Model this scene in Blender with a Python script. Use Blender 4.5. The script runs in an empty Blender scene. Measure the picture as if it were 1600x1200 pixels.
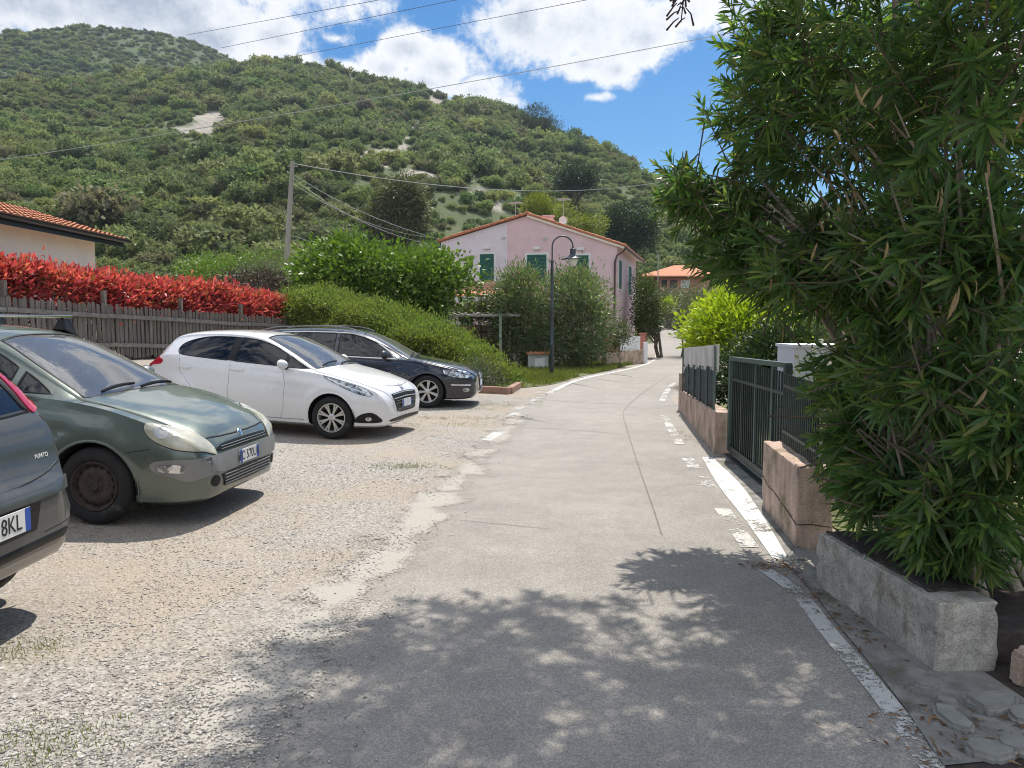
import bpy, bmesh, math, random
import numpy as np
from mathutils import Vector, Matrix, Euler
from mathutils.bvhtree import BVHTree
from mathutils.geometry import delaunay_2d_cdt
R = math.radians
random.seed(7)
RNG = np.random.default_rng(11)
scene = bpy.context.scene
COL = scene.collection

# ------------------------------------------------------------------ camera model (used for measuring the place from the photo)
CAM_H, FPX, HORIZ = 1.58, 1200.0, 505.0
PITCH = math.atan((600 - HORIZ) / FPX)
cF = Vector((0, math.cos(PITCH), -math.sin(PITCH)))
cU = Vector((0, math.sin(PITCH), math.cos(PITCH)))
cR = Vector((1, 0, 0))
def ray(px, py):
    return cF * FPX + cR * (px - 800) + cU * (600 - py)
def G(px, py, z=0.0):
    d = ray(px, py)
    t = (z - CAM_H) / d.z
    return Vector((d.x * t, d.y * t, z))
def W(px, py, Y):
    d = ray(px, py)
    t = Y / d.y
    return Vector((d.x * t, Y, CAM_H + d.z * t))

# ------------------------------------------------------------------ helpers for objects
def tag(o, label=None, cat=None, group=None, kind=None):
    if label: o['label'] = label
    if cat: o['category'] = cat
    if group: o['group'] = group
    if kind: o['kind'] = kind
    return o
def empty(name, loc=(0, 0, 0), rz=0.0, label=None, cat=None, group=None):
    o = bpy.data.objects.new(name, None)
    COL.objects.link(o)
    o.location = loc
    o.rotation_euler = (0, 0, rz)
    o.empty_display_size = 0.2
    return tag(o, label, cat, group)
def link(name, me, mat=None, parent=None, smooth=False):
    o = bpy.data.objects.new(name, me)
    COL.objects.link(o)
    if mat is not None:
        for m in (mat if isinstance(mat, (list, tuple)) else [mat]):
            me.materials.append(m)
    if parent is not None:
        o.parent = parent
    if smooth:
        me.polygons.foreach_set('use_smooth', [True] * len(me.polygons))
    return o
def mesh_np(name, verts, quads, mat_idx=None):
    me = bpy.data.meshes.new(name)
    nv, nf = len(verts), len(quads)
    k = quads.shape[1]
    me.vertices.add(nv)
    me.vertices.foreach_set('co', np.asarray(verts, dtype=np.float32).ravel())
    me.loops.add(nf * k)
    me.loops.foreach_set('vertex_index', np.asarray(quads, dtype=np.int32).ravel())
    me.polygons.add(nf)
    me.polygons.foreach_set('loop_start', np.arange(0, nf * k, k, dtype=np.int32))
    if mat_idx is not None:
        me.polygons.foreach_set('material_index', np.asarray(mat_idx, dtype=np.int32))
    me.update(calc_edges=True)
    return me

class MB:
    def __init__(s): s.v = []; s.f = []; s.m = []
    def add(s, vs, fs, mi=0):
        b = len(s.v)
        s.v += [tuple(p) for p in vs]
        s.f += [tuple(i + b for i in f) for f in fs]
        s.m += [mi] * len(fs)
        return s
    def box(s, c, d, rz=0.0, mi=0, M=None):
        hx, hy, hz = d[0] / 2, d[1] / 2, d[2] / 2
        vs = [Vector((x, y, z)) for x in (-hx, hx) for y in (-hy, hy) for z in (-hz, hz)]
        if M is None:
            M = Matrix.Translation(Vector(c)) @ Matrix.Rotation(rz, 4, 'Z')
        else:
            M = Matrix.Translation(Vector(c)) @ M
        vs = [M @ v for v in vs]
        return s.add(vs, [(0, 1, 3, 2), (4, 6, 7, 5), (0, 4, 5, 1), (2, 3, 7, 6), (0, 2, 6, 4), (1, 5, 7, 3)], mi)
    def bar(s, a, b, w, h, mi=0, up=(0, 0, 1)):
        a, b = Vector(a), Vector(b)
        t = (b - a).normalized()
        sd = t.cross(Vector(up)); sd = sd.normalized() if sd.length > 1e-5 else Vector((1, 0, 0))
        u = sd.cross(t).normalized()
        vs = [p + sd * (w / 2 * i) + u * (h / 2 * j) for p in (a, b) for i in (-1, 1) for j in (-1, 1)]
        return s.add(vs, [(0, 1, 3, 2), (4, 6, 7, 5), (0, 4, 5, 1), (2, 3, 7, 6), (0, 2, 6, 4), (1, 5, 7, 3)], mi)
    def tube(s, pts, r, n=8, mi=0, cap=True):
        pts = [Vector(p) for p in pts]
        k = len(pts)
        rs = list(r) if isinstance(r, (list, tuple)) else [r] * k
        ref = None
        vs = []
        for i, p in enumerate(pts):
            t = (pts[min(i + 1, k - 1)] - pts[max(i - 1, 0)]).normalized()
            if ref is None:
                ref = Vector((0, 0, 1)) if abs(t.z) < 0.9 else Vector((1, 0, 0))
            sd = t.cross(ref).normalized(); u = sd.cross(t).normalized(); ref = u
            for j in range(n):
                a = 2 * math.pi * j / n
                vs.append(p + (sd * math.cos(a) + u * math.sin(a)) * rs[i])
        fs = [(i * n + j, i * n + (j + 1) % n, (i + 1) * n + (j + 1) % n, (i + 1) * n + j) for i in range(k - 1) for j in range(n)]
        if cap:
            fs.append(tuple(range(n - 1, -1, -1))); fs.append(tuple((k - 1) * n + j for j in range(n)))
        return s.add(vs, fs, mi)
    def lathe(s, prof, n=24, M=None, mi=0):
        M = M or Matrix.Identity(4)
        vs = []
        for (r, z) in prof:
            for j in range(n):
                a = 2 * math.pi * j / n
                vs.append(M @ Vector((r * math.cos(a), r * math.sin(a), z)))
        k = len(prof)
        fs = [(i * n + j, i * n + (j + 1) % n, (i + 1) * n + (j + 1) % n, (i + 1) * n + j) for i in range(k - 1) for j in range(n)]
        return s.add(vs, fs, mi)
    def prism(s, poly, fn, d0, d1, mi=0):
        n = len(poly)
        vs = [fn(p[0], p[1], d0) for p in poly] + [fn(p[0], p[1], d1) for p in poly]
        fs = [tuple(range(n - 1, -1, -1)), tuple(range(n, 2 * n))] + [(i, (i + 1) % n, n + (i + 1) % n, n + i) for i in range(n)]
        return s.add(vs, fs, mi)
    def build(s, name, mat, parent=None, smooth=False, bevel=0.0, seg=2):
        me = bpy.data.meshes.new(name)
        me.from_pydata(s.v, [], s.f)
        bm = bmesh.new(); bm.from_mesh(me)
        bmesh.ops.recalc_face_normals(bm, faces=bm.faces)
        bm.to_mesh(me); bm.free()
        o = link(name, me, mat, parent)
        if len(me.polygons) == len(s.m): me.polygons.foreach_set('material_index', s.m)
        if smooth:
            me.polygons.foreach_set('use_smooth', [True] * len(me.polygons))
            try: me.set_sharp_from_angle(angle=R(40))
            except Exception: pass
        if bevel:
            b = o.modifiers.new('bevel', 'BEVEL'); b.width = bevel; b.segments = seg; b.limit_method = 'ANGLE'
        return o

def pchip(pts):
    x = np.array([p[0] for p in pts], float); y = np.array([p[1] for p in pts], float)
    h = np.diff(x); d = np.diff(y) / h
    m = np.zeros_like(x)
    for i in range(1, len(x) - 1):
        if d[i - 1] * d[i] > 0:
            w1 = 2 * h[i] + h[i - 1]; w2 = h[i] + 2 * h[i - 1]
            m[i] = (w1 + w2) / (w1 / d[i - 1] + w2 / d[i])
    m[0], m[-1] = d[0], d[-1]
    def f(q):
        q = np.clip(np.asarray(q, float), x[0], x[-1])
        i = np.clip(np.searchsorted(x, q) - 1, 0, len(h) - 1)
        t = (q - x[i]) / h[i]
        return ((1 + 2 * t) * (1 - t) ** 2 * y[i] + t * (1 - t) ** 2 * h[i] * m[i] + t * t * (3 - 2 * t) * y[i + 1] + t * t * (t - 1) * h[i] * m[i + 1])
    return f
def smooth_closed(pts, n=8, sharp=()):
    """Catmull-Rom through a closed list of 2-D points; indices in sharp stay corners"""
    k = len(pts); out = []
    P = [np.array(p, float) for p in pts]
    for i in range(k):
        p0, p1, p2, p3 = P[(i - 1) % k], P[i], P[(i + 1) % k], P[(i + 2) % k]
        m1 = (p2 - p0) / 2; m2 = (p3 - p1) / 2
        if i in sharp: m1 = (p2 - p1)
        if (i + 1) % k in sharp: m2 = (p2 - p1)
        for j in range(n):
            t = j / n
            h = ((1 + 2 * t) * (1 - t) ** 2) * p1 + t * (1 - t) ** 2 * m1 + t * t * (3 - 2 * t) * p2 + t * t * (t - 1) * m2
            out.append((h[0], h[1]))
    return out
def sstep(a, b, x):
    t = np.clip((x - a) / (b - a), 0, 1)
    return t * t * (3 - 2 * t)
_ph = np.random.default_rng(3).uniform(0, 6.28, (40,)); _dr = np.random.default_rng(4).normal(size=(40, 3))
def nz(p, scale=1.0, seed=0, octv=6):
    """cheap smooth noise from a few sines, roughly -1..1"""
    p = np.asarray(p, float)
    if p.shape[-1] == 2: p = np.concatenate([p, np.zeros(p.shape[:-1] + (1,))], -1)
    out = 0
    for i in range(octv):
        k = (i + seed * 5) % 40
        d = _dr[k] / np.linalg.norm(_dr[k])
        f = (1 + 0.37 * i) / scale
        out = out + np.sin(p @ d * f * 2.2 + _ph[k] + 1.7 * np.sin(p @ np.roll(d, 1) * f * 1.3 + _ph[(k + 7) % 40]))
    return out / math.sqrt(octv) / 1.2

# ------------------------------------------------------------------ materials
def new_mat(name):
    m = bpy.data.materials.new(name); m.use_nodes = True
    nt = m.node_tree
    b = next(n for n in nt.nodes if n.type == 'BSDF_PRINCIPLED')
    return m, nt, b
def lin(c): return tuple(c) + (1.0,)
def ramp(nt, fac, stops):
    r = nt.nodes.new('ShaderNodeValToRGB')
    el = r.color_ramp.elements
    while len(el) < len(stops): el.new(0.5)
    for e, (p, c) in zip(el, stops):
        e.position = p; e.color = lin(c) if len(c) == 3 else c
    nt.links.new(fac, r.inputs[0])
    return r.outputs[0]
def tex(nt, kind, scale, detail=4, rough=0.6, coord='Object', vec=None, stretch=None, dist=0.0):
    t = nt.nodes.new('ShaderNodeTex' + kind)
    if 'Scale' in t.inputs: t.inputs['Scale'].default_value = scale
    if kind == 'Noise':
        t.inputs['Detail'].default_value = detail; t.inputs['Roughness'].default_value = rough; t.inputs['Distortion'].default_value = dist
    if vec is None:
        c = nt.nodes.new('ShaderNodeTexCoord'); vec = c.outputs[coord]
    if stretch:
        mp = nt.nodes.new('ShaderNodeMapping'); mp.inputs['Scale'].default_value = stretch
        nt.links.new(vec, mp.inputs[0]); vec = mp.outputs[0]
    nt.links.new(vec, t.inputs['Vector'])
    return t
def mixc(nt, fac, a, b, mode='MIX'):
    m = nt.nodes.new('ShaderNodeMix'); m.data_type = 'RGBA'; m.blend_type = mode
    for s, v in ((m.inputs[0], fac), (m.inputs[6], a), (m.inputs[7], b)):
        if hasattr(v, 'is_linked'): nt.links.new(v, s)
        elif isinstance(v, (int, float)): s.default_value = v
        else: s.default_value = lin(v)
    return m.outputs[2]
def bump(nt, b, h, strength=0.3, dist=0.01):
    n = nt.nodes.new('ShaderNodeBump'); n.inputs['Strength'].default_value = strength; n.inputs['Distance'].default_value = dist
    nt.links.new(h, n.inputs['Height']); nt.links.new(n.outputs[0], b.inputs['Normal'])
    return n
def mat(name, c, rough=0.6, metal=0.0, var=0.12, scale=6.0, bmp=0.0, bscale=60.0, coat=0.0, spec=None, stretch=None, dirt=None, speck=0.0):
    m, nt, b = new_mat(name)
    b.inputs['Roughness'].default_value = rough; b.inputs['Metallic'].default_value = metal
    if coat: b.inputs['Coat Weight'].default_value = coat; b.inputs['Coat Roughness'].default_value = 0.03
    if spec is not None: b.inputs['Specular IOR Level'].default_value = spec
    t = tex(nt, 'Noise', scale, 5, 0.65, stretch=stretch)
    lo = [max(0, x * (1 - var)) for x in c]; hi = [min(1, x * (1 + var)) for x in c]
    col = ramp(nt, t.outputs[0], [(0.3, lo), (0.7, hi)])
    if dirt:
        t3 = tex(nt, 'Noise', dirt[1], 6, 0.7)
        f = ramp(nt, t3.outputs[0], [(dirt[2], (0, 0, 0)), (dirt[2] + 0.14, (1, 1, 1))])
        col = mixc(nt, f, col, dirt[0])
    if speck:
        vo = tex(nt, 'Voronoi', 130); gr = ramp(nt, vo.outputs['Color'], [(.05, (.5 - .5 * speck,) * 3), (.5, (.5, .5, .5)), (.95, (.5 + .4 * speck,) * 3)])
        col = mixc(nt, .85, col, gr, 'OVERLAY')
        st = tex(nt, 'Noise', 9, 6, .75, stretch=(1, 1, .12)); sr = ramp(nt, st.outputs[0], [(.42, (.62, .6, .56)), (.58, (1, 1, 1))])
        col = mixc(nt, .55, col, sr, 'MULTIPLY')
    nt.links.new(col, b.inputs['Base Color'])
    if bmp:
        t2 = tex(nt, 'Noise', bscale, 6, 0.7)
        bump(nt, b, t2.outputs[0], bmp, 0.01)
    return m
def leaf_mat(name, cols, trans=0.3, rough=0.45, big=0.0, bigcol=None, bigscale=0.6):
    """cols: list of colours a leaf may have (picked at random per leaf)"""
    m, nt, b = new_mat(name)
    b.inputs['Roughness'].default_value = rough
    b.inputs['Specular IOR Level'].default_value = 0.35
    g = nt.nodes.new('ShaderNodeNewGeometry')
    n = len(cols)
    col = ramp(nt, g.outputs['Random Per Island'], [(i / max(1, n - 1), c) for i, c in enumerate(cols)])
    if big:
        t = tex(nt, 'Noise', bigscale, 3)
        f = ramp(nt, t.outputs[0], [(0.42, (0, 0, 0)), (0.62, (big, big, big))])
        col = mixc(nt, f, col, bigcol)
    nt.links.new(col, b.inputs['Base Color'])
    tr = nt.nodes.new('ShaderNodeBsdfTranslucent')
    tc = mixc(nt, 1.0, col, (1.0, 1.15, 0.55), 'MULTIPLY')
    nt.links.new(tc, tr.inputs[0])
    mx = nt.nodes.new('ShaderNodeMixShader'); mx.inputs[0].default_value = trans
    nt.links.new(b.outputs[0], mx.inputs[1]); nt.links.new(tr.outputs[0], mx.inputs[2])
    out = next(x for x in nt.nodes if x.type == 'OUTPUT_MATERIAL')
    nt.links.new(mx.outputs[0], out.inputs[0])
    return m

# ------------------------------------------------------------------ foliage
def unit(v): return v / np.maximum(np.linalg.norm(v, axis=-1, keepdims=True), 1e-9)
def leaf_arrays(pos, axis, nrm, L, Wd, near=False):
    """one leaf per row; far leaves are one folded pair of triangles-quads, near ones a lanceolate strip"""
    N = len(pos)
    axis = unit(axis); side = unit(np.cross(axis, nrm)); up = np.cross(side, axis)
    L = L[:, None]; Wd = Wd[:, None]
    if not near:
        v = np.stack([pos, pos + axis * L * .45 + side * Wd * .5 + up * Wd * .12, pos + axis * L - up * L * .08, pos + axis * L * .45 - side * Wd * .5 + up * Wd * .12], 1)
        q = np.arange(N * 4).reshape(N, 4)
        return v.reshape(-1, 3), q
    ts = [(0, .12, 0), (.22, .75, .01), (.5, 1.0, 0), (.78, .66, -.04), (1.0, .06, -.11)]
    rows = []
    for (t, w, dz) in ts:
        c = pos + axis * L * t + up * L * dz
        rows += [c + side * Wd * .5 * w + up * Wd * .22 * w, c, c - side * Wd * .5 * w + up * Wd * .22 * w]
    v = np.stack(rows, 1)
    base = np.arange(N)[:, None] * 15
    fs = []
    for i in range(4):
        for j in range(2):
            a = i * 3 + j
            fs.append(np.concatenate([base + a, base + a + 1, base + a + 4, base + a + 3], 1))
    return v.reshape(-1, 3), np.concatenate(fs, 0)
def blob_points(blobs, n, rng, shell=0.5, squash=None):
    """points in a union of ellipsoids (cx,cy,cz,rx,ry,rz), denser to the outside; returns pos and outward dir"""
    B = np.array(blobs, float)
    vol = B[:, 3] * B[:, 4] * B[:, 5]
    wgt = vol ** 0.75
    k = rng.choice(len(B), n, p=wgt / wgt.sum())
    d = unit(rng.normal(size=(n, 3)))
    r = shell + (1 - shell) * rng.random(n) ** 0.7
    r = np.where(rng.random(n) < 0.12, rng.random(n), r)
    p = B[k, :3] + d * r[:, None] * B[k, 3:6]
    return p, d
def box_points(quad, h0, h1, n, rng, thick):
    pass
def foliage(name, pts, out, m, parent=None, per=14, sig=0.22, L=0.10, Wd=0.05, rng=None, up=0.25, near=False, droop=0.0, keep=None):
    """clusters of leaves round the given points"""
    rng = rng or RNG
    n = len(pts)
    c = np.repeat(pts, per, 0); o = np.repeat(out, per, 0)
    off = rng.normal(size=c.shape) * sig
    pos = c + off
    if keep is not None:
        k = keep(pos); pos, o, off = pos[k], o[k], off[k]
    N = len(pos)
    ax = unit(unit(off) * 0.8 + o * 0.6 + rng.normal(size=pos.shape) * 0.5 + np.array([0, 0, up - droop]))
    nr = unit(rng.normal(size=pos.shape) * 0.8 + np.array([0, 0, 1.0]) + o * 0.4)
    l = L * rng.uniform(.65, 1.25, N); w = Wd * rng.uniform(.7, 1.2, N)
    v, q = leaf_arrays(pos, ax, nr, l, w, near)
    me = mesh_np(name, v, q)
    return link(name, me, m, parent)
def trunk_mb(mb, base, tips, r0, seg=6, rng=random, wob=0.12, r1=0.25):
    for tp in tips:
        a, b = Vector(base), Vector(tp)
        pts, rs = [], []
        for i in range(seg + 1):
            t = i / seg
            p = a.lerp(b, t) + Vector((rng.uniform(-1, 1), rng.uniform(-1, 1), 0)) * wob * math.sin(t * math.pi) + Vector((0, 0, (b - a).length * .08 * math.sin(t * math.pi)))
            pts.append(p); rs.append(r0 * (1 - t * (1 - r1)))
        mb.tube(pts, rs, 7)
    return mb
# ------------------------------------------------------------------ palette
M = {}
M['concrete'] = mat('concrete', (.24, .23, .21), .9, var=.4, scale=5, bmp=.9, bscale=45, dirt=((.12, .105, .08), 3.2, .50))
M['planter'] = mat('planter concrete', (.44, .41, .36), .92, var=.38, scale=7, bmp=1.0, bscale=34, dirt=((.17, .155, .10), 3.4, .56), speck=.34)
M['pinkwall'] = mat('weathered pink render', (.53, .39, .31), .9, var=.28, scale=7, bmp=.9, bscale=42, dirt=((.25, .21, .12), 3.2, .50), stretch=(1, 1, .35), speck=.28)
M['lilac'] = mat('lilac render', (.72, .64, .69), .9, var=.06, scale=1.6, bmp=.2, dirt=((.64, .57, .61), .9, .58))
M['pink'] = mat('pink render', (.71, .51, .52), .9, var=.07, scale=1.6, bmp=.2, dirt=((.63, .46, .47), .9, .56))
M['cream'] = mat('cream render', (.86, .79, .68), .9, var=.05, scale=1.5, bmp=.15)
M['salmon'] = mat('salmon render', (.62, .25, .19), .9, var=.06)
M['white'] = mat('white paint', (.72, .71, .68), .7, var=.05)
M['whitesheet'] = mat('white sheet', (.78, .77, .78), .8, var=.04)
M['green_shutter'] = mat('green shutter paint', (.008, .095, .062), .5, var=.1)
M['tile'] = mat('terracotta tile', (.50, .20, .105), .85, var=.35, scale=9, bmp=.3, dirt=((.40, .27, .18), 5, .56))
M['tile2'] = mat('bright orange tile', (.60, .19, .075), .85, var=.25, scale=9, bmp=.3)  # a more saturated orange than the terracotta tile
M['darkmetal'] = mat('dark grey lamp paint', (.045, .055, .065), .45, .2, var=.15)
M['gatemetal'] = mat('dark green gate paint', (.018, .035, .032), .45, .2, var=.3)
M['gatelight'] = mat('worn green grey gate frame', (.075, .115, .10), .5, .2, var=.3)
M['gutter'] = mat('dark gutter metal', (.02, .021, .024), .4, .3)
M['pipe'] = mat('brown downpipe', (.09, .045, .045), .5, .1)
M['wood_old'] = mat('weathered grey wood', (.155, .132, .112), .9, var=.5, scale=14, bmp=.5, bscale=40, stretch=(1, 1, .12))
M['wood_rail'] = mat('weathered pale wood', (.20, .18, .16), .9, var=.35, scale=10, bmp=.4)
M['pole_wood'] = mat('grey utility pole wood', (.30, .28, .24), .9, var=.2, scale=5, stretch=(1, 1, .1))
M['reed'] = mat('reed screen', (.30, .235, .165), .95, var=.35, scale=30, bmp=.5, stretch=(1, 1, .05))
M['reed_pale'] = mat('pale bleached reed screen', (.56, .53, .50), .95, var=.35, scale=60, bmp=.6, stretch=(1, 1, .03))
M['netdark'] = mat('dark shade cloth', (.030, .040, .045), .8, var=.75, scale=24, stretch=(1, 1, .35))
M['palegreen'] = mat('pale green painted post', (.34, .40, .33), .7)
M['bark'] = mat('grey brown bark', (.135, .10, .07), .95, var=.4, scale=12, bmp=.8, bscale=30, stretch=(1, 1, .25))
M['bark_pale'] = mat('pale bark', (.28, .23, .18), .95, var=.3, scale=12, bmp=.6, bscale=30)
M['soil'] = mat('dark planter soil', (.055, .042, .035), .98, var=.4, scale=20, bmp=1, bscale=25)
M['brick'] = mat('bed kerb brick', (.33, .20, .145), .9, var=.25, scale=7, bmp=.4)
M['stone'] = mat('grey stone slab', (.26, .25, .225), .92, var=.3, scale=5, bmp=.8, bscale=22, dirt=((.16, .13, .09), 6, .6))
M['wire'] = mat('overhead cable', (.05, .055, .06), .6)
M['wire_pale'] = mat('pale overhead cable', (.36, .37, .36), .5)
M['grey_box'] = mat('pale grey cabinet', (.46, .47, .45), .8, var=.08, scale=3, dirt=((.33, .31, .26), 5, .6))
m_, nt_, b_ = new_mat('frosted lamp glass'); b_.inputs['Base Color'].default_value = (.78, .75, .66, 1); b_.inputs['Roughness'].default_value = .3; b_.inputs['Transmission Weight'].default_value = .25
M['lampglass'] = m_
M['lf_oleander'] = leaf_mat('oleander leaf', [(.055, .115, .036), (.085, .165, .05), (.115, .205, .06), (.095, .17, .07), (.22, .30, .075), (.065, .14, .05), (.16, .24, .07), (.12, .165, .09), (.30, .30, .10)], .54, .25)
M['lf_dead'] = leaf_mat('dry oleander leaf', [(.42, .30, .17), (.34, .22, .12)], .3, .6)
M['lf_oleander_far'] = leaf_mat('flowering oleander leaf', [(.08, .135, .05), (.16, .22, .10), (.27, .31, .18), (.10, .16, .07), (.13, .19, .09), (.33, .19, .15)], .42, .4)
M['lf_red'] = leaf_mat('red young leaf', [(.72, .08, .14), (.82, .17, .22), (.60, .05, .09), (.78, .20, .18), (.70, .10, .16), (.30, .04, .04), (.76, .25, .23), (.16, .10, .03)], .46, .33, .3, (.55, .05, .06), 1.1)
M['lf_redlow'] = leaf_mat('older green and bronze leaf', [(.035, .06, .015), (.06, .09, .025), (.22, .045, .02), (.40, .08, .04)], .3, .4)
M['lf_hedge'] = leaf_mat('green hedge leaf', [(.095, .155, .035), (.18, .245, .06), (.28, .32, .085), (.12, .185, .045), (.23, .28, .075)], .42, .5, .35, (.25, .23, .05), .9)
M['lf_fig'] = leaf_mat('broad bright green leaf', [(.075, .135, .018), (.125, .205, .03), (.19, .285, .045), (.10, .17, .024)], .35, .45)
M['lf_lime'] = leaf_mat('yellow green leaf', [(.34, .42, .02), (.46, .54, .035), (.22, .33, .022), (.55, .58, .05), (.14, .24, .02)], .42, .5)
M['lf_dark'] = leaf_mat('dark evergreen leaf', [(.018, .036, .012), (.034, .062, .018), (.055, .085, .024), (.026, .05, .016)], .25, .5)
M['lf_mixed'] = leaf_mat('garden shrub leaf', [(.045, .085, .022), (.085, .12, .035), (.03, .06, .016), (.12, .15, .05), (.16, .14, .05)], .3, .5)
M['lf_greygreen'] = leaf_mat('grey green leaf', [(.13, .155, .085), (.18, .195, .12), (.10, .125, .065), (.15, .16, .09)], .3, .55)
M['lf_euca'] = leaf_mat('olive drooping leaf', [(.115, .125, .055), (.155, .16, .075), (.09, .105, .045), (.19, .18, .09)], .3, .5)
M['lf_yellow'] = leaf_mat('yellow flowering leaf', [(.20, .24, .035), (.30, .30, .04), (.13, .18, .03)], .35, .5)
M['lf_flower'] = leaf_mat('pink flower petal', [(.55, .16, .18), (.6, .26, .26), (.45, .09, .12)], .35, .5)
M['lf_grass'] = leaf_mat('grass blade', [(.14, .19, .035), (.20, .24, .05), (.26, .26, .07), (.10, .15, .03), (.33, .29, .11)], .35, .6)
M['lf_litter'] = leaf_mat('dry fallen leaf', [(.22, .12, .06), (.15, .075, .04), (.32, .2, .1)], .1, .7)

# ------------------------------------------------------------------ terrain
def px_az_el(px, py):
    d = ray(px, py); return math.degrees(math.atan2(d.x, d.y)), d.z / math.hypot(d.x, d.y)
main_px = [(-500, 190), (-300, 165), (-100, 145), (0, 134), (150, 123), (280, 119), (340, 114), (372, 102), (446, 100), (520, 114), (600, 129), (660, 142), (720, 159), (800, 180), (850, 198), (900, 222), (950, 246), (985, 266), (1040, 305), (1100, 345), (1200, 380), (1400, 405), (1700, 425), (2200, 445)]
peak_px = [(-500, 120), (-300, 85), (-100, 62), (0, 54), (80, 47), (150, 43), (250, 53), (320, 73), (370, 97), (420, 122), (480, 170), (600, 230), (1000, 300), (1040, 276), (1090, 280), (1200, 305), (1700, 400), (2200, 470)]
mA = [px_az_el(*p) for p in main_px]; pA = [px_az_el(*p) for p in peak_px]
mA = [(-110, .02), (-75, .10)] + mA + [(75, .03), (110, .015)]
f_main = pchip(mA); f_peak = pchip([(-75, .05)] + pA + [(75, .01)])
def hill_R(a): return np.interp(a, [-40, -10, 10, 40], [330, 320, 235, 260])
def hill_r0(a): return np.interp(a, [-40, -12, 3, 9, 40], [50, 54, 62, 82, 80])
def fence_x(y): return -9.0 + .306 * (y - 13.5)
def H(x, y):
    x = np.asarray(x, float); y = np.asarray(y, float)
    r = np.hypot(x, y) + 1e-9; a = np.degrees(np.arctan2(x, y))
    q = np.maximum(0, -(x + 2.3)); q = np.where(q < 1, q * q / 2, q - .5)
    near = .045 * np.minimum(q, 7) * (1 - sstep(30, 42, r)) * sstep(-14, -6, y)
    d = x - fence_x(np.clip(y, 4, 22))
    bank = .55 * sstep(1.5, .25, d) * (1 - sstep(21.5, 26, y)) * sstep(-12, -4, y)
    rise = .038 * np.maximum(0, r - 46); rise = np.minimum(rise, 3.0) * sstep(60, 40, np.abs(a))
    z = near + bank + rise
    R_, r0 = hill_R(a), hill_r0(a)
    t = np.clip((r - r0) / (R_ - r0), 0, 1)
    Etop = f_main(a) * R_ + CAM_H
    hz = np.maximum(Etop - rise, 0) * t ** 1.28
    rough = nz(np.stack([x, y], -1), 38, 1) * 2.6 * sstep(0, .25, t) * sstep(1.0, .85, t)
    z = z + hz + rough
    z = np.where(r > R_, z - np.maximum(0, r - R_) * .3, z)
    return z
def Hf(x, y): return float(H(np.array([x]), np.array([y]))[0])
def hit_hill(px, py, r0=50, r1=340):
    d = ray(px, py); h = math.hypot(d.x, d.y)
    rr = np.linspace(r0, r1, 900)
    zz = CAM_H + d.z / h * rr
    g = H(d.x / h * rr, d.y / h * rr)
    i = np.argmax(g >= zz)
    return Vector((d.x / h * rr[i], d.y / h * rr[i], g[i]))
def polar(name, rs, az, m, fn, full):
    A, Rr = np.meshgrid(np.radians(az), rs)
    x, y = Rr * np.sin(A), Rr * np.cos(A)
    z = fn(x, y)
    v = np.stack([x, y, z], -1).reshape(-1, 3)
    nr, na = A.shape
    i = np.arange(nr - 1)[:, None]; j = np.arange(na if full else na - 1)[None, :]
    j2 = (j + 1) % na
    q = np.stack([i * na + j, i * na + j2, (i + 1) * na + j2, (i + 1) * na + j], -1).reshape(-1, 4)
    q = q[:, ::-1]
    me = mesh_np(name, v, q)
    return link(name, me, m, smooth=True), v

# gravel of the parking strip
m_, nt_, b_ = new_mat('parking gravel'); M['gravel'] = m_
b_.inputs['Roughness'].default_value = .95
big = tex(nt_, 'Noise', .55, 5, .6)
v1 = tex(nt_, 'Voronoi', 62); v2 = tex(nt_, 'Voronoi', 130)
stone = ramp(nt_, v1.outputs['Color'], [(.05, (.165, .15, .135)), (.35, (.26, .24, .215)), (.7, (.36, .335, .30)), (.97, (.48, .455, .415))])
dirt = mixc(nt_, .35, ramp(nt_, v2.outputs['Color'], [(.1, (.19, .15, .11)), (.9, (.50, .42, .33))]), (.35, .285, .215))
fmask = ramp(nt_, big.outputs[0], [(.44, (0, 0, 0)), (.60, (1, 1, 1))])
fine = tex(nt_, 'Noise', 9, 6, .7)
fm2 = mixc(nt_, .9, fmask, fine.outputs[0], 'OVERLAY')
fm2 = mixc(nt_, .25, fm2, (0, 0, 0))
col = mixc(nt_, fm2, stone, dirt)
nt_.links.new(col, b_.inputs['Base Color'])
bump(nt_, b_, v1.outputs['Distance'], .55, .012)
# hill soil with pale rock where the rock mask is
m_, nt_, b_ = new_mat('hill soil'); M['hill'] = m_
b_.inputs['Roughness'].default_value = .95
t1 = tex(nt_, 'Noise', .22, 6, .7)
soil = ramp(nt_, t1.outputs[0], [(.3, (.060, .088, .030)), (.55, (.09, .115, .042)), (.8, (.15, .145, .07))])
at = nt_.nodes.new('ShaderNodeAttribute'); at.attribute_name = 'rock'
t2 = tex(nt_, 'Noise', .6, 8, .75)
rock = ramp(nt_, t2.outputs[0], [(.3, (.20, .175, .145)), (.6, (.40, .365, .315)), (.8, (.52, .48, .42))])
nt_.links.new(mixc(nt_, at.outputs['Fac'], soil, rock), b_.inputs['Base Color'])
bump(nt_, b_, t2.outputs[0], .8, .6)

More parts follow.
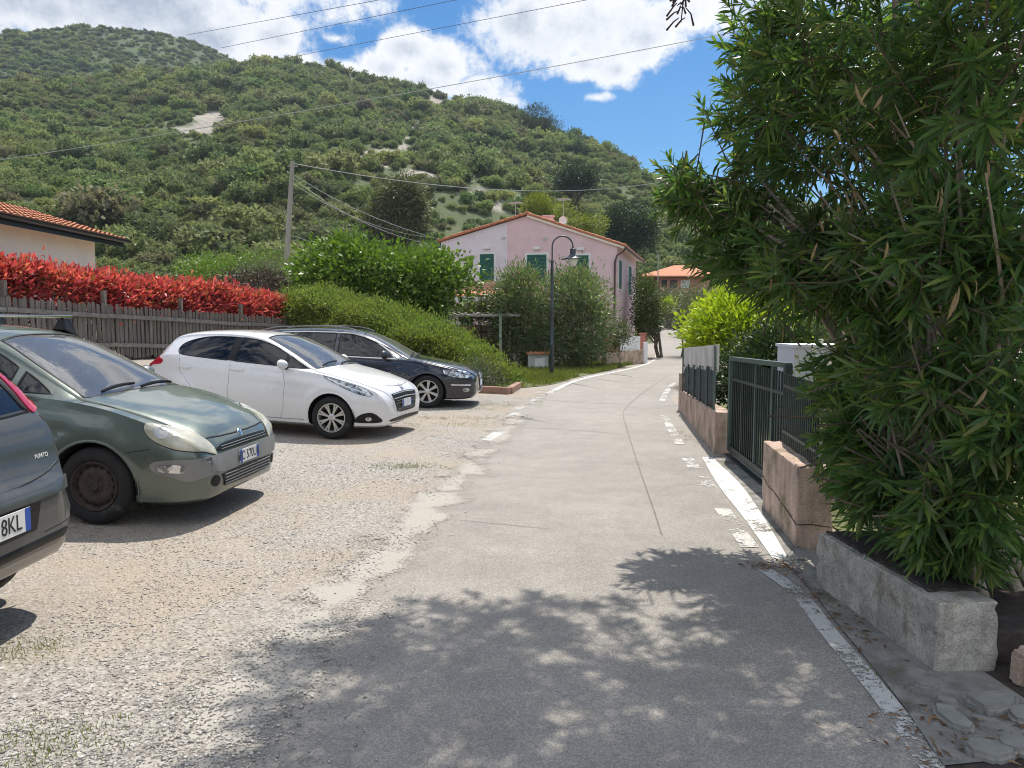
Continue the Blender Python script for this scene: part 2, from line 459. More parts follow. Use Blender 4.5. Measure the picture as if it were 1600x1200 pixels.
g_rs = np.concatenate([[.02], np.geomspace(.6, 52, 150)])
ground, _ = polar('ground', g_rs, np.arange(-180, 180, .5), M['gravel'], lambda x, y: H(x, y), True)
tag(ground, kind='structure')
h_az = np.concatenate([np.arange(-180, -60, 2.0), np.arange(-60, 60, .3), np.arange(60, 180, 2.0)])
h_rs = np.concatenate([np.arange(52, 150, 2.0), np.arange(150, 345, 3.0), [360, 400, 470, 640]])
def hillz(x, y):
    r = np.hypot(x, y)
    return np.maximum(H(x, y), -8) - .02 * (r > 53)
hill, hv = polar('hill', h_rs, h_az, M['hill'], hillz, True)
tag(hill, kind='structure')
# bare rock scars: (px, py, radius in px x, y, strength)
scars = [(318, 190, 30, 16, 1.5), (296, 202, 26, 8, 1.3), (338, 178, 16, 9, 1.2), (410, 218, 18, 6, .9), (470, 170, 9, 5, .7),
         (560, 250, 26, 8, .8), (596, 238, 30, 9, 1.0), (640, 215, 20, 9, .85), (652, 274, 26, 9, 1.1), (688, 282, 22, 8, 1.05), (718, 300, 7, 16, 1.0), (740, 300, 30, 5, .8), (625, 228, 14, 6, .9), (580, 262, 16, 5, .8),
         (700, 158, 40, 8, .9), (545, 120, 30, 8, .5), (600, 245, 16, 22, .9), (780, 262, 40, 7, .5), (650, 205, 14, 20, .8), (770, 318, 50, 8, .7), (560, 175, 14, 6, .8), (900, 262, 18, 6, .6)]
scars = [q if k < 3 else (q[0], q[1], q[2] * 1.05, q[3] * 1.0, q[4] * 1.02) for k, q in enumerate(scars)]
def rock_mask(P):
    y = np.maximum(P[:, 1], 1e-3)
    c = P - np.array([0, 0, CAM_H])
    dep = c @ np.array(cF); px = 800 + FPX * c[:, 0] / dep; py = 600 - FPX * (c @ np.array(cU)) / dep
    m = np.full(len(P), -9.0)
    for (sx, sy, rx, ry, k) in scars:
        d = np.hypot((px - sx) / rx, (py - sy) / ry)
        m = np.maximum(m, k * (1.25 - d))
    n = nz(P, 9, 2) * .45 + nz(P, 3.5, 3) * .34
    return np.where(dep > 20, np.clip(sstep(.15, .6, m + n * (m > -.6)), 0, 1) * (m > -.3), 0)
rk = rock_mask(hv)
att = hill.data.attributes.new('rock', 'FLOAT', 'POINT'); att.data.foreach_set('value', rk.astype(np.float32))

PK_R0, PK_R = 345, 540
def peakz(x, y):
    r = np.hypot(x, y); a = np.degrees(np.arctan2(x, y))
    t = np.clip((r - PK_R0) / (PK_R - PK_R0), 0, 1.0)
    base = np.interp(a, [-40, 0, 40], [50, 15, 5])
    top = f_peak(a) * PK_R + CAM_H
    base = np.minimum(base, top * .5)
    z = base + (top - base) * t ** .9
    return np.maximum(np.where(r > PK_R, z - (r - PK_R) * .3, z), -8.0)
M['peak'] = mat('grassy summit soil', (.058, .088, .030), .95, var=.3, scale=.05)
peak, pv = polar('hill_peak', np.concatenate([np.arange(PK_R0, PK_R + 1, 5.0), [555, 600, 680]]), np.arange(-62, 62, .4), M['peak'], peakz, False)
tag(peak, kind='structure')

# ------------------------------------------------------------------ road
def ribbon(name, L, Rr, m, dz, n=8, kind='structure', cross=8, rag=0.0):
    """sheet between two edge lines, laid dz above the ground"""
    def dens(P):
        P = [np.array(p[:2], float) for p in P]; out = []; k = len(P)
        tg = []
        for i in range(k):
            a = P[i] - P[max(i - 1, 0)]; b = P[min(i + 1, k - 1)] - P[i]
            la, lb = np.linalg.norm(a), np.linalg.norm(b)
            d = (a / la if la else 0) + (b / lb if lb else 0); tg.append(d / (np.linalg.norm(d) + 1e-9))
        for i in range(k - 1):
            l = np.linalg.norm(P[i + 1] - P[i])
            for j in range(n):
                t = j / n
                out.append((1 + 2 * t) * (1 - t) ** 2 * P[i] + t * (1 - t) ** 2 * l * tg[i] + t * t * (3 - 2 * t) * P[i + 1] + t * t * (t - 1) * l * tg[i + 1])
        out.append(P[-1]); return np.array(out)
    A, B = dens(L), dens(Rr)
    if rag:
        A = A + np.stack([nz(A, .35, 3) * rag + nz(A, 1.3, 4) * rag * 1.2, 0 * A[:, 0]], -1) * (A[:, 1:2] < 24)
    s = np.linspace(0, 1, cross + 1)[None, :, None]
    g = A[:, None, :] * (1 - s) + B[:, None, :] * s
    z = H(g[..., 0], g[..., 1]) + dz
    v = np.concatenate([g, z[..., None]], -1).reshape(-1, 3)
    k, c = g.shape[:2]
    i = np.arange(k - 1)[:, None]; j = np.arange(c - 1)[None, :]
    q = np.stack([i * c + j, i * c + j + 1, (i + 1) * c + j + 1, (i + 1) * c + j], -1).reshape(-1, 4)
    me = mesh_np(name, v, q)
    ac = np.broadcast_to(1 - np.abs(2 * s[..., 0] - 1), (k, c)).astype(np.float32)
    me.attributes.new('across', 'FLOAT', 'POINT').data.foreach_set('value', np.ascontiguousarray(ac).ravel())
    o = link(name, me, m, smooth=True)
    return tag(o, kind=kind) if kind else o
# asphalt: worn pale grey with darker patches, aggregate speckle, fine cracks
m_, nt_, b_ = new_mat('worn asphalt'); M['asphalt'] = m_
b_.inputs['Roughness'].default_value = .9
n1 = tex(nt_, 'Noise', .45, 6, .65); n2 = tex(nt_, 'Noise', 3.0, 6, .7); sp = tex(nt_, 'Voronoi', 150); sp2 = tex(nt_, 'Noise', 210, 2, .6)
base = ramp(nt_, n1.outputs[0], [(.3, (.225, .207, .184)), (.5, (.283, .261, .232)), (.72, (.35, .322, .286))])
base = mixc(nt_, .35, base, ramp(nt_, n2.outputs[0], [(.3, (.17, .16, .148)), (.7, (.36, .337, .305))]))
spk = ramp(nt_, sp.outputs['Color'], [(.0, (.30, .30, .30)), (.5, (.5, .5, .5)), (.95, (.78, .77, .75))])
base = mixc(nt_, .75, base, spk, 'OVERLAY')
cr = tex(nt_, 'Voronoi', .55, dist=0); cr.feature = 'DISTANCE_TO_EDGE'
wv = tex(nt_, 'Noise', 1.6, 5, .7)
c_ = nt_.nodes.new('ShaderNodeTexCoord')
vm = nt_.nodes.new('ShaderNodeVectorMath'); vm.operation = 'MULTIPLY_ADD'; vm.inputs[1].default_value = (.7, .7, .7)
nt_.links.new(wv.outputs['Color'], vm.inputs[0]); nt_.links.new(c_.outputs['Object'], vm.inputs[2]); nt_.links.new(vm.outputs[0], cr.inputs['Vector'])
crk = ramp(nt_, cr.outputs['Distance'], [(.0, (.30, .30, .30)), (.0022, (0, 0, 0))])
gate_n = tex(nt_, 'Noise', .35, 3); gm = ramp(nt_, gate_n.outputs[0], [(.47, (0, 0, 0)), (.56, (1, 1, 1))])
crk = mixc(nt_, 1.0, crk, gm, 'MULTIPLY')
base = mixc(nt_, crk, base, (.09, .085, .08))
nt_.links.new(base, b_.inputs['Base Color'])
bump(nt_, b_, sp2.outputs[0], .5, .006)
# worn paint: the same asphalt shows through
def worn_paint(name, wear, c=(.68, .67, .64), sc=30, soft=0.0):
    m, nt, b = new_mat(name); b.inputs['Roughness'].default_value = .85
    t = tex(nt, 'Noise', sc, 8, .8); t2 = tex(nt, 'Noise', 2.0, 3)
    s = mixc(nt, .45, t.outputs[0], t2.outputs[0])
    if soft:
        at = nt.nodes.new('ShaderNodeAttribute'); at.attribute_name = 'across'
        ma = nt.nodes.new('ShaderNodeMath'); ma.operation = 'SUBTRACT'; ma.inputs[0].default_value = 1.0; nt.links.new(at.outputs['Fac'], ma.inputs[1])
        mb_ = nt.nodes.new('ShaderNodeMath'); mb_.operation = 'MULTIPLY_ADD'; nt.links.new(ma.outputs[0], mb_.inputs[0]); mb_.inputs[1].default_value = -soft; nt.links.new(s, mb_.inputs[2]); s = mb_.outputs[0]
    f = ramp(nt, s, [(wear - .012, (1, 1, 1)), (wear + .012, (0, 0, 0))])
    pc = ramp(nt, t.outputs[0], [(.2, [x * .75 for x in c]), (.7, c)])
    nt.links.new(pc, b.inputs['Base Color'])
    tr = nt.nodes.new('ShaderNodeBsdfTransparent'); mx = nt.nodes.new('ShaderNodeMixShader')
    nt.links.new(f, mx.inputs[0]); nt.links.new(tr.outputs[0], mx.inputs[2]); nt.links.new(b.outputs[0], mx.inputs[1])
    # mask 1 -> transparent where the paint is worn
    out = next(x for x in nt.nodes if x.type == 'OUTPUT_MATERIAL'); nt.links.new(mx.outputs[0], out.inputs[0])
    return m
M['paint'] = worn_paint('road paint', .45); M['paint_mid'] = worn_paint('faded road paint', .475, (.58, .57, .54)); M['paint_worn'] = worn_paint('worn road paint', .50, (.56, .55, .52))
M['lime'] = worn_paint('pale lime patch', .52, (.5, .47, .43)); M['sand'] = worn_paint('sandy gravel spill', .46, (.40, .355, .30), 70, .30)

Lp = [G(320, 1180), G(455, 1000), G(600, 850), G(715, 735), G(822, 634), G(872, 608), G(905, 593), G(950, 583), G(1000, 571), G(1024, 560)]
Lp = [(p.x, p.y) for p in Lp]
d0 = (Lp[0][0] - (Lp[2][0] - Lp[0][0]) * 3.2, Lp[0][1] - (Lp[2][1] - Lp[0][1]) * 3.2)
road_L = [(d0[0] - 1.0, d0[1] - 12), d0] + Lp + [(8.2, 44.0), (10.4, 57.0), (12.6, 67.0), (13.6, 78.0), (11.5, 92.0)]
wallbase = [(1.62, .2), (1.74, 2.0), (2.0, 3.3), (1.95, 4.7), (2.1, 5.6), (2.35, 7.0), (2.62, 9.0), (3.2, 14.4)]
road_R = [(wallbase[0][0] - 2.2, -15), (1.45, -3.0), (1.62, 1.9), (1.72, 3.0), (1.95, 4.2), (2.12, 5.9), (2.55, 8.9), (3.05, 13.2), (3.45, 16.6), (4.6, 20.5), (6.7, 26.0), (9.0, 32.5), (10.7, 43.0), (12.4, 56.0), (14.3, 66.5), (15.4, 78.5), (13.6, 93.0)]
road = ribbon('road', road_L, road_R, M['asphalt'], .010, 24, cross=12, rag=.085)
def strip(name, pts, w, m, dz=.015, n=6, cross=2):
    P = [np.array((p[0], p[1]), float) for p in pts]
    L_, R_ = [], []
    for i in range(len(P)):
        t = P[min(i + 1, len(P) - 1)] - P[max(i - 1, 0)]; t = t / np.linalg.norm(t); nrm = np.array((-t[1], t[0]))
        ww = w[i] if isinstance(w, (list, tuple)) else w
        L_.append(P[i] + nrm * ww / 2); R_.append(P[i] - nrm * ww / 2)
    return ribbon(name, L_, R_, m, dz, n, cross=cross)
# right hand edge lines
strip('road_marking', [G(1465, 1215), G(1400, 1120), G(1300, 998), G(1240, 925), G(1195, 893)], .095, M['paint_mid'])
strip('road_marking', [G(1222, 880), G(1180, 815), G(1140, 760), G(1105, 716)], [.10, .16, .22, .12], M['paint'])
strip('road_marking', [G(1172, 858), G(1150, 828), G(1128, 797)], .13, M['paint_worn'])
strip('road_marking', [G(1108, 764), G(1094, 746)], .16, M['paint_worn'])
strip('road_marking', [G(1086, 734), G(1074, 718)], .14, M['paint_worn'])
strip('road_marking', [G(1062, 696), G(1036, 648)], .12, M['paint_worn'])
strip('road_marking', [G(1062, 594), G(1050, 602), G(1042, 612), G(1034, 628)], .12, M['paint_worn'])
# left hand dashes and edge line
for a, b in (((844, 622), (823, 633)), ((816, 636), (806, 641)), ((808, 646), (795, 653)), ((780, 677), (758, 690))):
    strip('road_marking', [G(*b), G(*a)], .16, M['paint_worn'])
strip('road_marking', [G(858, 615), G(886, 601), G(912, 592), G(950, 584), G(1002, 572), G(1023, 562), G(1027, 554)], .14, M['paint'])
strip('road_marking', [G(836, 618), G(860, 612), G(882, 612)], [.25, .3, .1], M['lime'])
M['dust'] = worn_paint('pale dust on the asphalt edge', .43, (.40, .37, .325), 60, .30)
strip('gravel_spill', [G(235, 1300), G(372, 1120), G(500, 965), G(640, 825), G(745, 720), G(812, 648)], [1.3, 1.5, 1.4, 1.3, 1.2, .9], M['dust'], .0135, 10, 8)
# trench seam and repair, then thin dark lines across the road
M['seam'] = mat('bitumen seam and dark line', (.18, .17, .157), .9, var=.3)
M['patch'] = mat('asphalt repair', (.215, .21, .205), .92, var=.2, scale=5, bmp=.5, bscale=150)
strip('road_dark_line', [G(1034, 838), G(1022, 800), G(1008, 760), G(992, 712), G(980, 672), G(974, 645), G(985, 631), G(1015, 607), G(1050, 583)], .012, M['seam'], .014)
strip('road_dark_line', [G(848, 625), G(905, 630), G(985, 633)], .02, M['seam'], .014)  # this and those below: thin dark lines across the asphalt
strip('road_dark_line', [G(926, 592), G(1000, 600), G(1046, 601)], .025, M['seam'], .014)
strip('road_dark_line', [G(720, 815), G(800, 823), G(860, 829)], .006, M['seam'], .014)
strip('road_dark_line', [G(806, 668), G(900, 674), G(970, 679)], .014, M['seam'], .014)
# concrete gutter on the right
ribbon('gutter_strip', [G(1475, 1205), G(1400, 1095), G(1312, 985), G(1262, 922), G(1222, 880)], [(2.16, 2.7), (2.12, 3.3), (2.06, 4.0), (1.93, 4.75), (2.02, 5.3)], M['concrete'], .022, 6, cross=4)
ribbon('gutter_strip', [G(1222, 878), G(1180, 812), G(1140, 757), G(1112, 716)], [(2.06, 5.4), (2.30, 6.7), (2.50, 7.9), (2.70, 9.2)], M['concrete'], .0125, 6, cross=4)
# lawn by the lamp
M['lawn'] = mat('lawn soil', (.13, .14, .055), .95, var=.35, scale=3, bmp=.5)
lawn_L = [G(735, 585), G(800, 572), G(880, 567), G(960, 564), G(1000, 560)]
lawn_R = [G(770, 610), G(850, 603), G(905, 589), G(952, 579), G(998, 567)]
ribbon('lawn_ground', lawn_L, lawn_R, M['lawn'], .012, 6, cross=4)

# ------------------------------------------------------------------ sky, sun, camera
SUN_AZ, SUN_EL = 18.0, 62.0
w = bpy.data.worlds.new('World'); scene.world = w; w.use_nodes = True
nt = w.node_tree; nt.nodes.clear()
out = nt.nodes.new('ShaderNodeOutputWorld'); bg = nt.nodes.new('ShaderNodeBackground')
sky = nt.nodes.new('ShaderNodeTexSky'); sky.sky_type = 'NISHITA'; sky.sun_disc = False
sky.sun_elevation = R(SUN_EL); sky.sun_rotation = R(SUN_AZ); sky.air_density = 1.0; sky.dust_density = .25; sky.ozone_density = 3.0
tc = nt.nodes.new('ShaderNodeTexCoord')
sx = nt.nodes.new('ShaderNodeSeparateXYZ'); nt.links.new(tc.outputs['Generated'], sx.inputs[0])
def mth(op, a, b=None, c=None):
    n = nt.nodes.new('ShaderNodeMath'); n.operation = op
    for i, v in enumerate((a, b, c)):
        if v is None: continue
        if hasattr(v, 'is_linked'): nt.links.new(v, n.inputs[i])
        else: n.inputs[i].default_value = v
    return n.outputs[0]
u = mth('ARCTAN2', sx.outputs[0], sx.outputs[1]); v = mth('ARCSINE', sx.outputs[2])
clouds = [(900, 45, 190, 80), (1010, 60, 120, 62), (820, 30, 95, 60), (1075, 25, 110, 50), (905, 100, 90, 32), (960, 110, 70, 26),
          (690, 105, 85, 50), (640, 80, 70, 42), (745, 140, 80, 34), (600, 108, 70, 34), (540, 106, 60, 20), (790, 160, 40, 16), (665, 130, 110, 40),
          (200, -10, 330, 95), (430, 55, 72, 55), (40, 10, 190, 60), (330, 60, 130, 50), (470, 92, 50, 20), (250, -60, 420, 90),
          (526, 60, 34, 13), (932, 152, 26, 8), (1135, 35, 30, 22), (1400, -120, 300, 120), (700, -220, 320, 90), (1500, 120, 200, 70),
          (-300, 60, 250, 90), (2000, 60, 250, 90), (-700, -200, 300, 100)]
# broken cloud added overhead and behind the viewer, out of view, as fill light
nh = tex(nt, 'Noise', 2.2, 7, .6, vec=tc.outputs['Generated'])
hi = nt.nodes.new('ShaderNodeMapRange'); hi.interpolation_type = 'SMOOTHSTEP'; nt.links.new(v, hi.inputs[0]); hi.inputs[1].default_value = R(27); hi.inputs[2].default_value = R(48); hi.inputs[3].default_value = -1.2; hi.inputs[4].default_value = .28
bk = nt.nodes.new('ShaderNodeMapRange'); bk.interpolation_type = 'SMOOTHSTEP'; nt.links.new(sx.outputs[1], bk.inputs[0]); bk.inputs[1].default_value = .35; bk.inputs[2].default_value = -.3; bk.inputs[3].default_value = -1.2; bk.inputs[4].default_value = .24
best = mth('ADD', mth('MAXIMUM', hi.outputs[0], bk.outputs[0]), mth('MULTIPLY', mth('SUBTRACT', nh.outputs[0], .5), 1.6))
for (cx, cy, rx, ry) in clouds:
    d = ray(cx, cy).normalized(); u0, v0 = math.atan2(d.x, d.y), math.asin(d.z)
    ru, rv = rx / FPX * .95, ry / FPX * .95
    a = mth('MULTIPLY', mth('SUBTRACT', u, u0), 1 / ru); b = mth('MULTIPLY', mth('SUBTRACT', v, v0), 1 / rv)
    d2 = mth('SQRT', mth('ADD', mth('MULTIPLY', a, a), mth('MULTIPLY', b, b)))
    f = mth('SUBTRACT', 1.0, d2)
    f = mth('MULTIPLY', f, min(1.0, (ry / 45)) ** .5)
    best = f if best is None else mth('MAXIMUM', best, f)
cv = nt.nodes.new('ShaderNodeCombineXYZ'); nt.links.new(u, cv.inputs[0]); nt.links.new(v, cv.inputs[1])
n1 = tex(nt, 'Noise', 11, 9, .62, vec=cv.outputs[0]); n2 = tex(nt, 'Noise', 5, 6, .55, vec=cv.outputs[0]); n3 = tex(nt, 'Noise', 34, 8, .72, vec=cv.outputs[0])
dens = mth('ADD', best, mth('MULTIPLY', mth('SUBTRACT', n1.outputs[0], .5), 1.55))
dens = mth('ADD', dens, mth('MULTIPLY', mth('SUBTRACT', n3.outputs[0], .5), .95))
mr = nt.nodes.new('ShaderNodeMapRange'); mr.interpolation_type = 'SMOOTHSTEP'
nt.links.new(dens, mr.inputs[0]); mr.inputs[1].default_value = .04; mr.inputs[2].default_value = .50
thick = nt.nodes.new('ShaderNodeMapRange'); nt.links.new(mth('ADD', dens, mth('MULTIPLY', mth('SUBTRACT', n2.outputs[0], .5), 1.6)), thick.inputs[0]); thick.inputs[1].default_value = .35; thick.inputs[2].default_value = 1.15
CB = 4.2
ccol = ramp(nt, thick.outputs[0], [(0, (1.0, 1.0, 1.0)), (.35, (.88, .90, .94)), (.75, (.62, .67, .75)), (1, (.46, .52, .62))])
csc = nt.nodes.new('ShaderNodeVectorMath'); csc.operation = 'SCALE'; nt.links.new(ccol, csc.inputs[0]); lum = nt.nodes.new('ShaderNodeMapRange'); nt.links.new(mth('MAXIMUM', hi.outputs[0], bk.outputs[0]), lum.inputs[0]); lum.inputs[1].default_value = -1.0; lum.inputs[2].default_value = .2; lum.inputs[3].default_value = CB; lum.inputs[4].default_value = CB * 1.6; nt.links.new(lum.outputs[0], csc.inputs['Scale'])  # added unseen cloud is made brighter than the visible one, to lift shade
hs = nt.nodes.new('ShaderNodeHueSaturation'); hs.inputs['Saturation'].default_value = 1.42; hs.inputs['Value'].default_value = .46; nt.links.new(sky.outputs[0], hs.inputs['Color'])
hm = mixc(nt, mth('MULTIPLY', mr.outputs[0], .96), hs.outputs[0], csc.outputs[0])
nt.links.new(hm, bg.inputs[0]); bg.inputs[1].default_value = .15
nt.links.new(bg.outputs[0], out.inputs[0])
sd = bpy.data.lights.new('sun', 'SUN'); sd.energy = 3.45; sd.angle = R(.55); sd.color = (1.0, .94, .85)
so = bpy.data.objects.new('sun', sd); COL.objects.link(so)
sv = Vector((math.sin(R(SUN_AZ)) * math.cos(R(SUN_EL)), math.cos(R(SUN_AZ)) * math.cos(R(SUN_EL)), math.sin(R(SUN_EL))))
so.rotation_euler = (-sv).to_track_quat('-Z', 'Y').to_euler(); so.location = sv * 60
cd = bpy.data.cameras.new('camera'); co = bpy.data.objects.new('camera', cd); COL.objects.link(co)
co.location = (0, 0, CAM_H); co.rotation_euler = (R(90) - PITCH, 0, 0)
cd.sensor_width = 36; cd.lens = 36 * FPX / 1600; cd.clip_end = 4000; cd.clip_start = .05
scene.camera = co
vs = scene.view_settings
scene.display_settings.display_device = 'sRGB'
vs.view_transform = 'Standard'; vs.look = 'None'; vs.exposure = .74; vs.gamma = 1.0; vs.use_curve_mapping = False
cy = scene.cycles
cy.use_denoising = True
cy.pixel_filter_type = 'BLACKMAN_HARRIS'; cy.filter_width = 1.05
try: cy.denoising_prefilter = 'ACCURATE'
except Exception: pass
cy.max_bounces = 8; cy.transparent_max_bounces = 12; cy.caustics_reflective = False; cy.caustics_refractive = False
cy.sample_clamp_indirect = 6.0
try: cy.denoiser = 'OPENIMAGEDENOISE'
except Exception: pass
# ------------------------------------------------------------------ scrub on the hill (one mass nobody could count)
def bush_mesh(seed, nleaf=420, blobs=None, L=.34, Wd=.20, m=None):
    rng = np.random.default_rng(seed)
    if blobs is None:
        k = rng.integers(5, 9)
        blobs = [(0, 0, .38, .72, .72, .5)]
        for i in range(k):
            a = rng.uniform(0, 6.28); rr = rng.uniform(.3, .72)
            s = rng.uniform(.28, .46)
            blobs.append((rr * math.cos(a), rr * math.sin(a), rng.uniform(.3, .8), s, s, s * .85))
    p, d = blob_points(blobs, nleaf // 7, rng, .75)
    p[:, 2] = np.maximum(p[:, 2], .02)
    c = np.repeat(p, 7, 0); o = np.repeat(d, 7, 0)
    off = rng.normal(size=c.shape) * .065
    N = len(c)
    ax = unit(rng.normal(size=c.shape) * .7 + o * .6 + np.array([0, 0, .3])); nr = unit(o + rng.normal(size=c.shape) * .5 + np.array([0, 0, .5]))
    v, q = leaf_arrays(c + off, ax, nr, L * rng.uniform(.6, 1.2, N), Wd * rng.uniform(.7, 1.2, N))
    me = mesh_np('scrub_bush', v, q)
    me.materials.append(m)
    return me
def scrub_mat(name, cols, dry):
    m, nt, b = new_mat(name); b.inputs['Roughness'].default_value = .6; b.inputs['Specular IOR Level'].default_value = .25
    oi = nt.nodes.new('ShaderNodeObjectInfo'); g = nt.nodes.new('ShaderNodeNewGeometry')
    c = ramp(nt, oi.outputs['Random'], [(i / (len(cols) - 1), x) for i, x in enumerate(cols)])
    t = tex(nt, 'Noise', .03, 4, .6, vec=g.outputs['Position'])
    f = ramp(nt, t.outputs[0], [(.40, (0, 0, 0)), (.62, (.34, .34, .34))])
    c = mixc(nt, f, c, dry)
    c2 = mixc(nt, ramp(nt, g.outputs['Random Per Island'], [(0, (.12, .12, .12)), (1, (0, 0, 0))]), c, (.22, .22, .07))
    nt.links.new(c2, b.inputs['Base Color'])
    tr = nt.nodes.new('ShaderNodeBsdfTranslucent'); nt.links.new(c2, tr.inputs[0])
    mx = nt.nodes.new('ShaderNodeMixShader'); mx.inputs[0].default_value = .45
    nt.links.new(b.outputs[0], mx.inputs[1]); nt.links.new(tr.outputs[0], mx.inputs[2])
    nt.links.new(mx.outputs[0], next(x for x in nt.nodes if x.type == 'OUTPUT_MATERIAL').inputs[0])
    return m
M['scrub'] = scrub_mat('hill scrub', [(.13, .215, .070), (.25, .34, .095), (.062, .120, .046), (.20, .275, .10), (.35, .39, .12), (.075, .15, .052), (.28, .31, .13), (.13, .24, .07), (.20, .19, .11), (.062, .125, .055)], (.25, .225, .10))
scrub_col = bpy.data.collections.new('scrub kinds')
NV = 8
for i in range(NV):
    me = bush_mesh(100 + i, 1250 + 80 * (i % 3), L=.20, Wd=.125, m=M['scrub'])
    o = bpy.data.objects.new('scrub_bush_%02d' % i, me); scrub_col.objects.link(o)
def scatter(name, P, S, rng, hs=(.75, 1.15)):
    n = len(P)
    me = bpy.data.meshes.new(name); me.vertices.add(n); me.vertices.foreach_set('co', P.astype(np.float32).ravel())
    a = me.attributes.new('turn', 'FLOAT_VECTOR', 'POINT'); rot = np.zeros((n, 3)); rot[:, 2] = rng.uniform(0, 6.28, n); rot[:, :2] = rng.normal(size=(n, 2)) * .12; a.data.foreach_set('vector', rot.astype(np.float32).ravel())
    a = me.attributes.new('size', 'FLOAT_VECTOR', 'POINT'); sc = np.stack([S, S * rng.uniform(.85, 1.2, n), S * rng.uniform(hs[0], hs[1], n)], -1); a.data.foreach_set('vector', sc.astype(np.float32).ravel())
    a = me.attributes.new('which', 'INT', 'POINT'); a.data.foreach_set('value', rng.integers(0, NV, n).astype(np.int32))
    o = link(name, me)
    ng = bpy.data.node_groups.new('scatter ' + name, 'GeometryNodeTree')
    ng.interface.new_socket('Geometry', in_out='INPUT', socket_type='NodeSocketGeometry'); ng.interface.new_socket('Geometry', in_out='OUTPUT', socket_type='NodeSocketGeometry')
    gi = ng.nodes.new('NodeGroupInput'); go = ng.nodes.new('NodeGroupOutput')
    mp = ng.nodes.new('GeometryNodeMeshToPoints'); ip = ng.nodes.new('GeometryNodeInstanceOnPoints'); ci = ng.nodes.new('GeometryNodeCollectionInfo')
    ci.inputs['Collection'].default_value = scrub_col; ci.inputs['Separate Children'].default_value = True; ci.inputs['Reset Children'].default_value = True
    ip.inputs['Pick Instance'].default_value = True
    def att(nm, ty):
        x = ng.nodes.new('GeometryNodeInputNamedAttribute'); x.data_type = ty; x.inputs['Name'].default_value = nm
        return next(s for s in x.outputs if s.enabled and s.name == 'Attribute')
    L = ng.links.new
    L(gi.outputs[0], mp.inputs[0]); L(mp.outputs[0], ip.inputs['Points']); L(ci.outputs[0], ip.inputs['Instance'])
    L(att('which', 'INT'), ip.inputs['Instance Index']); L(att('turn', 'FLOAT_VECTOR'), ip.inputs['Rotation']); L(att('size', 'FLOAT_VECTOR'), ip.inputs['Scale'])
    L(ip.outputs[0], go.inputs[0])
    md = o.modifiers.new('scatter', 'NODES'); md.node_group = ng
    return o
rng = np.random.default_rng(5)
n = 36000
aa = np.radians(rng.uniform(-44, 44, n)); rr = np.sqrt(rng.uniform(51 ** 2, 338 ** 2, n))
keep = ((rr > hill_r0(np.degrees(aa)) - 3) | ((rr > 51) & (np.degrees(aa) > 3))) & (rr < hill_R(np.degrees(aa)) + 6)
aa, rr = aa[keep], rr[keep]
P = np.stack([rr * np.sin(aa), rr * np.cos(aa), np.zeros(len(aa))], -1)
P[:, 2] = H(P[:, 0], P[:, 1])
rkm = rock_mask(P)
for lift in (2.2, 4.5):      # nor may a crown stand in front of the bare rock
    Q = P + np.array([0, 0, lift]); Q[:, 2] += 0; rkm = np.maximum(rkm, .8 * rock_mask(Q))
P = P[rkm < .22 + .85 * rng.random(len(P)) ** 5]
rr = np.hypot(P[:, 0], P[:, 1])
def road_mid(y): return np.interp(y, [44, 57, 67, 78, 92], [9.6, 11.4, 13.4, 14.5, 12.5])
P = P[~((np.abs(P[:, 0] - road_mid(P[:, 1])) < 2.9) & (P[:, 1] < 95))]
P = P[~((np.abs(P[:, 0] - 20) < 8) & (P[:, 1] > 70) & (P[:, 1] < 104))]
rr = np.hypot(P[:, 0], P[:, 1])
S = rng.lognormal(0.24, .46, len(P)) * (.8 + .35 * nz(P, 45, 4)) * np.interp(rr, [50, 110, 330], [.72, 1.0, 1.18])
S = np.clip(S, .5, 4.4)
P[:, 2] -= .12 * S
scrub = scatter('hill_scrub', P, S, rng); tag(scrub, 'dense mixed green scrub covering the hillside behind the houses', 'scrub', kind='stuff')
n = 13000
aa = np.radians(rng.uniform(-44, 30, n)); rr = np.sqrt(rng.uniform(PK_R0 ** 2, (PK_R + 8) ** 2, n))
P = np.stack([rr * np.sin(aa), rr * np.cos(aa)], -1); P = np.concatenate([P, peakz(P[:, 0], P[:, 1])[:, None]], -1)
# the smooth grassy flank right of the summit carries low scrub only
pxp = 800 + FPX * P[:, 0] / P[:, 1]
S = np.clip(rng.lognormal(.75, .3, n), .9, 4.0) * np.where((pxp > 165) & (pxp < 420), .72, 1.0)
P[:, 2] -= .1 * S
scrub2 = scatter('peak_scrub', P, S, rng, (.6, .95)); tag(scrub2, 'dense green scrub on the farther rounded summit at left', 'scrub', kind='stuff')

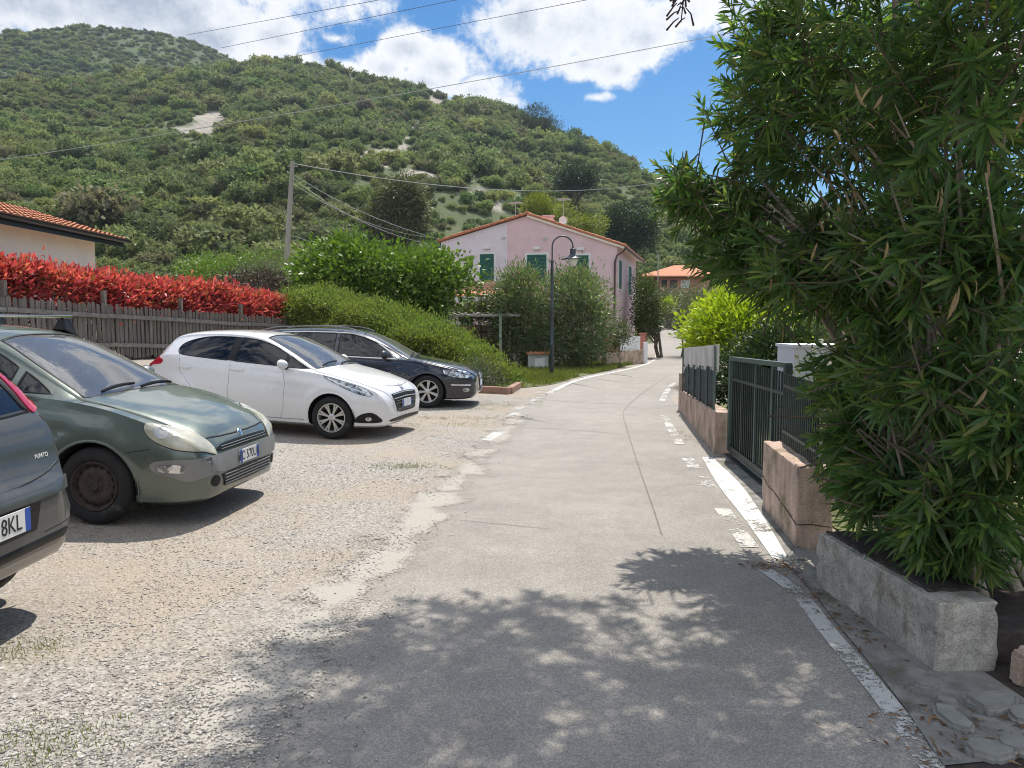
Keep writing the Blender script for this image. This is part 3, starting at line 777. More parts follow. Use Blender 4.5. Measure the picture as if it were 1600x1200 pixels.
# ------------------------------------------------------------------ trees and shrubs as things
def shrub(name, label, cat, base, blobs, m, n, per=14, sig=.2, L=.10, Wd=.05, group=None, trunk=None, r0=.06, seed=1, up=.25, droop=0.0, bark='bark', near=False, extra=None, shell=.55, keep=None, crown='crown', ntips=9):
    base = Vector(base); rng = np.random.default_rng(seed)
    root = empty(name, base, 0, label, cat, group)
    B = [(b[0] - base.x, b[1] - base.y, b[2] - base.z, b[3], b[4], b[5]) for b in blobs]
    p, d = blob_points(B, n, rng, shell)
    p = p[p[:, 2] > .03]; d = d[:len(p)]
    g = nz(p, max(.5, B[0][3] * .55), seed % 7); k = g > -.95
    p, d = p[k], unit(p[k] - np.mean(np.array(B)[:, :3], 0))
    foliage(crown, p, d, m, root, per, sig, L, Wd, rng, up, near, droop, keep)
    if extra:
        m2, frac, L2, W2, zmin = extra
        sel = rng.random(len(p)) < frac
        if zmin is not None: sel &= p[:, 2] > zmin
        foliage('blossom', p[sel] + d[sel] * .05, d[sel], m2, root, 8, sig * .6, L2, W2, rng, .4)
    if trunk:
        mb = MB(); rr_ = random.Random(seed)
        tips = []
        for b in (B * 6)[:ntips]:
            tips.append((b[0] + rr_.uniform(-.5, .5) * b[3], b[1] + rr_.uniform(-.5, .5) * b[4], b[2] + rr_.uniform(-.2, .5) * b[5]))
        for tp in tips:
            bx = (rr_.uniform(-1, 1) * trunk, rr_.uniform(-1, 1) * trunk, -.1)
            trunk_mb(mb, bx, [tp], r0 * rr_.uniform(.6, 1.1), rng=rr_, wob=.15)
        mb.build('trunk', M[bark], root, smooth=True)
    return root
def elips(px, py, Y, rx, rz, ry=None):
    """an ellipsoid of foliage at depth Y whose centre and half sizes were read off the photo in its pixels"""
    c = W(px, py, Y); s = Y / FPX
    return (c.x, Y, c.z, rx * s, (ry if ry else rx * s), rz * s)

# red hedge behind the picket fence, from the left edge of the view to the corner by the green hedge
hx = np.linspace(8.0, 22.2, 60)
def red_top(y): return np.interp(y, [8, 13.5, 16.5, 22.3], [2.70, 2.58, 2.44, 2.24])
rngh = np.random.default_rng(21)
N = 5200
yy = rngh.uniform(7.5, 22.4, N); t = rngh.random(N)
face = rngh.random(N)
xo = np.where(face < .5, -.25 - .15 * rngh.random(N), -.25 - 1.1 * rngh.random(N))
zt = red_top(yy) + nz(np.stack([xo * 2, yy], -1), .9, 2) * .10
zb = .95
zz = np.where(face < .5, zb + (zt - zb) * rngh.random(N) ** .8, zt - .15 * rngh.random(N))
P = np.stack([fence_x(yy) - .05 + xo, yy, zz], -1)
D = unit(np.where((face < .5)[:, None], np.array([.9, -.35, .25]), np.array([.15, -.1, 1.0])))
rel = (zt - zz)
hroot = empty('red_hedge', (float(fence_x(15)) - .5, 15, .9), 0, 'long hedge with bright red young leaves above the weathered picket fence', 'hedge')
off = np.array([float(fence_x(15)) - .5, 15, .9])
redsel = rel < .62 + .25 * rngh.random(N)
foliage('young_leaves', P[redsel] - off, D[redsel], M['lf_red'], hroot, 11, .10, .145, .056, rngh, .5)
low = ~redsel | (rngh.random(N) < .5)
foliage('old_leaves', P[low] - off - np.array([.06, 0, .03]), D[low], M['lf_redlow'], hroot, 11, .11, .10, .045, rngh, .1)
mb = MB(); rr_ = random.Random(4)
for i in range(34):
    y = 7.8 + i * .43; x = float(fence_x(y)) - .55
    trunk_mb(mb, (x - off[0], y - off[1], -.1), [(x - off[0] + rr_.uniform(-.2, .2), y - off[1] + rr_.uniform(-.2, .2), 1.3)], .025, 4, rr_, .06)
mb.build('stems', M['bark'], hroot, smooth=True)

# clipped green hedge running from the fence corner down to the road
gA, gB = np.array([-6.9, 22.6]), np.array([-.15, 19.3])
def hedge_px_top(px): return np.interp(px, [440, 470, 520, 560, 600, 640, 680, 700, 725, 750, 770, 790, 800], [447, 448, 460, 468, 480, 496, 512, 524, 540, 558, 574, 590, 604])
N = 5600; t = rngh.random(N) ; face = rngh.random(N)
wd = rngh.random(N)
bx = gA[0] + (gB[0] - gA[0]) * t; by = gA[1] + (gB[1] - gA[1]) * t
pxs = 800 + FPX * bx / by
ztop = CAM_H + (HORIZ - hedge_px_top(pxs)) / FPX * by
thick = np.interp(t, [0, .8, 1], [2.4, 1.8, .7])
nx, ny = .439, .898   # towards the house
roundf = np.sqrt(np.clip(1 - (2 * wd - 1) ** 4, 0, 1))
top = np.maximum((ztop - .30) * (0.88 + .12 * roundf), .2) + nz(np.stack([bx * 1.5, wd * 3], -1), .8, 3) * .22
fr = face < .5
zz = np.where(fr, top * (0.04 + .96 * rngh.random(N) ** .75), top - .1 * rngh.random(N))
dpt = np.where(fr, -.08 * rngh.random(N) + .16 * nz(np.stack([bx * 1.6, zz * 2.0], -1), .8, 6), wd) * thick
P = np.stack([bx + nx * dpt, by + ny * dpt, zz], -1)
D = unit(np.where(fr[:, None], np.array([-.25, -.85, .4]), np.array([0, -.1, 1.0])))
root = empty('green_hedge', (-3.5, 21.2, 0), 0, 'sloping green hedge with yellowish tips behind the dark estate car', 'hedge')
foliage('crown', P - np.array([-3.5, 21.2, 0]), D, M['lf_hedge'], root, 18, .12, .088, .040, rngh, .6)
# broad-leaved tree behind the hedge
shrub('fig_tree', 'broad bright green tree behind the green hedge, left of the pink house', 'tree', (-3.5, 27, 0),
      [elips(560, 440, 27, 95, 55, 2.0), elips(520, 420, 27.5, 60, 40, 1.6), elips(640, 440, 26.5, 70, 52, 1.8), elips(690, 445, 26, 45, 45, 1.2), elips(600, 470, 27, 90, 45, 2.0), elips(720, 437, 26, 24, 18, .7), elips(510, 470, 27, 50, 40, 1.4), elips(655, 480, 26, 40, 30, 1.0), elips(540, 400, 27, 50, 22, 1.2)],
      M['lf_fig'], 1500, 15, .24, .19, .13, trunk=.15, r0=.09, seed=31, up=.2, bark='bark_pale', shell=.6)
# shrubs between the red hedge and the hill
shrub('olive_shrub', 'pale grey green shrub behind the red hedge, below the utility pole', 'shrub', (-10.3, 31, .3), [elips(440, 435, 31, 40, 26, 1.2), elips(410, 428, 32, 40, 20, 1.2)], M['lf_greygreen'], 420, 14, .2, .10, .045, trunk=.2, seed=33)
shrub('citrus_shrub', 'bright green shrub behind the red hedge, right of the cream house', 'shrub', (-12.6, 33, .3), [elips(350, 432, 33, 62, 24, 1.4), elips(400, 420, 34, 60, 22, 1.4), elips(320, 425, 34, 36, 18, 1.2)], M['lf_fig'], 560, 14, .22, .13, .07, trunk=.25, seed=34)
shrub('purple_shrub', 'dark purplish shrub above the right end of the red hedge', 'shrub', (-9.2, 26.5, .3), [elips(385, 446, 26.5, 50, 20, 1.0), elips(420, 450, 26, 30, 18, .8)], leaf_mat('purple leaf', [(.05, .03, .03), (.09, .05, .04), (.035, .04, .02)], .2), 360, 14, .16, .09, .05, trunk=.15, seed=35)
# oleanders in front of the pink house
shrub('flowering_oleander', 'tall oleander with reddish flower tips left of the street lamp', 'shrub', (.4, 27.2, 0),
      [elips(820, 468, 27.6, 46, 42, 1.2), elips(808, 515, 27.6, 38, 45, 1.2), elips(840, 525, 27.4, 32, 46, 1.2), elips(805, 446, 27.8, 28, 24, .9), elips(826, 545, 27.2, 26, 26, 1.0)],
      M['lf_oleander_far'], 950, 15, .21, .17, .046, trunk=.35, r0=.04, seed=41, up=.45, extra=(M['lf_flower'], .12, .05, .04, 2.4))
shrub('oleander_bush', 'big round oleander bush right of the street lamp against the pink wall', 'shrub', (2.4, 26.2, 0),
      [elips(898, 468, 27.0, 46, 44, 1.4), elips(908, 515, 26.8, 42, 46, 1.4), elips(890, 442, 27.2, 34, 24, 1.0), elips(880, 538, 26.6, 30, 36, 1.1), elips(930, 480, 27.2, 22, 38, .9), elips(910, 548, 26.6, 28, 26, .9)],
      M['lf_oleander_far'], 1050, 15, .21, .17, .046, trunk=.35, r0=.04, seed=42, up=.45)
shrub('climbing_shrub', 'small bare-stemmed shrub in front of the pink garden wall', 'shrub', (3.9, 28.2, 0), [elips(955, 518, 28, 24, 22, .6), elips(968, 525, 28, 16, 16, .5), elips(940, 540, 27.8, 14, 14, .5)], M['lf_mixed'], 260, 14, .13, .08, .04, trunk=.25, r0=.03, seed=43, bark='bark_pale')
shrub('garden_tree', 'leaning garden tree with dense crown beside the right corner of the pink house', 'tree', (6.75, 35.2, 0),
      [elips(1010, 472, 35.6, 17, 28, 1.1), elips(1010, 498, 35.2, 19, 24, 1.1), elips(1004, 448, 36.2, 12, 20, .9), elips(1018, 485, 35.2, 13, 22, .8)], M['lf_mixed'], 620, 15, .2, .10, .055, trunk=.12, r0=.07, seed=44)
# beyond the bend
shrub('far_hedge_bush', 'rounded grey green bush below the orange roofed house', 'shrub', (16.5, 84, Hf(16.5, 84)), [elips(1028, 478, 84, 22, 16, 2.0), elips(1050, 472, 86, 30, 13, 2.0), elips(1074, 476, 80, 30, 14, 2.0)], M['lf_greygreen'], 420, 14, .5, .32, .16, seed=45)
shrub('far_garden_bush', 'small bright green bush on the far stone wall at the bend', 'shrub', (15.2, 73, Hf(15.2, 73)), [elips(1047, 476, 72, 9, 7, .6), elips(1040, 480, 72, 8, 6, .6)], M['lf_lime'], 120, 12, .22, .2, .1, seed=46)
shrub('far_pink_bush', 'small pink flowering bush beside the far wall', 'shrub', (14.2, 73, Hf(14.2, 73)), [elips(1034, 480, 73, 8, 9, .6), elips(1030, 490, 73, 7, 8, .6)], leaf_mat('pink bush leaf', [(.26, .10, .10), (.08, .10, .04), (.35, .16, .15)], .3), 110, 12, .22, .2, .1, seed=47)
# right hand side
shrub('lime_shrub', 'glowing yellow green shrub above the reed-topped fence on the right', 'shrub', (5.6, 19, 0),
      [elips(1128, 512, 19, 50, 34, 1.3), elips(1150, 492, 19.4, 48, 34, 1.3), elips(1108, 516, 19, 28, 24, 1.0), elips(1180, 515, 18.6, 46, 34, 1.3), elips(1145, 533, 18.6, 58, 20, 1.3), elips(1165, 474, 19.6, 34, 28, 1.0)],
      M['lf_lime'], 1300, 14, .16, .17, .062, trunk=.3, r0=.04, seed=51, up=.5, bark='bark_pale')
shrub('dark_shrub', 'dark dense shrub behind the green gate', 'shrub', (4.2, 12.6, 0), [elips(1190, 560, 12.6, 46, 30, .8), elips(1222, 550, 12.2, 36, 40, .8), elips(1150, 600, 12.0, 32, 40, .7), elips(1205, 600, 12.0, 44, 50, .7), elips(1240, 560, 12, 30, 40, .7)], M['lf_dark'], 1000, 14, .14, .09, .04, trunk=.3, r0=.03, seed=52)
shrub('grey_shrub', 'grey green loose shrub behind the yellow green one at the bend', 'shrub', (8.2, 36, 0), [elips(1075, 490, 36, 26, 20, 1.4), elips(1100, 470, 37, 40, 26, 1.6), elips(1180, 470, 34, 60, 30, 2)], M['lf_greygreen'], 620, 14, .3, .14, .06, trunk=.3, seed=53)
shrub('roadside_tree', 'pale green tree seen through the oleander on the right', 'tree', (13.5, 30, 0), [elips(1300, 420, 30, 130, 70, 3), elips(1420, 380, 30, 120, 90, 3), elips(1240, 470, 28, 80, 50, 2), elips(1540, 400, 28, 120, 90, 3)], M['lf_fig'], 900, 14, .4, .22, .11, trunk=.3, r0=.12, seed=54)
# trees on the lower slope
b = hit_hill(617, 372)
def tree_on(px, py_base, Y, *a, **k): pass
def Zb(px, Y):
    c = W(px, 500, Y); return (c.x, Y, Hf(c.x, Y))
shrub('eucalyptus_tree', 'tall olive brown tree on the lower slope left of the pink house', 'tree', Zb(617, 78), [elips(625, 318, 78, 36, 36, 2.2), elips(600, 345, 78, 34, 28, 2.2), elips(645, 340, 78, 24, 36, 1.8), elips(610, 362, 77, 44, 16, 2.2), elips(632, 296, 78, 24, 18, 1.5)], M['lf_euca'], 1700, 14, .42, .34, .12, trunk=.3, r0=.16, seed=61, droop=.5, up=0, bark='bark_pale')
shrub('dark_pine', 'large dark round tree on the slope above the orange roof', 'tree', Zb(985, 112), [elips(985, 350, 112, 36, 34, 3), elips(1000, 365, 112, 28, 26, 3), elips(960, 352, 113, 20, 26, 2)], M['lf_dark'], 800, 14, .5, .38, .18, trunk=.3, r0=.2, seed=62)
shrub('dark_pine', 'broad dark tree behind the ridge of the pink house roof', 'tree', Zb(900, 150), [elips(900, 278, 150, 30, 18, 3.5), elips(885, 284, 150, 18, 14, 2.6), elips(918, 283, 150, 16, 14, 2.6)], M['lf_dark'], 520, 14, .6, .45, .22, trunk=.3, r0=.2, seed=63)
shrub('yellow_tree', 'yellowish flowering tree rising behind the pink house roof', 'tree', Zb(840, 72), [elips(842, 322, 72, 16, 20, 1.1), elips(826, 326, 72, 9, 14, .7), elips(856, 328, 72, 10, 14, .8), elips(842, 338, 72, 24, 8, 1.2)], M['lf_yellow'], 380, 13, .28, .22, .09, trunk=.2, r0=.1, seed=64, up=.7)
shrub('broom_shrub', 'yellow tinged shrub on the slope right of the pink house chimney', 'shrub', Zb(915, 78), [elips(905, 352, 78, 20, 14, 1.3), elips(930, 350, 78, 18, 12, 1.3), elips(885, 330, 80, 14, 12, 1.2)], M['lf_yellow'], 300, 13, .35, .25, .10, seed=65)
for i, (px_, py_, Y_, rx_, rz_) in enumerate([(730, 175, 300, 0, 0)]): pass
shrub('ridge_pine', 'dark feathery pine breaking the skyline of the ridge', 'tree', tuple(hit_hill(838, 214, 150)), [(lambda c: (c.x, c.y, c.z + 5.5, 4.2, 4.2, 4.5))(hit_hill(838, 214, 150)), (lambda c: (c.x - 3.5, c.y, c.z + 3.5, 3.2, 3, 3))(hit_hill(838, 214, 150)), (lambda c: (c.x + 4.5, c.y, c.z + 2.8, 3.6, 3, 3))(hit_hill(838, 214, 150))], M['lf_dark'], 420, 13, .7, .6, .25, trunk=.4, r0=.25, seed=66)

shrub('garden_hedge', 'dark leafy hedge seen through the stems of the big oleander', 'hedge', (4.2, 6.6, 0), [(3.5, 6.4, .8, .7, .8, .9), (4.2, 6.2, .8, .8, .9, 1.0), (4.9, 5.6, .8, .8, .8, .95), (5.4, 4.8, .8, .8, .8, .95), (5.6, 3.9, .8, .7, .8, .9), (3.3, 7.3, .7, .5, .6, .7)], M['lf_mixed'], 900, 14, .16, .10, .04, trunk=.8, r0=.02, seed=75)
# ------------------------------------------------------------------ roofs
def tile_roof(name, o, u, v, nu, m, parent, period=.22, amp=.035, thick=.05, step=.34):
    """corrugated clay tiles on the rectangle o + a*u + b*v (u along the eave, v up the slope)"""
    o, u, v = Vector(o), Vector(u), Vector(v)
    Lu, Lv = u.length, v.length
    nrm = u.cross(v).normalized()
    if nrm.z < 0: nrm = -nrm
    k = max(4, int(Lu / period * 8)); rows = max(1, int(round(Lv / step)))
    vs, fs = [], []
    for r in range(rows):
        for e, (t, dz) in enumerate(((r / rows, .03), ((r + 1.12) / rows, 0.0))):
            t = min(t, 1.0)
            for i in range(k + 1):
                a = i / k
                h = amp * abs(math.cos(math.pi * a * Lu / period)) ** .7 + dz
                vs.append(o + u * a + v * t + nrm * h)
    n = k + 1
    for r in range(rows):
        b = r * 2 * n
        for i in range(k):
            fs.append((b + i, b + i + 1, b + n + i + 1, b + n + i))
    b0 = len(vs)
    for i in range(n):
        vs.append(vs[i] - nrm * (thick + .03))
    for i in range(k): fs.append((i, b0 + i, b0 + i + 1, i + 1))
    me = bpy.data.meshes.new(name); me.from_pydata(vs, [], fs)
    ob = link(name, me, m, parent, smooth=True)
    me.set_sharp_from_angle(angle=R(50))
    return ob
# ------------------------------------------------------------------ cream house at the left
root = empty('cream_house', (-13.6, 15, .9), 0, 'single-storey cream house with red tile roof and dark gutter behind the red hedge', 'house')
o3 = Vector((-13.6, 15, .9))
mb = MB()
Y0, Y1, XW, XL = 7.0, 20.75, -11.15, -16.05
zE, zR = 3.86, 4.66
poly = [(XW, .6), (XL, .6), (XL, zE), (-13.6, zR - .05), (XW, zE)]
mb.prism(poly, lambda a, b, d: Vector((a, d, b)) - o3, Y0, Y1)
mb.build('wall', M['cream'], root)
tile_roof('roof', Vector((-10.62, Y0 - .4, 3.86)) - o3, (0, Y1 - Y0 + 1.0, 0), (-2.98, 0, .90), 0, M['tile'], root)
tile_roof('roof', Vector((-16.58, Y0 - .4, 3.86)) - o3, (0, Y1 - Y0 + 1.0, 0), (2.98, 0, .90), 0, M['tile2'], root)
mb = MB()
mb.prism([(-10.66, 3.80), (-13.6, 4.68), (-16.54, 3.80), (-16.54, 3.66), (-13.6, 4.54), (-10.66, 3.66)], lambda a, b, d: Vector((a, d, b)) - o3, Y0 - .35, Y1 + .55)
mb.build('roof_slab', M['cream'], root)
mb = MB(); pts = []
for i in range(9):
    a = math.pi + math.pi * i / 8; pts.append((.09 * math.cos(a), .085 * math.sin(a)))
for i in range(8, -1, -1):
    a = math.pi + math.pi * i / 8; pts.append((.078 * math.cos(a), .073 * math.sin(a)))
mb.prism(pts, lambda a, b, d: Vector((-10.55 + a, d, 3.84 + b)) - o3, Y0 - .4, Y1 + .62)
mb.box(Vector((-10.655, (Y0 + Y1) / 2 + .1, 3.73)) - o3, (.03, Y1 - Y0 + .9, .17))
mb.build('gutter', M['gutter'], root)

# ------------------------------------------------------------------ picket fence
root = empty('picket_fence', (float(fence_x(15)), 15, .9), 0, 'weathered grey wooden picket fence below the red hedge', 'fence')
o3 = Vector((float(fence_x(15)), 15, .9))
def ftop(y): return float(np.interp(y, [6, 13.5, 16.5, 22.3], [2.30, 2.07, 1.94, 1.72]))
fd = Vector((.306, 1, 0)).normalized(); fn = Vector((fd.y, -fd.x, 0))
mb = MB(); rr_ = random.Random(8); s = 0.0; y = 7.2
while y < 22.2:
    base = Vector((float(fence_x(y)), y, 0)); zt = ftop(y) + rr_.uniform(-.035, .03); zb = zt - 1.06 + rr_.uniform(-.03, .03)
    wd_ = rr_.uniform(.075, .1); tilt = rr_.uniform(-.02, .02); th = .018; back = .012 * rr_.random()
    prof = [(-wd_ / 2, zb), (wd_ / 2, zb), (wd_ / 2 + tilt, zt - .05), (wd_ * .32 + tilt, zt - .012), (tilt, zt), (-wd_ * .32 + tilt, zt - .012), (-wd_ / 2 + tilt, zt - .05)]
    mb.prism(prof, lambda a, b, d, base=base: base + fd * a + fn * d + Vector((0, 0, b)) - o3, -th / 2 - back, th / 2 - back)
    if rr_.random() < .8:   # second, staggered row of boards behind
        b2 = base + fd * .058 - fn * .075
        mb.prism([(-.045, zb), (.045, zb), (.045, zt - .16 + rr_.uniform(-.06, .04)), (-.045, zt - .16)], lambda a, b, d, b2=b2: b2 + fd * a + fn * d + Vector((0, 0, b)) - o3, -.008, .008)
    y += .112
mb.build('picket_panel', M['wood_old'], root)
for dz in (-.24, -.83):
    mb = MB()
    for i in range(7):
        ya, yb = 7.2 + i * 2.15, min(22.2, 7.2 + (i + 1) * 2.15) - .02
        mb.bar(Vector((float(fence_x(ya)), ya, ftop(ya) + dz)) + fn * .035 - o3, Vector((float(fence_x(yb)), yb, ftop(yb) + dz + rr_.uniform(-.02, .02))) + fn * .035 - o3, .035, .085)
    mb.build('rail', M['wood_rail'], root)
for i in range(8):
    ya = 7.3 + i * 2.12; mb = MB()
    mb.box(Vector((float(fence_x(ya)), ya, ftop(ya) - .45)) - fn * .05 - o3, (.085, .085, 1.45))
    mb.build('post', M['wood_old'], root)

# ------------------------------------------------------------------ pink house
C0 = Vector((4.48, 33.0, 0)); dF = Vector((.259, .966, 0)); dG = Vector((-.966, .259, 0))
zR_, zL_, zA, tA, tW, dep = 4.93, 5.27, 6.30, 3.94, 7.95, 7.6
root = empty('pink_house', C0, 0, 'two-storey house with lilac and pink gable, green shutters and tile roof', 'house')
def gp(t, z, out=0.0): return dG * t + Vector((0, 0, z)) - dF * out            # on the gable, local to C0
def fp(t, z, out=0.0): return dF * t + Vector((0, 0, z)) - dG * out            # on the side facade
def zroof(t): return zR_ + (zA - zR_) * t / tA if t < tA else zL_ + (zA - zL_) * (tW - t) / (tW - tA)
tS = 4.86
mb = MB(); fnc = lambda a, b, d: gp(a, b) + dF * d
mb.prism([(0, 0), (tS, 0), (tS, zroof(tS) - .04), (tA, zA - .04), (0, zR_ - .04)], fnc, 0, dep); mb.build('wall', M['pink'], root)
mb = MB(); mb.prism([(tS, 0), (tW, 0), (tW, zL_ - .04), (tS, zroof(tS) - .04)], fnc, 0, dep); lw = mb.build('wall', M['lilac'], root); lw['label'] = 'lilac left half of the gable'
ov = .38
sl = (zA - zR_) / tA
tile_roof('roof', gp(-ov, zR_ - sl * ov + .02, .16), dF * (dep + .4), gp(tA, zA + .02) - gp(-ov, zR_ - sl * ov + .02), 0, M['tile'], root)
sl2 = (zA - zL_) / (tW - tA)
tile_roof('roof', gp(tW + .12, zL_ - sl2 * .12 + .02, .16), dF * (dep + .4), gp(tA, zA + .02) - gp(tW + .12, zL_ - sl2 * .12 + .02), 0, M['tile'], root)
mb = MB()
mb.prism([(-ov, zR_ - sl * ov - .10), (-ov, zR_ - sl * ov + .01), (tA, zA + .01), (tA, zA - .10)], fnc, -.10, dep + .2)
mb.build('eave_board', M['cream'], root)
# verge tiles along the gable slopes
mb = MB(); rr_ = random.Random(3)
for (ta, tb) in ((-ov, tA), (tW + .1, tA)):
    n = int(abs(tb - ta) / .30)
    za = zR_ - sl * ov if ta < 0 else zL_ - sl2 * .1
    for i in range(n):
        f0, f1 = i / n, (i + 1.15) / n
        p0 = gp(ta + (tb - ta) * f0, za + (zA - za) * f0 + .075 + rr_.uniform(-.008, .008), .10); p1 = gp(ta + (tb - ta) * min(f1, 1), za + (zA - za) * min(f1, 1) + .06, .10)
        mb.tube([p0 - Vector((0, 0, .02)), p1 - Vector((0, 0, .02))], [.066, .054], 8)
for i in range(22):
    p0 = gp(tA, zA + .07) + dF * (i * .36 - .1); mb.tube([p0, p0 + dF * .42], [.10, .085], 8)
mb.build('verge_tiles', M['tile'], root, smooth=True)
def shutter(name, t0, t1, z0, z1, fn, parent, out=.03):
    mb = MB()
    w_ = t1 - t0
    halves = ((t0, (t0 + t1) / 2 - .006), ((t0 + t1) / 2 + .006, t1))
    for (a, b) in halves:
        for (c, d, e, f) in ((a, a + .05, z0, z1), (b - .05, b, z0, z1), (a + .05, b - .05, z0, z0 + .08), (a + .05, b - .05, z1 - .08, z1)):
            vs = [fn(x, z, o_) for o_ in (0.004, out) for (x, z) in ((c, e), (d, e), (d, f), (c, f))]
            mb.add(vs, [(0, 1, 2, 3), (7, 6, 5, 4), (0, 4, 5, 1), (1, 5, 6, 2), (2, 6, 7, 3), (3, 7, 4, 0)])
        n = max(1, round((z1 - z0 - .16) / .06)); ps = (z1 - z0 - .16) / n
        for i in range(n):
            zz = z0 + .08 + i * ps
            vs = [fn(a + .05, zz, out), fn(b - .05, zz, out), fn(b - .05, zz + ps, .008), fn(a + .05, zz + ps, .008), fn(a + .05, zz, .004), fn(b - .05, zz, .004)]
            mb.add(vs, [(0, 1, 2, 3), (0, 4, 5, 1), (4, 3, 2, 5)])
    return mb.build(name, M['green_shutter'], parent)
def surround(t0, t1, z0, z1, fn, parent, w=.09):
    mb = MB()
    for (a, b, c, d) in ((t0 - w, t0, z0 - .04, z1 + w), (t1, t1 + w, z0 - .04, z1 + w), (t0, t1, z1, z1 + w)):
        vs = [fn(x, z, o_) for o_ in (-.02, .018) for (x, z) in ((a, c), (b, c), (b, d), (a, d))]
        mb.add(vs, [(0, 1, 2, 3), (7, 6, 5, 4), (0, 4, 5, 1), (1, 5, 6, 2), (2, 6, 7, 3), (3, 7, 4, 0)])
    vs = [fn(x, z, o_) for o_ in (-.02, .06) for (x, z) in ((t0 - w - .03, z0 - .09), (t1 + w + .03, z0 - .09), (t1 + w + .03, z0 - .042), (t0 - w - .03, z0 - .042))]
    mb.add(vs, [(0, 1, 2, 3), (7, 6, 5, 4), (0, 4, 5, 1), (1, 5, 6, 2), (2, 6, 7, 3), (3, 7, 4, 0)])
    return mb.build('frame', M['white'], parent)
def t_of(px):       # gable parameter under image column px
    k = (px - 800) / FPX
    return (C0.x - k * C0.y) / (k * dG.y - dG.x)
def z_of(px, py):
    t = t_of(px); Y = C0.y + dG.y * t
    return W(px, py, Y).z
for (p0, p1, y0, y1) in ((750.5, 772, 440, 397), (823.5, 853.5, 440, 398), (894, 918.5, 441, 399)):
    t0, t1 = t_of(p1), t_of(p0); z1 = z_of((p0 + p1) / 2, y1); z0 = z_of((p0 + p1) / 2, y0)
    sh = shutter('shutter', t0, t1, z0, z1, gp, root); surround(t0, t1, z0, z1, gp, sh)
    mb = MB(); mb.box(gp((t0 + t1) / 2, z1 + .27, .05), (.32, .09, .13), math.atan2(dG.y, dG.x)); mb.build('wall_lamp', M['white'], root, bevel=.03)
for px_, py_ in ((787, 372), (851, 373)):
    mb = MB(); mb.box(gp(t_of(px_), z_of(px_, py_), .01), (.16, .05, .09), math.atan2(dG.y, dG.x)); mb.build('vent', M['grey_box'], root)
for (t0, t1, z0, z1) in ((.55, 1.35, 3.1, 4.32), (4.3, 5.3, 3.0, 4.32)):
    sh = shutter('shutter', t0, t1, z0, z1, fp, root); surround(t0, t1, z0, z1, fp, sh, .06)
mb = MB()
mb.tube([gp(-ov + .02, zR_ - sl * ov - .04) + dF * (i * .5 - .12) for i in range(17)], .06, 8)
mb.build('gutter', M['pipe'], root, smooth=True)
mb = MB()
mb.tube([gp(-ov + .02, zR_ - sl * ov - .05, .0), gp(-.25, zR_ - .32, .05), gp(.0, zR_ - .48, .06), gp(.09, zR_ - .75, .06), gp(.09, 2.6, .06), gp(.09, .1, .06)], .04, 8)
mb.build('drainpipe', M['pipe'], root, smooth=True)
for (px_, top, Yo) in ((786, 316, 2.2), (869, 314, 1.5)):
    t = t_of(px_); b = gp(t, zroof(t)) + dF * Yo
    mb = MB(); h = z_of(px_, top) * 1.05 - b.z
    mb.tube([b, b + Vector((0, 0, h))], .02, 6)
    for k in range(5):
        q = b + Vector((0, 0, h - .05)) + dF * 0 + dG * 0
        mb.tube([q + dG * .3 + dF * (k * .14 - .3), q - dG * .3 + dF * (k * .14 - .3)], .008, 5)
    mb.tube([b + Vector((0, 0, h - .05)) - dF * .35, b + Vector((0, 0, h - .05)) + dF * .35], .01, 5)
    an = mb.build('antenna', M['wire_pale'], root)
    mb = MB(); Mx = Matrix.Translation(b + Vector((0, 0, .35)) - dF * .1) @ Matrix.Rotation(R(80), 4, 'X')
    mb.lathe([(0.001, -.05), (.10, -.035), (.18, 0), (.19, .01), (.1, -.02), (.001, -.035)], 16, Mx); mb.build('satellite_dish', M['white'], an, smooth=True)
mb = MB(); cb = gp(tA + .2, zA - .15) + dF * 5; mb.box(cb + Vector((0, 0, .35)), (.5, .4, .7), .26); mb.box(cb + Vector((0, 0, .74)), (.62, .52, .07), .26); mb.build('chimney', M['pink'], root)
# lean-to porch at the left foot of the gable
mb = MB(); a0, a1 = W(690, 463, 32.6) - C0, W(798, 463, 31.6) - C0
q0, q1 = W(690, 441, 34.7) - C0, W(798, 442, 34.0) - C0
tile_roof('porch_roof', a0, a1 - a0, (q0 - a0), 0, M['tile'], root)
mb = MB(); up = Vector((0, 0, 1))
mb.bar(a0 + up * -.12, a1 + up * -.12, .12, .22); mb.build('porch_beam', M['white'], root)
mb = MB()
for f in (.04, .5, .96):
    p = a0.lerp(a1, f); mb.box((p.x, p.y + .05, (p.z - .23) / 2), (.22, .22, p.z - .23))
mb.build('porch_post', M['pink'], root)
mb = MB(); mb.box(gp(6.6, 1.0, .01), (.9, .06, 2.0), math.atan2(dG.y, dG.x)); mb.build('door', M['green_shutter'], root)

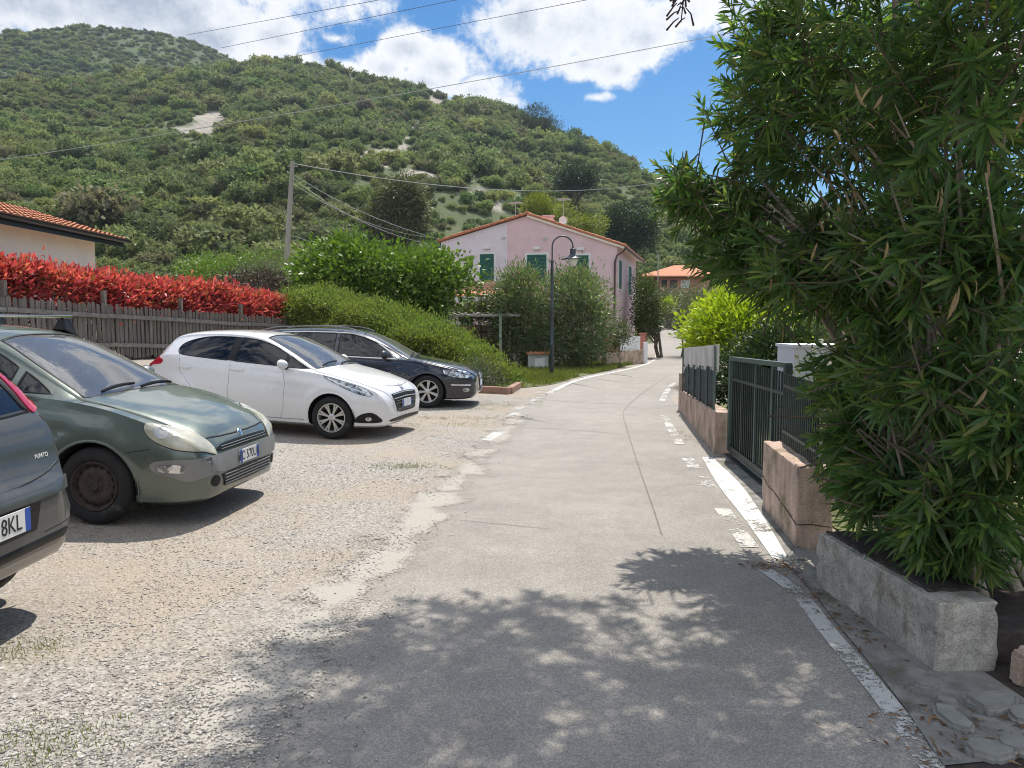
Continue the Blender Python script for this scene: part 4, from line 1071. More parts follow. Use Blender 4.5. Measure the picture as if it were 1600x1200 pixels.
# ------------------------------------------------------------------ garden in front of it
root = empty('reed_fence', W(745, 570, 29.2), 0, 'brown reed screen fence with dark bars left of the oleanders', 'fence'); o3 = Vector(root.location); o3.z = 0; root.location.z = 0
pa, pb = W(672, 500, 29.8), W(796, 500, 28.8)
def rp(f, z): p = pa.lerp(pb, f); return Vector((p.x, p.y, z)) - o3
mb = MB(); n = 150
for i in range(n):
    f = i / n; h = 1.52 + random.uniform(-.02, .02)
    mb.tube([rp(f, 0), rp(f, h)], .012, 5, cap=False)
mb.build('reed_screen', M['reed'], root)
mb = MB()
for z in (.35, .9, 1.25): mb.bar(rp(0, z) + Vector((0, -.03, 0)), rp(1, z) + Vector((0, -.03, 0)), .03, .05)
for f in (.02, .26, .65, .98): mb.bar(rp(f, 0) + Vector((0, -.05, 0)), rp(f, 1.5) + Vector((0, -.05, 0)), .05, .05)
mb.build('fence_frame', M['gatemetal'], root)
root = empty('pergola', W(760, 570, 27.4), 0, 'low pergola with pale green post and reed canopy before the reed fence', 'pergola'); root.location.z = 0; o3 = Vector(root.location)
for (px_, Y_) in ((782, 26.8), (690, 27.6), (700, 28.8), (800, 28.2)):
    p = W(px_, 500, Y_) - o3; mb = MB(); mb.box((p.x, p.y, .93), (.09, .09, 1.86)); mb.build('post', M['palegreen'], root)
mb = MB(); rr_ = random.Random(5)
for i in range(60):
    f = i / 59; a = W(684, 500, 27.6).lerp(W(812, 500, 26.6), f) - o3; b = W(694, 500, 29.0).lerp(W(816, 500, 28.2), f) - o3
    a.z = b.z = 1.90 + rr_.uniform(-.03, .05); a += Vector((0, rr_.uniform(-.2, .1), 0)); mb.tube([a, b], .016, 5)
for Y_ in (26.75, 28.3):
    a, b = W(684, 500, Y_ + .7) - o3, W(812, 500, Y_) - o3; a.z = b.z = 1.85; mb.bar(a, b, .06, .07)
mb.build('canopy', M['reed_pale'], root)
shrub('vine', 'leafy vine spilling over the back of the pergola', 'vine', (-.5, 28.3, 0), [elips(770, 478, 28.4, 40, 18, .6), elips(745, 492, 28.2, 40, 10, .5), elips(790, 500, 28.2, 26, 18, .5)], M['lf_mixed'], 420, 14, .14, .10, .06, trunk=.1, r0=.025, seed=71)
p = G(841, 578); root = empty('utility_cabinet', p, 0, 'low pale grey concrete cabinet with tiled cap on the lawn by the lamp', 'cabinet')
mb = MB(); mb.box((0, .2, .27), (.70, .42, .56)); mb.build('cabinet_body', M['grey_box'], root, bevel=.01)
mb = MB(); mb.box((.05, -.02, .22), (.34, .025, .36)); mb.build('door', M['white'], root, bevel=.005)
tile_roof('cap', (-.40, -.10, .56), (.80, 0, 0), (0, .62, .06), 0, M['tile'], root, .16, .03)

# street lamp
p = G(862, 588); root = empty('street_lamp', p, 0, 'dark swan-neck street lamp with bell lantern on the lawn edge', 'street lamp')
s = p.y / FPX
mb = MB(); mb.lathe([(.0, 0), (.11, 0), (.11, .03), (.065, .05), (.062, .9), (.072, .92), (.072, .98), (.058, 1.0), (.050, 2.0), (.058, 2.02), (.058, 2.06), (.046, 2.08), (.040, 3.36), (.052, 3.38), (.052, 3.42), (.024, 3.45), (.0, 3.45)], 16); mb.build('pole', M['darkmetal'], root, smooth=True)
mb = MB(); r_ = 16 * s; zc = CAM_H + (HORIZ - 371) * s - r_
mb.tube([(0, 0, 3.4), (0, 0, zc - .2)] + [(r_ - r_ * math.cos(a), 0, zc + r_ * math.sin(a)) for a in np.linspace(0, math.pi, 17)] + [(2 * r_, 0, zc - .02)], .022, 10); mb.build('arm', M['darkmetal'], root, smooth=True)
zl = zc - .03; Mx = Matrix.Translation((2 * r_, 0, zl))
mb = MB(); mb.lathe([(.0, .04), (.035, .03), (.035, 0), (.05, -.02), (.085, -.035), (.085, -.20), (.12, -.22), (.135, -.25), (.235, -.31), (.24, -.325), (.10, -.30), (0, -.30)], 24, Mx); lan = mb.build('lantern', M['darkmetal'], root, smooth=True)
mb = MB(); mb.lathe([(.145, -.305), (.15, -.35), (.125, -.45), (.085, -.52), (.04, -.555), (0, -.56)], 20, Mx); mb.build('lamp_glass', M['lampglass'], lan, smooth=True)
mb = MB(); mb.lathe([(0, .02), (.06, .015), (.085, -.02), (0, -.03)], 12, Matrix.Translation((2 * r_ - .27, .05, zl - .33))); mb.build('sensor', M['darkmetal'], lan, smooth=True)

# kerb bed at the nose of the estate car with its low bush, brick pier
ka, kb, kc = G(738, 611), G(796, 616), G(810, 607)
root = empty('kerb_bed', ka, 0, 'low brick kerb round the planting bed at the end of the green hedge', 'kerb')
mb = MB()
mb.bar(Vector((-.8, .1, .07)), kb - ka + Vector((0, 0, .07)), .14, .17); mb.bar(kb - ka + Vector((0, .08, .068)), kc - ka + Vector((0, .1, .068)), .14, .166)
mb.build('kerb_stone', M['brick'], root, bevel=.012)
shrub('bed_bush', 'low grey green bush in the kerbed bed beside the estate car', 'shrub', (-.45, 18.0, 0), [elips(748, 588, 18.3, 30, 22, .5), elips(772, 597, 18.3, 26, 14, .5), elips(735, 578, 18.8, 22, 20, .5), elips(758, 578, 19, 24, 16, .5)], leaf_mat('dusty bush leaf', [(.075, .095, .05), (.11, .13, .07), (.05, .07, .035)], .3), 300, 14, .10, .06, .022, trunk=.2, r0=.02, seed=73)
p = W(727, 580, 19.5); mb = MB(); mb.box((0, 0, p.z / 2 + .06), (.30, .25, p.z + .16)); o_ = mb.build('brick_pier', M['brick'], None, bevel=.01); o_.location = (p.x, p.y, 0); tag(o_, 'short terracotta pier between the estate car and the hedge', 'pier')

# ------------------------------------------------------------------ low garden wall with white panels by the bend
wa, wb = G(944, 574), G(1001, 568)
root = empty('garden_wall', wa, 0, 'low pink garden wall with white board panels at the bend', 'wall'); L_ = wb - wa
mb = MB(); mb.bar(Vector((0, 0, .27)), L_ + Vector((0, 0, .27)), .2, .55); mb.build('wall_base', M['pinkwall'], root, bevel=.01)
mb = MB(); nb = 26
for i in range(nb):
    f = .42 + .56 * i / nb; q = L_ * f; mb.box((q.x, q.y, .80), (.065, .03, .54), math.atan2(L_.y, L_.x))
mb.build('board_panel', M['whitesheet'], root)
mb = MB(); q = L_ * 1.04; mb.box((q.x + .12, q.y, .42), (.16, .22, .84)); mb.build('pier', M['whitesheet'], root, bevel=.01)
mb = MB()
for i in range(14):
    q = L_ * (.02 + .38 * i / 14); mb.tube([(q.x, q.y, .5), (q.x, q.y, 1.1)], .012, 5)
mb.bar(Vector((0, 0, 1.08)), L_ * .4 + Vector((0, 0, 1.08)), .03, .03); mb.build('railing', M['salmon'], root)
p = G(1012, 562); mb = MB(); mb.box((0, 1.2, .55), (.25, 2.6, 1.1), -.2); mb.box((0, 1.2, 1.12), (.32, 2.7, .06), -.2); o_ = mb.build('red_wall', M['salmon'], None, bevel=.01); o_.location = (p.x + .1, p.y + .6, 0); tag(o_, 'reddish wall beneath the leaning garden tree', 'wall')

# ------------------------------------------------------------------ far end of the road
def fz(x, y): return Hf(x, y)
x_, y_ = 15.3, 70.0; z_ = fz(x_, y_)
mb = MB(); mb.box((0, 0, .9), (.3, 5.0, 2.2), .25); mb.box((0, 0, 2.03), (.4, 5.1, .08), .25); o_ = mb.build('stone_wall', M['concrete'], None, bevel=.02); o_.location = (x_ + .1, y_ + 2, z_ - .2); tag(o_, 'grey concrete wall at the far end of the road', 'wall')
mb = MB(); mb.tube([(0, 0, 0), (0, 0, 1.9)], .06, 8); mb.box((0, 0, 1.95), (.18, .18, .12)); o_ = mb.build('gate_post', M['gatemetal'], None); o_.location = (15.5, 72, fz(15.5, 72)); tag(o_, 'thin black post beside the far grey wall', 'post')
mb = MB(); rr_ = random.Random(12)
for i in range(46):
    f = i / 45; y = 43 + 22 * f; x = float(np.interp(y, [42, 56, 66], [10.8, 12.7, 14.5])) + .25
    for k in range(3):
        mb.box((x + rr_.uniform(-.05, .05), y, fz(x, y) + .13 + k * .24), (.34, .46, .24), rr_.uniform(-.2, .2))
o_ = mb.build('dry_stone_wall', M['stone'], None, bevel=.03); tag(o_, 'low rough stone wall along the right edge of the far bend', 'wall')
root = empty('orange_roof_house', (20.2, 98, 4.5), 0, 'distant salmon house with orange hipped roof among bushes', 'house')
zb_ = -3.0
def K(px, py, Y): return W(px, py, Y) - Vector((20.2, 98, 4.5))
mb = MB(); a = K(1030, 432, 95); b = K(1110, 432, 95)
mb.box(((a.x + b.x) / 2, 2.4 - 3, (a.z + zb_) / 2), (b.x - a.x, 5.5, a.z - zb_)); mb.build('wall', M['salmon'], root)
ea, eb = K(998, 432, 94).x, K(1124, 432, 94).x; ez = K(1040, 431, 94).z; rz_ = K(1060, 415, 98).z
mb = MB(); vs = [(ea, -4.4, ez), (eb, -4.4, ez), (eb, 3.4, ez), (ea, 3.4, ez), (K(1052, 415, 98).x, -.5, rz_), (K(1085, 415, 98).x, -.5, rz_), (ea, -4.4, ez - .14), (eb, -4.4, ez - .14), (eb, 3.4, ez - .14), (ea, 3.4, ez - .14)]
mb.add(vs, [(0, 1, 5, 4), (1, 2, 5), (2, 3, 4, 5), (3, 0, 4), (0, 6, 7, 1), (1, 7, 8, 2), (2, 8, 9, 3), (3, 9, 6, 0), (9, 8, 7, 6)]); mb.build('roof', M['tile'], root)
for (p0, p1, y0, y1, m, nm) in ((1064, 1078, 450, 438, 'whitesheet', 'door'), (1047, 1058, 450, 437, 'pipe', 'window'), (1034, 1042, 448, 437, 'gutter', 'window')):
    a, b = K(p0, y1, 94.6), K(p1, y0, 94.6); mb = MB(); yy = 2.4 - 3 - 2.76
    mb.box(((a.x + b.x) / 2, yy, (a.z + b.z) / 2), (b.x - a.x, .06, a.z - b.z)); mb.build(nm, M[m], root)
mb = MB(); mb.tube([(0, 0, 0), (0, 0, 7.0)], .05, 6); o_ = mb.build('slim_pole', M['wire_pale'], None); q = W(1027, 500, 72); o_.location = (q.x, 72, fz(q.x, 72)); tag(o_, 'slim pale pole left of the orange roofed house', 'pole')

rngp = np.random.default_rng(9)
def rough_box(name, x0, x1, y0, y1, z0, z1, m, parent, f, amp=.006, n=.05):
    bm = bmesh.new()
    bmesh.ops.create_cube(bm, size=1.0)
    for v in bm.verts: v.co = Vector(((x0 + x1) / 2 + v.co.x * (x1 - x0), (y0 + y1) / 2 + v.co.y * (y1 - y0), (z0 + z1) / 2 + v.co.z * (z1 - z0)))
    bmesh.ops.bevel(bm, geom=list(bm.edges), offset=.007, segments=1, affect='EDGES')
    for _ in range(3): bmesh.ops.subdivide_edges(bm, edges=[e for e in bm.edges if e.calc_length() > n * 1.5], cuts=2, use_grid_fill=True)
    bm.normal_update()
    P = np.array([v.co for v in bm.verts]); d = nz(P, .30, 1) * amp * .5 + nz(P, .07, 2) * amp * .45 + nz(P, .03, 3) * amp * .3
    lo_, hi_ = P.min(0), P.max(0); ed = np.sort(np.minimum(P - lo_, hi_ - P), 1)[:, 1]      # distance to the nearest arris: chip it here and there
    d -= np.maximum(0, nz(P, .10, 4) - .35) * .030 * np.exp(-(ed / .02) ** 2)
    for v, k in zip(list(bm.verts), d): v.co += v.normal * float(k)
    for v in bm.verts: v.co = f(v.co)
    bmesh.ops.recalc_face_normals(bm, faces=bm.faces)
    me = bpy.data.meshes.new(name); bm.to_mesh(me); bm.free()
    o = link(name, me, m, parent, smooth=True); me.set_sharp_from_angle(angle=R(24))
    return o
# ------------------------------------------------------------------ right hand wall with reed-topped fence
A, B = G(1116, 711), G(1060, 641); A.z = B.z = 0
u_ = (B - A).normalized(); rgt = Vector((u_.y, -u_.x, 0))
root = empty('low_wall', A, 0, 'weathered pink low wall under the reed-topped fence', 'wall')
Lw = (B - A).length
rough_box('wall_base', 0, Lw, 0, .21, -.1, .52, M['pinkwall'], root, lambda c: u_ * c.x + rgt * c.y + Vector((0, 0, c.z * (1 - .3 * c.x / Lw) if c.z > 0 else c.z)), .005, .09)
mb = MB(); q = B - A + u_ * -.1; mb.box((q.x + .12, q.y, .33), (.24, .24, .72), -math.atan2(u_.x, u_.y)); mb.build('pier', M['pinkwall'], root, bevel=.02)
root = empty('reed_topped_fence', A + u_ * .3 + rgt * .06, 0, 'dark netted fence with pale reed top standing on the low pink wall', 'fence')
Lf = Lw - .75
def topz(f): return 1.31 - .17 * f
def midz(f): return 1.03 - .18 * f
def botz(f): return .50 - .10 * f
mb = MB(); nn = 190; rr_ = random.Random(2)
for i in range(nn):
    f = i / nn; p0 = u_ * (Lf * f) + rgt * (.012 * math.sin(i * 1.3))
    mb.tube([p0 + Vector((0, 0, midz(f) - .03 + rr_.uniform(-.02, .01))), p0 + Vector((0, 0, topz(f) + rr_.uniform(-.012, .012)))], .011, 5, cap=False)
mb.build('reed_top', M['reed_pale'], root)
mb = MB(); cols = 60; vs = []
for i in range(cols + 1):
    f = i / cols; b = u_ * (Lf * f) - rgt * (.018 + .010 * math.sin(i * .9) * math.sin(i * .23))
    for k in range(9): vs.append(b + Vector((0, 0, botz(f) + (midz(f) + .01 - botz(f)) * k / 8)) - rgt * (.008 * math.sin(k * 1.9 + i * .5)))
mb.add(vs, [(i * 9 + k, i * 9 + k + 1, (i + 1) * 9 + k + 1, (i + 1) * 9 + k) for i in range(cols) for k in range(8)])
o_ = mb.build('shade_net', M['netdark'], root, smooth=True); md = o_.modifiers.new('thick', 'SOLIDIFY'); md.thickness = .004
for f in (0.0, .18, .38, .58, .78, 1.0):
    mb = MB(); b = u_ * (Lf * f) - rgt * .034; mb.tube([b + Vector((0, 0, botz(f) - .04)), b + Vector((0, 0, midz(f) + .02 if 0 < f < 1 else topz(f)))], .014, 6); mb.build('post', M['gatelight'], root)

# gate
P0, P1 = Vector((2.585, 9.02, 0)), Vector((2.405, 6.68, 0)); g_ = (P1 - P0); gl = g_.length; g_.normalize()
root = empty('gate', P0, 0, 'dark green sliding gate of vertical bars between the two low walls', 'gate')
def gt(a, z): return g_ * a + Vector((0, 0, z))
for a, w_, z1, m in ((0.0, .06, 1.17, 'gatelight'), (gl * .52, .035, 1.16, 'gatelight'), (gl * .80, .035, 1.18, 'gatelight'), (gl, .06, 1.22, 'gatemetal'), (gl * .25, .03, 1.15, 'gatemetal')):
    mb = MB(); mb.bar(gt(a, .08), gt(a, z1), w_, w_, up=(1, 0, 0)); mb.build('stile', M[m], root)
mb = MB(); mb.bar(gt(-.02, 1.165), gt(gl + .02, 1.215), .06, .045); mb.build('top_rail', M['gatelight'], root)
mb = MB(); mb.bar(gt(0, .11), gt(gl, .11), .05, .08); mb.bar(gt(0, .93), gt(gl, .96), .03, .03); mb.build('rail', M['gatemetal'], root)
mb = MB(); n = 26
for i in range(1, n):
    a = gl * i / n; mb.bar(gt(a, .14), gt(a, 1.15), .016, .016, up=(1, 0, 0))
mb.build('gate_bars', M['gatemetal'], root)
mb = MB(); mb.box(gt(gl * .26, .56) + Vector((.03, 0, 0)), (.006, gl * .46, .80), -math.atan2(g_.x, -g_.y) * -1 if False else math.atan2(-g_.x, g_.y)); mb.build('infill_sheet', M['netdark'], root)
mb = MB(); mb.bar(Vector((2.60, 9.1, .015)) - P0, Vector((2.36, 6.1, .015)) - P0, .10, .03); mb.build('track', M['gatemetal'], root)

# second low wall and its bar fence
A2, B2 = G(1243, 857), G(1190, 792); A2.z = B2.z = 0; u2 = (B2 - A2).normalized(); r2 = Vector((u2.y, -u2.x, 0)); L2 = (B2 - A2).length
root = empty('gate_wall', A2, 0, 'short cracked pinkish wall between the gate and the concrete planter', 'wall')
rough_box('wall_base', 0, L2, 0, .24, -.1, .578, M['pinkwall'], root, lambda c: u2 * c.x + r2 * c.y + Vector((0, 0, c.z)), .006)
mb = MB(); rr_ = random.Random(5); pts = []
for i in range(9):
    f = i / 8; pts.append(u2 * (L2 * f) - r2 * .001 + Vector((0, 0, .17 + .10 * f + rr_.uniform(-.012, .012))))
mb.tube(pts, .0045, 4); mb.tube([u2 * -.002 + r2 * .01 + Vector((0, 0, .17)), u2 * -.002 + r2 * .1 + Vector((0, 0, .175)), u2 * -.002 + r2 * .23 + Vector((0, 0, .16))], .004, 4); mb.build('crack', M['soil'], root)
S0 = B2 + r2 * .14 - u2 * .1
root = empty('bar_fence', S0, 0, 'black vertical bar fence on the short pinkish wall', 'fence')
e2 = A2 + r2 * .14 + u2 * .06 - S0; le = e2.length; e2.normalize()
mb = MB(); n = 17
for i in range(n + 1):
    a = le * i / n; mb.bar(e2 * a + Vector((0, 0, .55)), e2 * a + Vector((0, 0, 1.16)), .014, .014, up=(1, 0, 0))
mb.build('fence_bars', M['gatemetal'], root)
for z in (.68, 1.06):
    mb = MB(); mb.bar(Vector((0, 0, z)), e2 * le + Vector((0, 0, z)), .02, .025); mb.build('rail', M['gatemetal'], root)
root = empty('white_shed', (3.4, 8.8, 0), 0, 'small white-walled shed behind the bar fence', 'shed')
mb = MB(); a, b = W(1241, 543, 8.0), W(1330, 543, 8.0); mb.box(((a.x + b.x) / 2 - 3.4, -.55, a.z / 2), (b.x - a.x, .5, a.z)); mb.build('wall', M['whitesheet'], root)
mb = MB(); mb.box(((a.x + b.x) / 2 - 3.4, -.55, a.z + .015), (b.x - a.x + .04, .54, .03)); mb.build('roof', M['whitesheet'], root)

# ------------------------------------------------------------------ concrete planter and stones
A3, B3 = G(1460, 1056), G(1274, 916); A3.z = B3.z = 0; u3 = (B3 - A3).normalized(); r3 = Vector((u3.y, -u3.x, 0)); L3 = (B3 - A3).length
root = empty('planter', A3, 0, 'rough grey concrete planter trough under the big oleander', 'planter')
f3 = lambda c: u3 * c.x + r3 * c.y + Vector((0, 0, c.z))
rough_box('wall_block', 0, L3, 0, .285, -.12, .335, M['planter'], root, f3, .009, .028)
rough_box('dirt_cover', .14, L3 - .02, .045, .30, .30, .346, M['soil'], root, f3, .014, .04)
rough_box('soil', .06, L3 - .02, .284, 2.4, -.3, .17, M['soil'], root, f3, .03)
ribbon('garden_ground', [(2.45, 2.0), (2.42, 5.0), (2.62, 7.0), (2.9, 9.4), (3.5, 15.0)], [(14, 2.0), (14, 5), (14, 7), (14, 9.4), (14, 15)], M['lawn'], .014, 5, cross=4)
root_st = []
def slab(px, py, w_, l_, h, rz, seed, nm='flagstone', lab=None):
    rr_ = random.Random(seed); p = G(px, py); k = 7
    bm = bmesh.new(); vs = []
    for i in range(k):
        a = 2 * math.pi * i / k + rr_.uniform(-.25, .25); r_ = rr_.uniform(.8, 1.12)
        vs.append(bm.verts.new((math.cos(a) * w_ / 2 * r_, math.sin(a) * l_ / 2 * r_, 0)))
    f = bm.faces.new(vs); e = bmesh.ops.extrude_face_region(bm, geom=[f])
    for v in [x for x in e['geom'] if isinstance(x, bmesh.types.BMVert)]: v.co.z += h + rr_.uniform(-.008, .008)
    bmesh.ops.recalc_face_normals(bm, faces=bm.faces)
    bmesh.ops.bevel(bm, geom=list(bm.edges), offset=min(.018, h * .3), segments=2, affect='EDGES')
    me = bpy.data.meshes.new(nm); bm.to_mesh(me); bm.free()
    o = link(nm, me, M['stone']); o.location = (p.x, p.y, .004); o.rotation_euler = (rr_.uniform(-.05, .05), rr_.uniform(-.05, .05), rz)
    return tag(o, lab, 'stone', 'flagstones at the foot of the planter')
labs = ['largest flat grey flagstone just below the near end of the planter', 'long narrow flagstone left of the largest one, against the gutter', 'flagstone at the lower right corner of the view', 'flagstone at the bottom edge, left of the corner one', 'small flagstone between the gutter and the largest stone', 'flagstone right of the largest one, cut by the right edge', 'small triangular flagstone below the planter front']
for i, (px_, py_, w_, l_, h, rz) in enumerate([(1548, 1112, .26, .17, .06, .3), (1490, 1135, .13, .22, .045, .1), (1590, 1178, .2, .14, .05, 0), (1545, 1185, .2, .14, .045, .2), (1478, 1108, .12, .1, .04, .5), (1596, 1130, .16, .14, .05, .4), (1450, 1080, .13, .1, .035, .2)]):
    slab(px_, py_, w_, l_, h, rz, 40 + i, lab=labs[i])
o_ = slab(1612, 1072, .20, .18, .15, .3, 77, 'boulder', 'rounded boulder at the near end of the planter'); del o_['group']; o_.data.materials[0] = M['pinkwall']
ribbon('pavement_soil', [G(1478, 1208), G(1440, 1120), G(1330, 990)], [(2.9, 2.2), (2.9, 3.2), (2.5, 4.0)], M['soil'], .016, 5, cross=3)

# ------------------------------------------------------------------ utility pole and cables
Yp = 40.0; top = W(457, 252, Yp); bot = W(446, 420, Yp); bot.z = Hf(bot.x, Yp) - .3; bot.x -= .35
root = empty('utility_pole', (bot.x, Yp, bot.z), 0, 'leaning grey wooden utility pole behind the red hedge', 'pole'); o3 = Vector(root.location)
mb = MB(); mb.tube([Vector((0, 0, 0)), (top - o3) * .5, top - o3], [.16, .14, .11], 10); mb.bar(top - o3 + Vector((-.25, 0, -.25)), top - o3 + Vector((.25, 0, -.25)), .06, .06); mb.bar(top - o3 + Vector((-.2, 0, -.75)), top - o3 + Vector((.2, 0, -.75)), .05, .05); mb.build('mast', M['pole_wood'], root, smooth=True)
def cable(name, a, b, sag, r, m, label, n=24):
    a, b = Vector(a), Vector(b); mb = MB()
    mb.tube([a.lerp(b, i / n) - Vector((0, 0, 4 * sag * (i / n) * (1 - i / n))) for i in range(n + 1)], r, 6)
    return tag(mb.build(name, m, None, smooth=True), label, 'cable')
hl = gp(tW - .1, zL_ - .2, .05) + C0
cable('cable', W(290, 55, 345), W(905, -57, 200), 0, .085, M['wire'], 'topmost of the three high cables running over the summit')
cable('cable', W(345, 75, 345), W(1005, -60, 200), 0, .085, M['wire'], 'middle one of the three high cables running over the summit')
cable('cable', W(445, 91, 345), W(1210, -57, 200), 0, .085, M['wire'], 'lowest of the three high cables, from the ridge up to the right')
cable('cable', W(-120, 268, 48), W(1290, 22, 48), .35, .020, M['wire_pale'], 'long cable crossing the hill from the left edge into the big oleander', 40)
cable('cable', top - Vector((0, 0, .1)), W(1030, 285, 62), 1.0, .021, M['wire_pale'], 'cable from the utility pole top to the right behind the pink house roof')
cable('cable', top - Vector((-.1, 0, .7)), hl + Vector((0, 0, .25)), .35, .012, M['wire_pale'], 'upper cable from the utility pole down to the pink house eave')
cable('cable', top - Vector((.1, 0, .75)), hl + Vector((.05, 0, -.05)), .6, .012, M['wire_pale'], 'middle cable from the utility pole down to the pink house eave')
cable('cable', top - Vector((0, 0, 1.1)), W(678, 372, 35.5), .5, .011, M['wire_pale'], 'lower slack cable from the utility pole to the house corner')
cable('cable', W(452, 366, 40), W(694, 389, 35.3), .5, .011, M['wire_pale'], 'lowest cable from halfway up the utility pole to the lilac wall')

# ------------------------------------------------------------------ grass, gravel, litter (uncountable)
def grass(name, P, rng, L, label, cat='grass', per=5, wd=.008):
    c = np.repeat(P, per, 0) + np.concatenate([rng.normal(size=(len(P) * per, 2)) * .03, np.zeros((len(P) * per, 1))], 1)
    N = len(c); ax = unit(rng.normal(size=(N, 3)) * .35 + np.array([0, 0, 1.0])); nr = unit(rng.normal(size=(N, 3)))
    v, q = leaf_arrays(c, ax, nr, L * rng.uniform(.4, 1.3, N), np.full(N, wd) * rng.uniform(.7, 1.3, N))
    return tag(link(name, mesh_np(name, v, q), M['lf_grass']), label, cat, kind='stuff')
rg = np.random.default_rng(77)
def in_quad(L_, Rr, n):
    L_ = np.array([(p[0], p[1]) for p in L_]); Rr = np.array([(p[0], p[1]) for p in Rr])
    t = rg.random(n) * (len(L_) - 1); i = t.astype(int); f = (t - i)[:, None]; w_ = rg.random(n)[:, None]
    p = (L_[i] * (1 - f) + L_[i + 1] * f) * (1 - w_) + (Rr[i] * (1 - f) + Rr[i + 1] * f) * w_
    return np.concatenate([p, H(p[:, 0], p[:, 1])[:, None] + .005], 1)
Pg = in_quad(lawn_L, lawn_R, 9000); Pg = Pg[nz(Pg, 1.2, 1) > -.75]
grass('lawn_grass', Pg, rg, .15, 'rough sunlit grass round the foot of the street lamp', per=5, wd=.016)
tufts = []
for (px_, py_, rx, ry, n) in [(632, 731, .22, .12, 160), (60, 1185, .16, .1, 90), (125, 1140, .12, .06, 30), (45, 1020, .1, .08, 60), (690, 665, .5, .2, 130), (740, 655, .45, .2, 130), (660, 655, .3, .15, 60), (770, 633, .5, .3, 200), (735, 640, .4, .2, 120), (1395, 1075, .02, .10, 25), (1310, 960, .02, .1, 25), (1180, 735, .05, .4, 40)]:
    c = G(px_, py_); xy = rg.normal(size=(n, 2)) * np.array([rx, ry]) + np.array([c.x, c.y]); tufts.append(np.concatenate([xy, H(xy[:, 0], xy[:, 1])[:, None] + .01], 1))
grass('grass_tufts', np.concatenate(tufts), rg, .028, 'sparse small grass tufts in the gravel and along the gutter', per=4, wd=.004)
# loose stones of the parking strip
def pebbles(name, P, S, m, label, rng):
    base = np.array([(1, 0, 0), (0, 1, 0), (-1, 0, 0), (0, -1, 0), (0, 0, .42), (0, 0, -.42)], float)
    f = np.array([(0, 1, 4), (1, 2, 4), (2, 3, 4), (3, 0, 4), (1, 0, 5), (2, 1, 5), (3, 2, 5), (0, 3, 5)])
    N = len(P); jit = rng.uniform(.6, 1.3, (N, 6, 1)); a = rng.uniform(0, 6.28, N)
    R_ = np.zeros((N, 3, 3)); R_[:, 0, 0] = np.cos(a); R_[:, 0, 1] = -np.sin(a); R_[:, 1, 0] = np.sin(a); R_[:, 1, 1] = np.cos(a); R_[:, 2, 2] = 1
    v = np.einsum('nij,nkj->nki', R_, base[None] * jit * np.array([1, .7, .6]) * S[:, None, None]) + P[:, None, :]
    q = (f[None] + (np.arange(N) * 6)[:, None, None]).reshape(-1, 3)
    o = link(name, mesh_np(name, v.reshape(-1, 3), q), m, smooth=False)
    return tag(o, label, 'gravel', kind='stuff')
mp, ntp, bp = new_mat('loose stone'); bp.inputs['Roughness'].default_value = .9
gg = ntp.nodes.new('ShaderNodeNewGeometry'); ntp.links.new(ramp(ntp, gg.outputs['Random Per Island'], [(0, (.18, .165, .15)), (.3, (.34, .315, .28)), (.7, (.46, .43, .39)), (1, (.62, .59, .54))]), bp.inputs['Base Color']); M['pebble'] = mp
N = 80000
yv = 2.2 + 16 * rg.random(N) ** 2.0; le_ = np.interp(yv, [p[1] for p in road_L], [p[0] for p in road_L])
xv = le_ - rg.random(N) ** 1.1 * np.minimum(6.0, 1.0 + yv * .75) + np.abs(rg.normal(size=N)) * .20 + .1
sc_ = rg.lognormal(-5.15, .42, N)
P = np.stack([xv, yv, H(xv, yv) + np.where(xv > le_ - .30, .016, .002)], -1); kp = nz(P, 1.1, 2) + .8 * rg.normal(size=N) * .5 > -.35
pebbles('loose_gravel', P[kp], sc_[kp], M['pebble'], 'loose pale gravel stones strewn over the parking strip', rg)
# dead leaves
N = 420; c = [G(1205, 890), G(1085, 690), G(1150, 725), G(1490, 1150), G(1300, 960), G(1540, 1160)]
k = rg.integers(0, len(c), N); ctr = np.array([(p.x, p.y, .028) for p in c])[k]; spread = np.array([(.10, .07), (.07, .6), (.08, .4), (.18, .14), (.05, .35), (.15, .1)])[k]
P = ctr + np.concatenate([rg.normal(size=(N, 2)) * spread, np.zeros((N, 1))], 1)
ax = unit(np.concatenate([rg.normal(size=(N, 2)), rg.normal(size=(N, 1)) * .15], 1)); v, q = leaf_arrays(P, ax, unit(rg.normal(size=(N, 3)) * .3 + np.array([0, 0, 1.])), rg.uniform(.02, .07, N), rg.uniform(.008, .016, N))
tag(link('leaf_litter', mesh_np('leaf_litter', v, q), M['lf_litter']), 'dry brown leaves gathered along the right kerb', 'litter', kind='stuff')
# ------------------------------------------------------------------ cars
def paint(name, c, metal=.35, rough=.32, coat=1.0, dust=.18):
    m, nt, b = new_mat(name)
    b.inputs['Metallic'].default_value = metal; b.inputs['Coat Weight'].default_value = coat; b.inputs['Coat Roughness'].default_value = .045
    t = tex(nt, 'Noise', 3.5, 6, .7); fl = tex(nt, 'Noise', 900, 1)
    nt.links.new(ramp(nt, t.outputs[0], [(.3, (rough - .05,) * 3), (.75, (rough + dust,) * 3)]), b.inputs['Roughness'])
    d = ramp(nt, t.outputs[0], [(.45, (0, 0, 0)), (.8, (dust, dust, dust))])
    c1 = mixc(nt, .5, c, ramp(nt, fl.outputs[0], [(.3, [x * .8 for x in c]), (.7, [min(1, x * 1.25) for x in c])]))
    nt.links.new(mixc(nt, d, c1, (.38, .34, .28)), b.inputs['Base Color'])
    return m
M['glass_dark'] = None
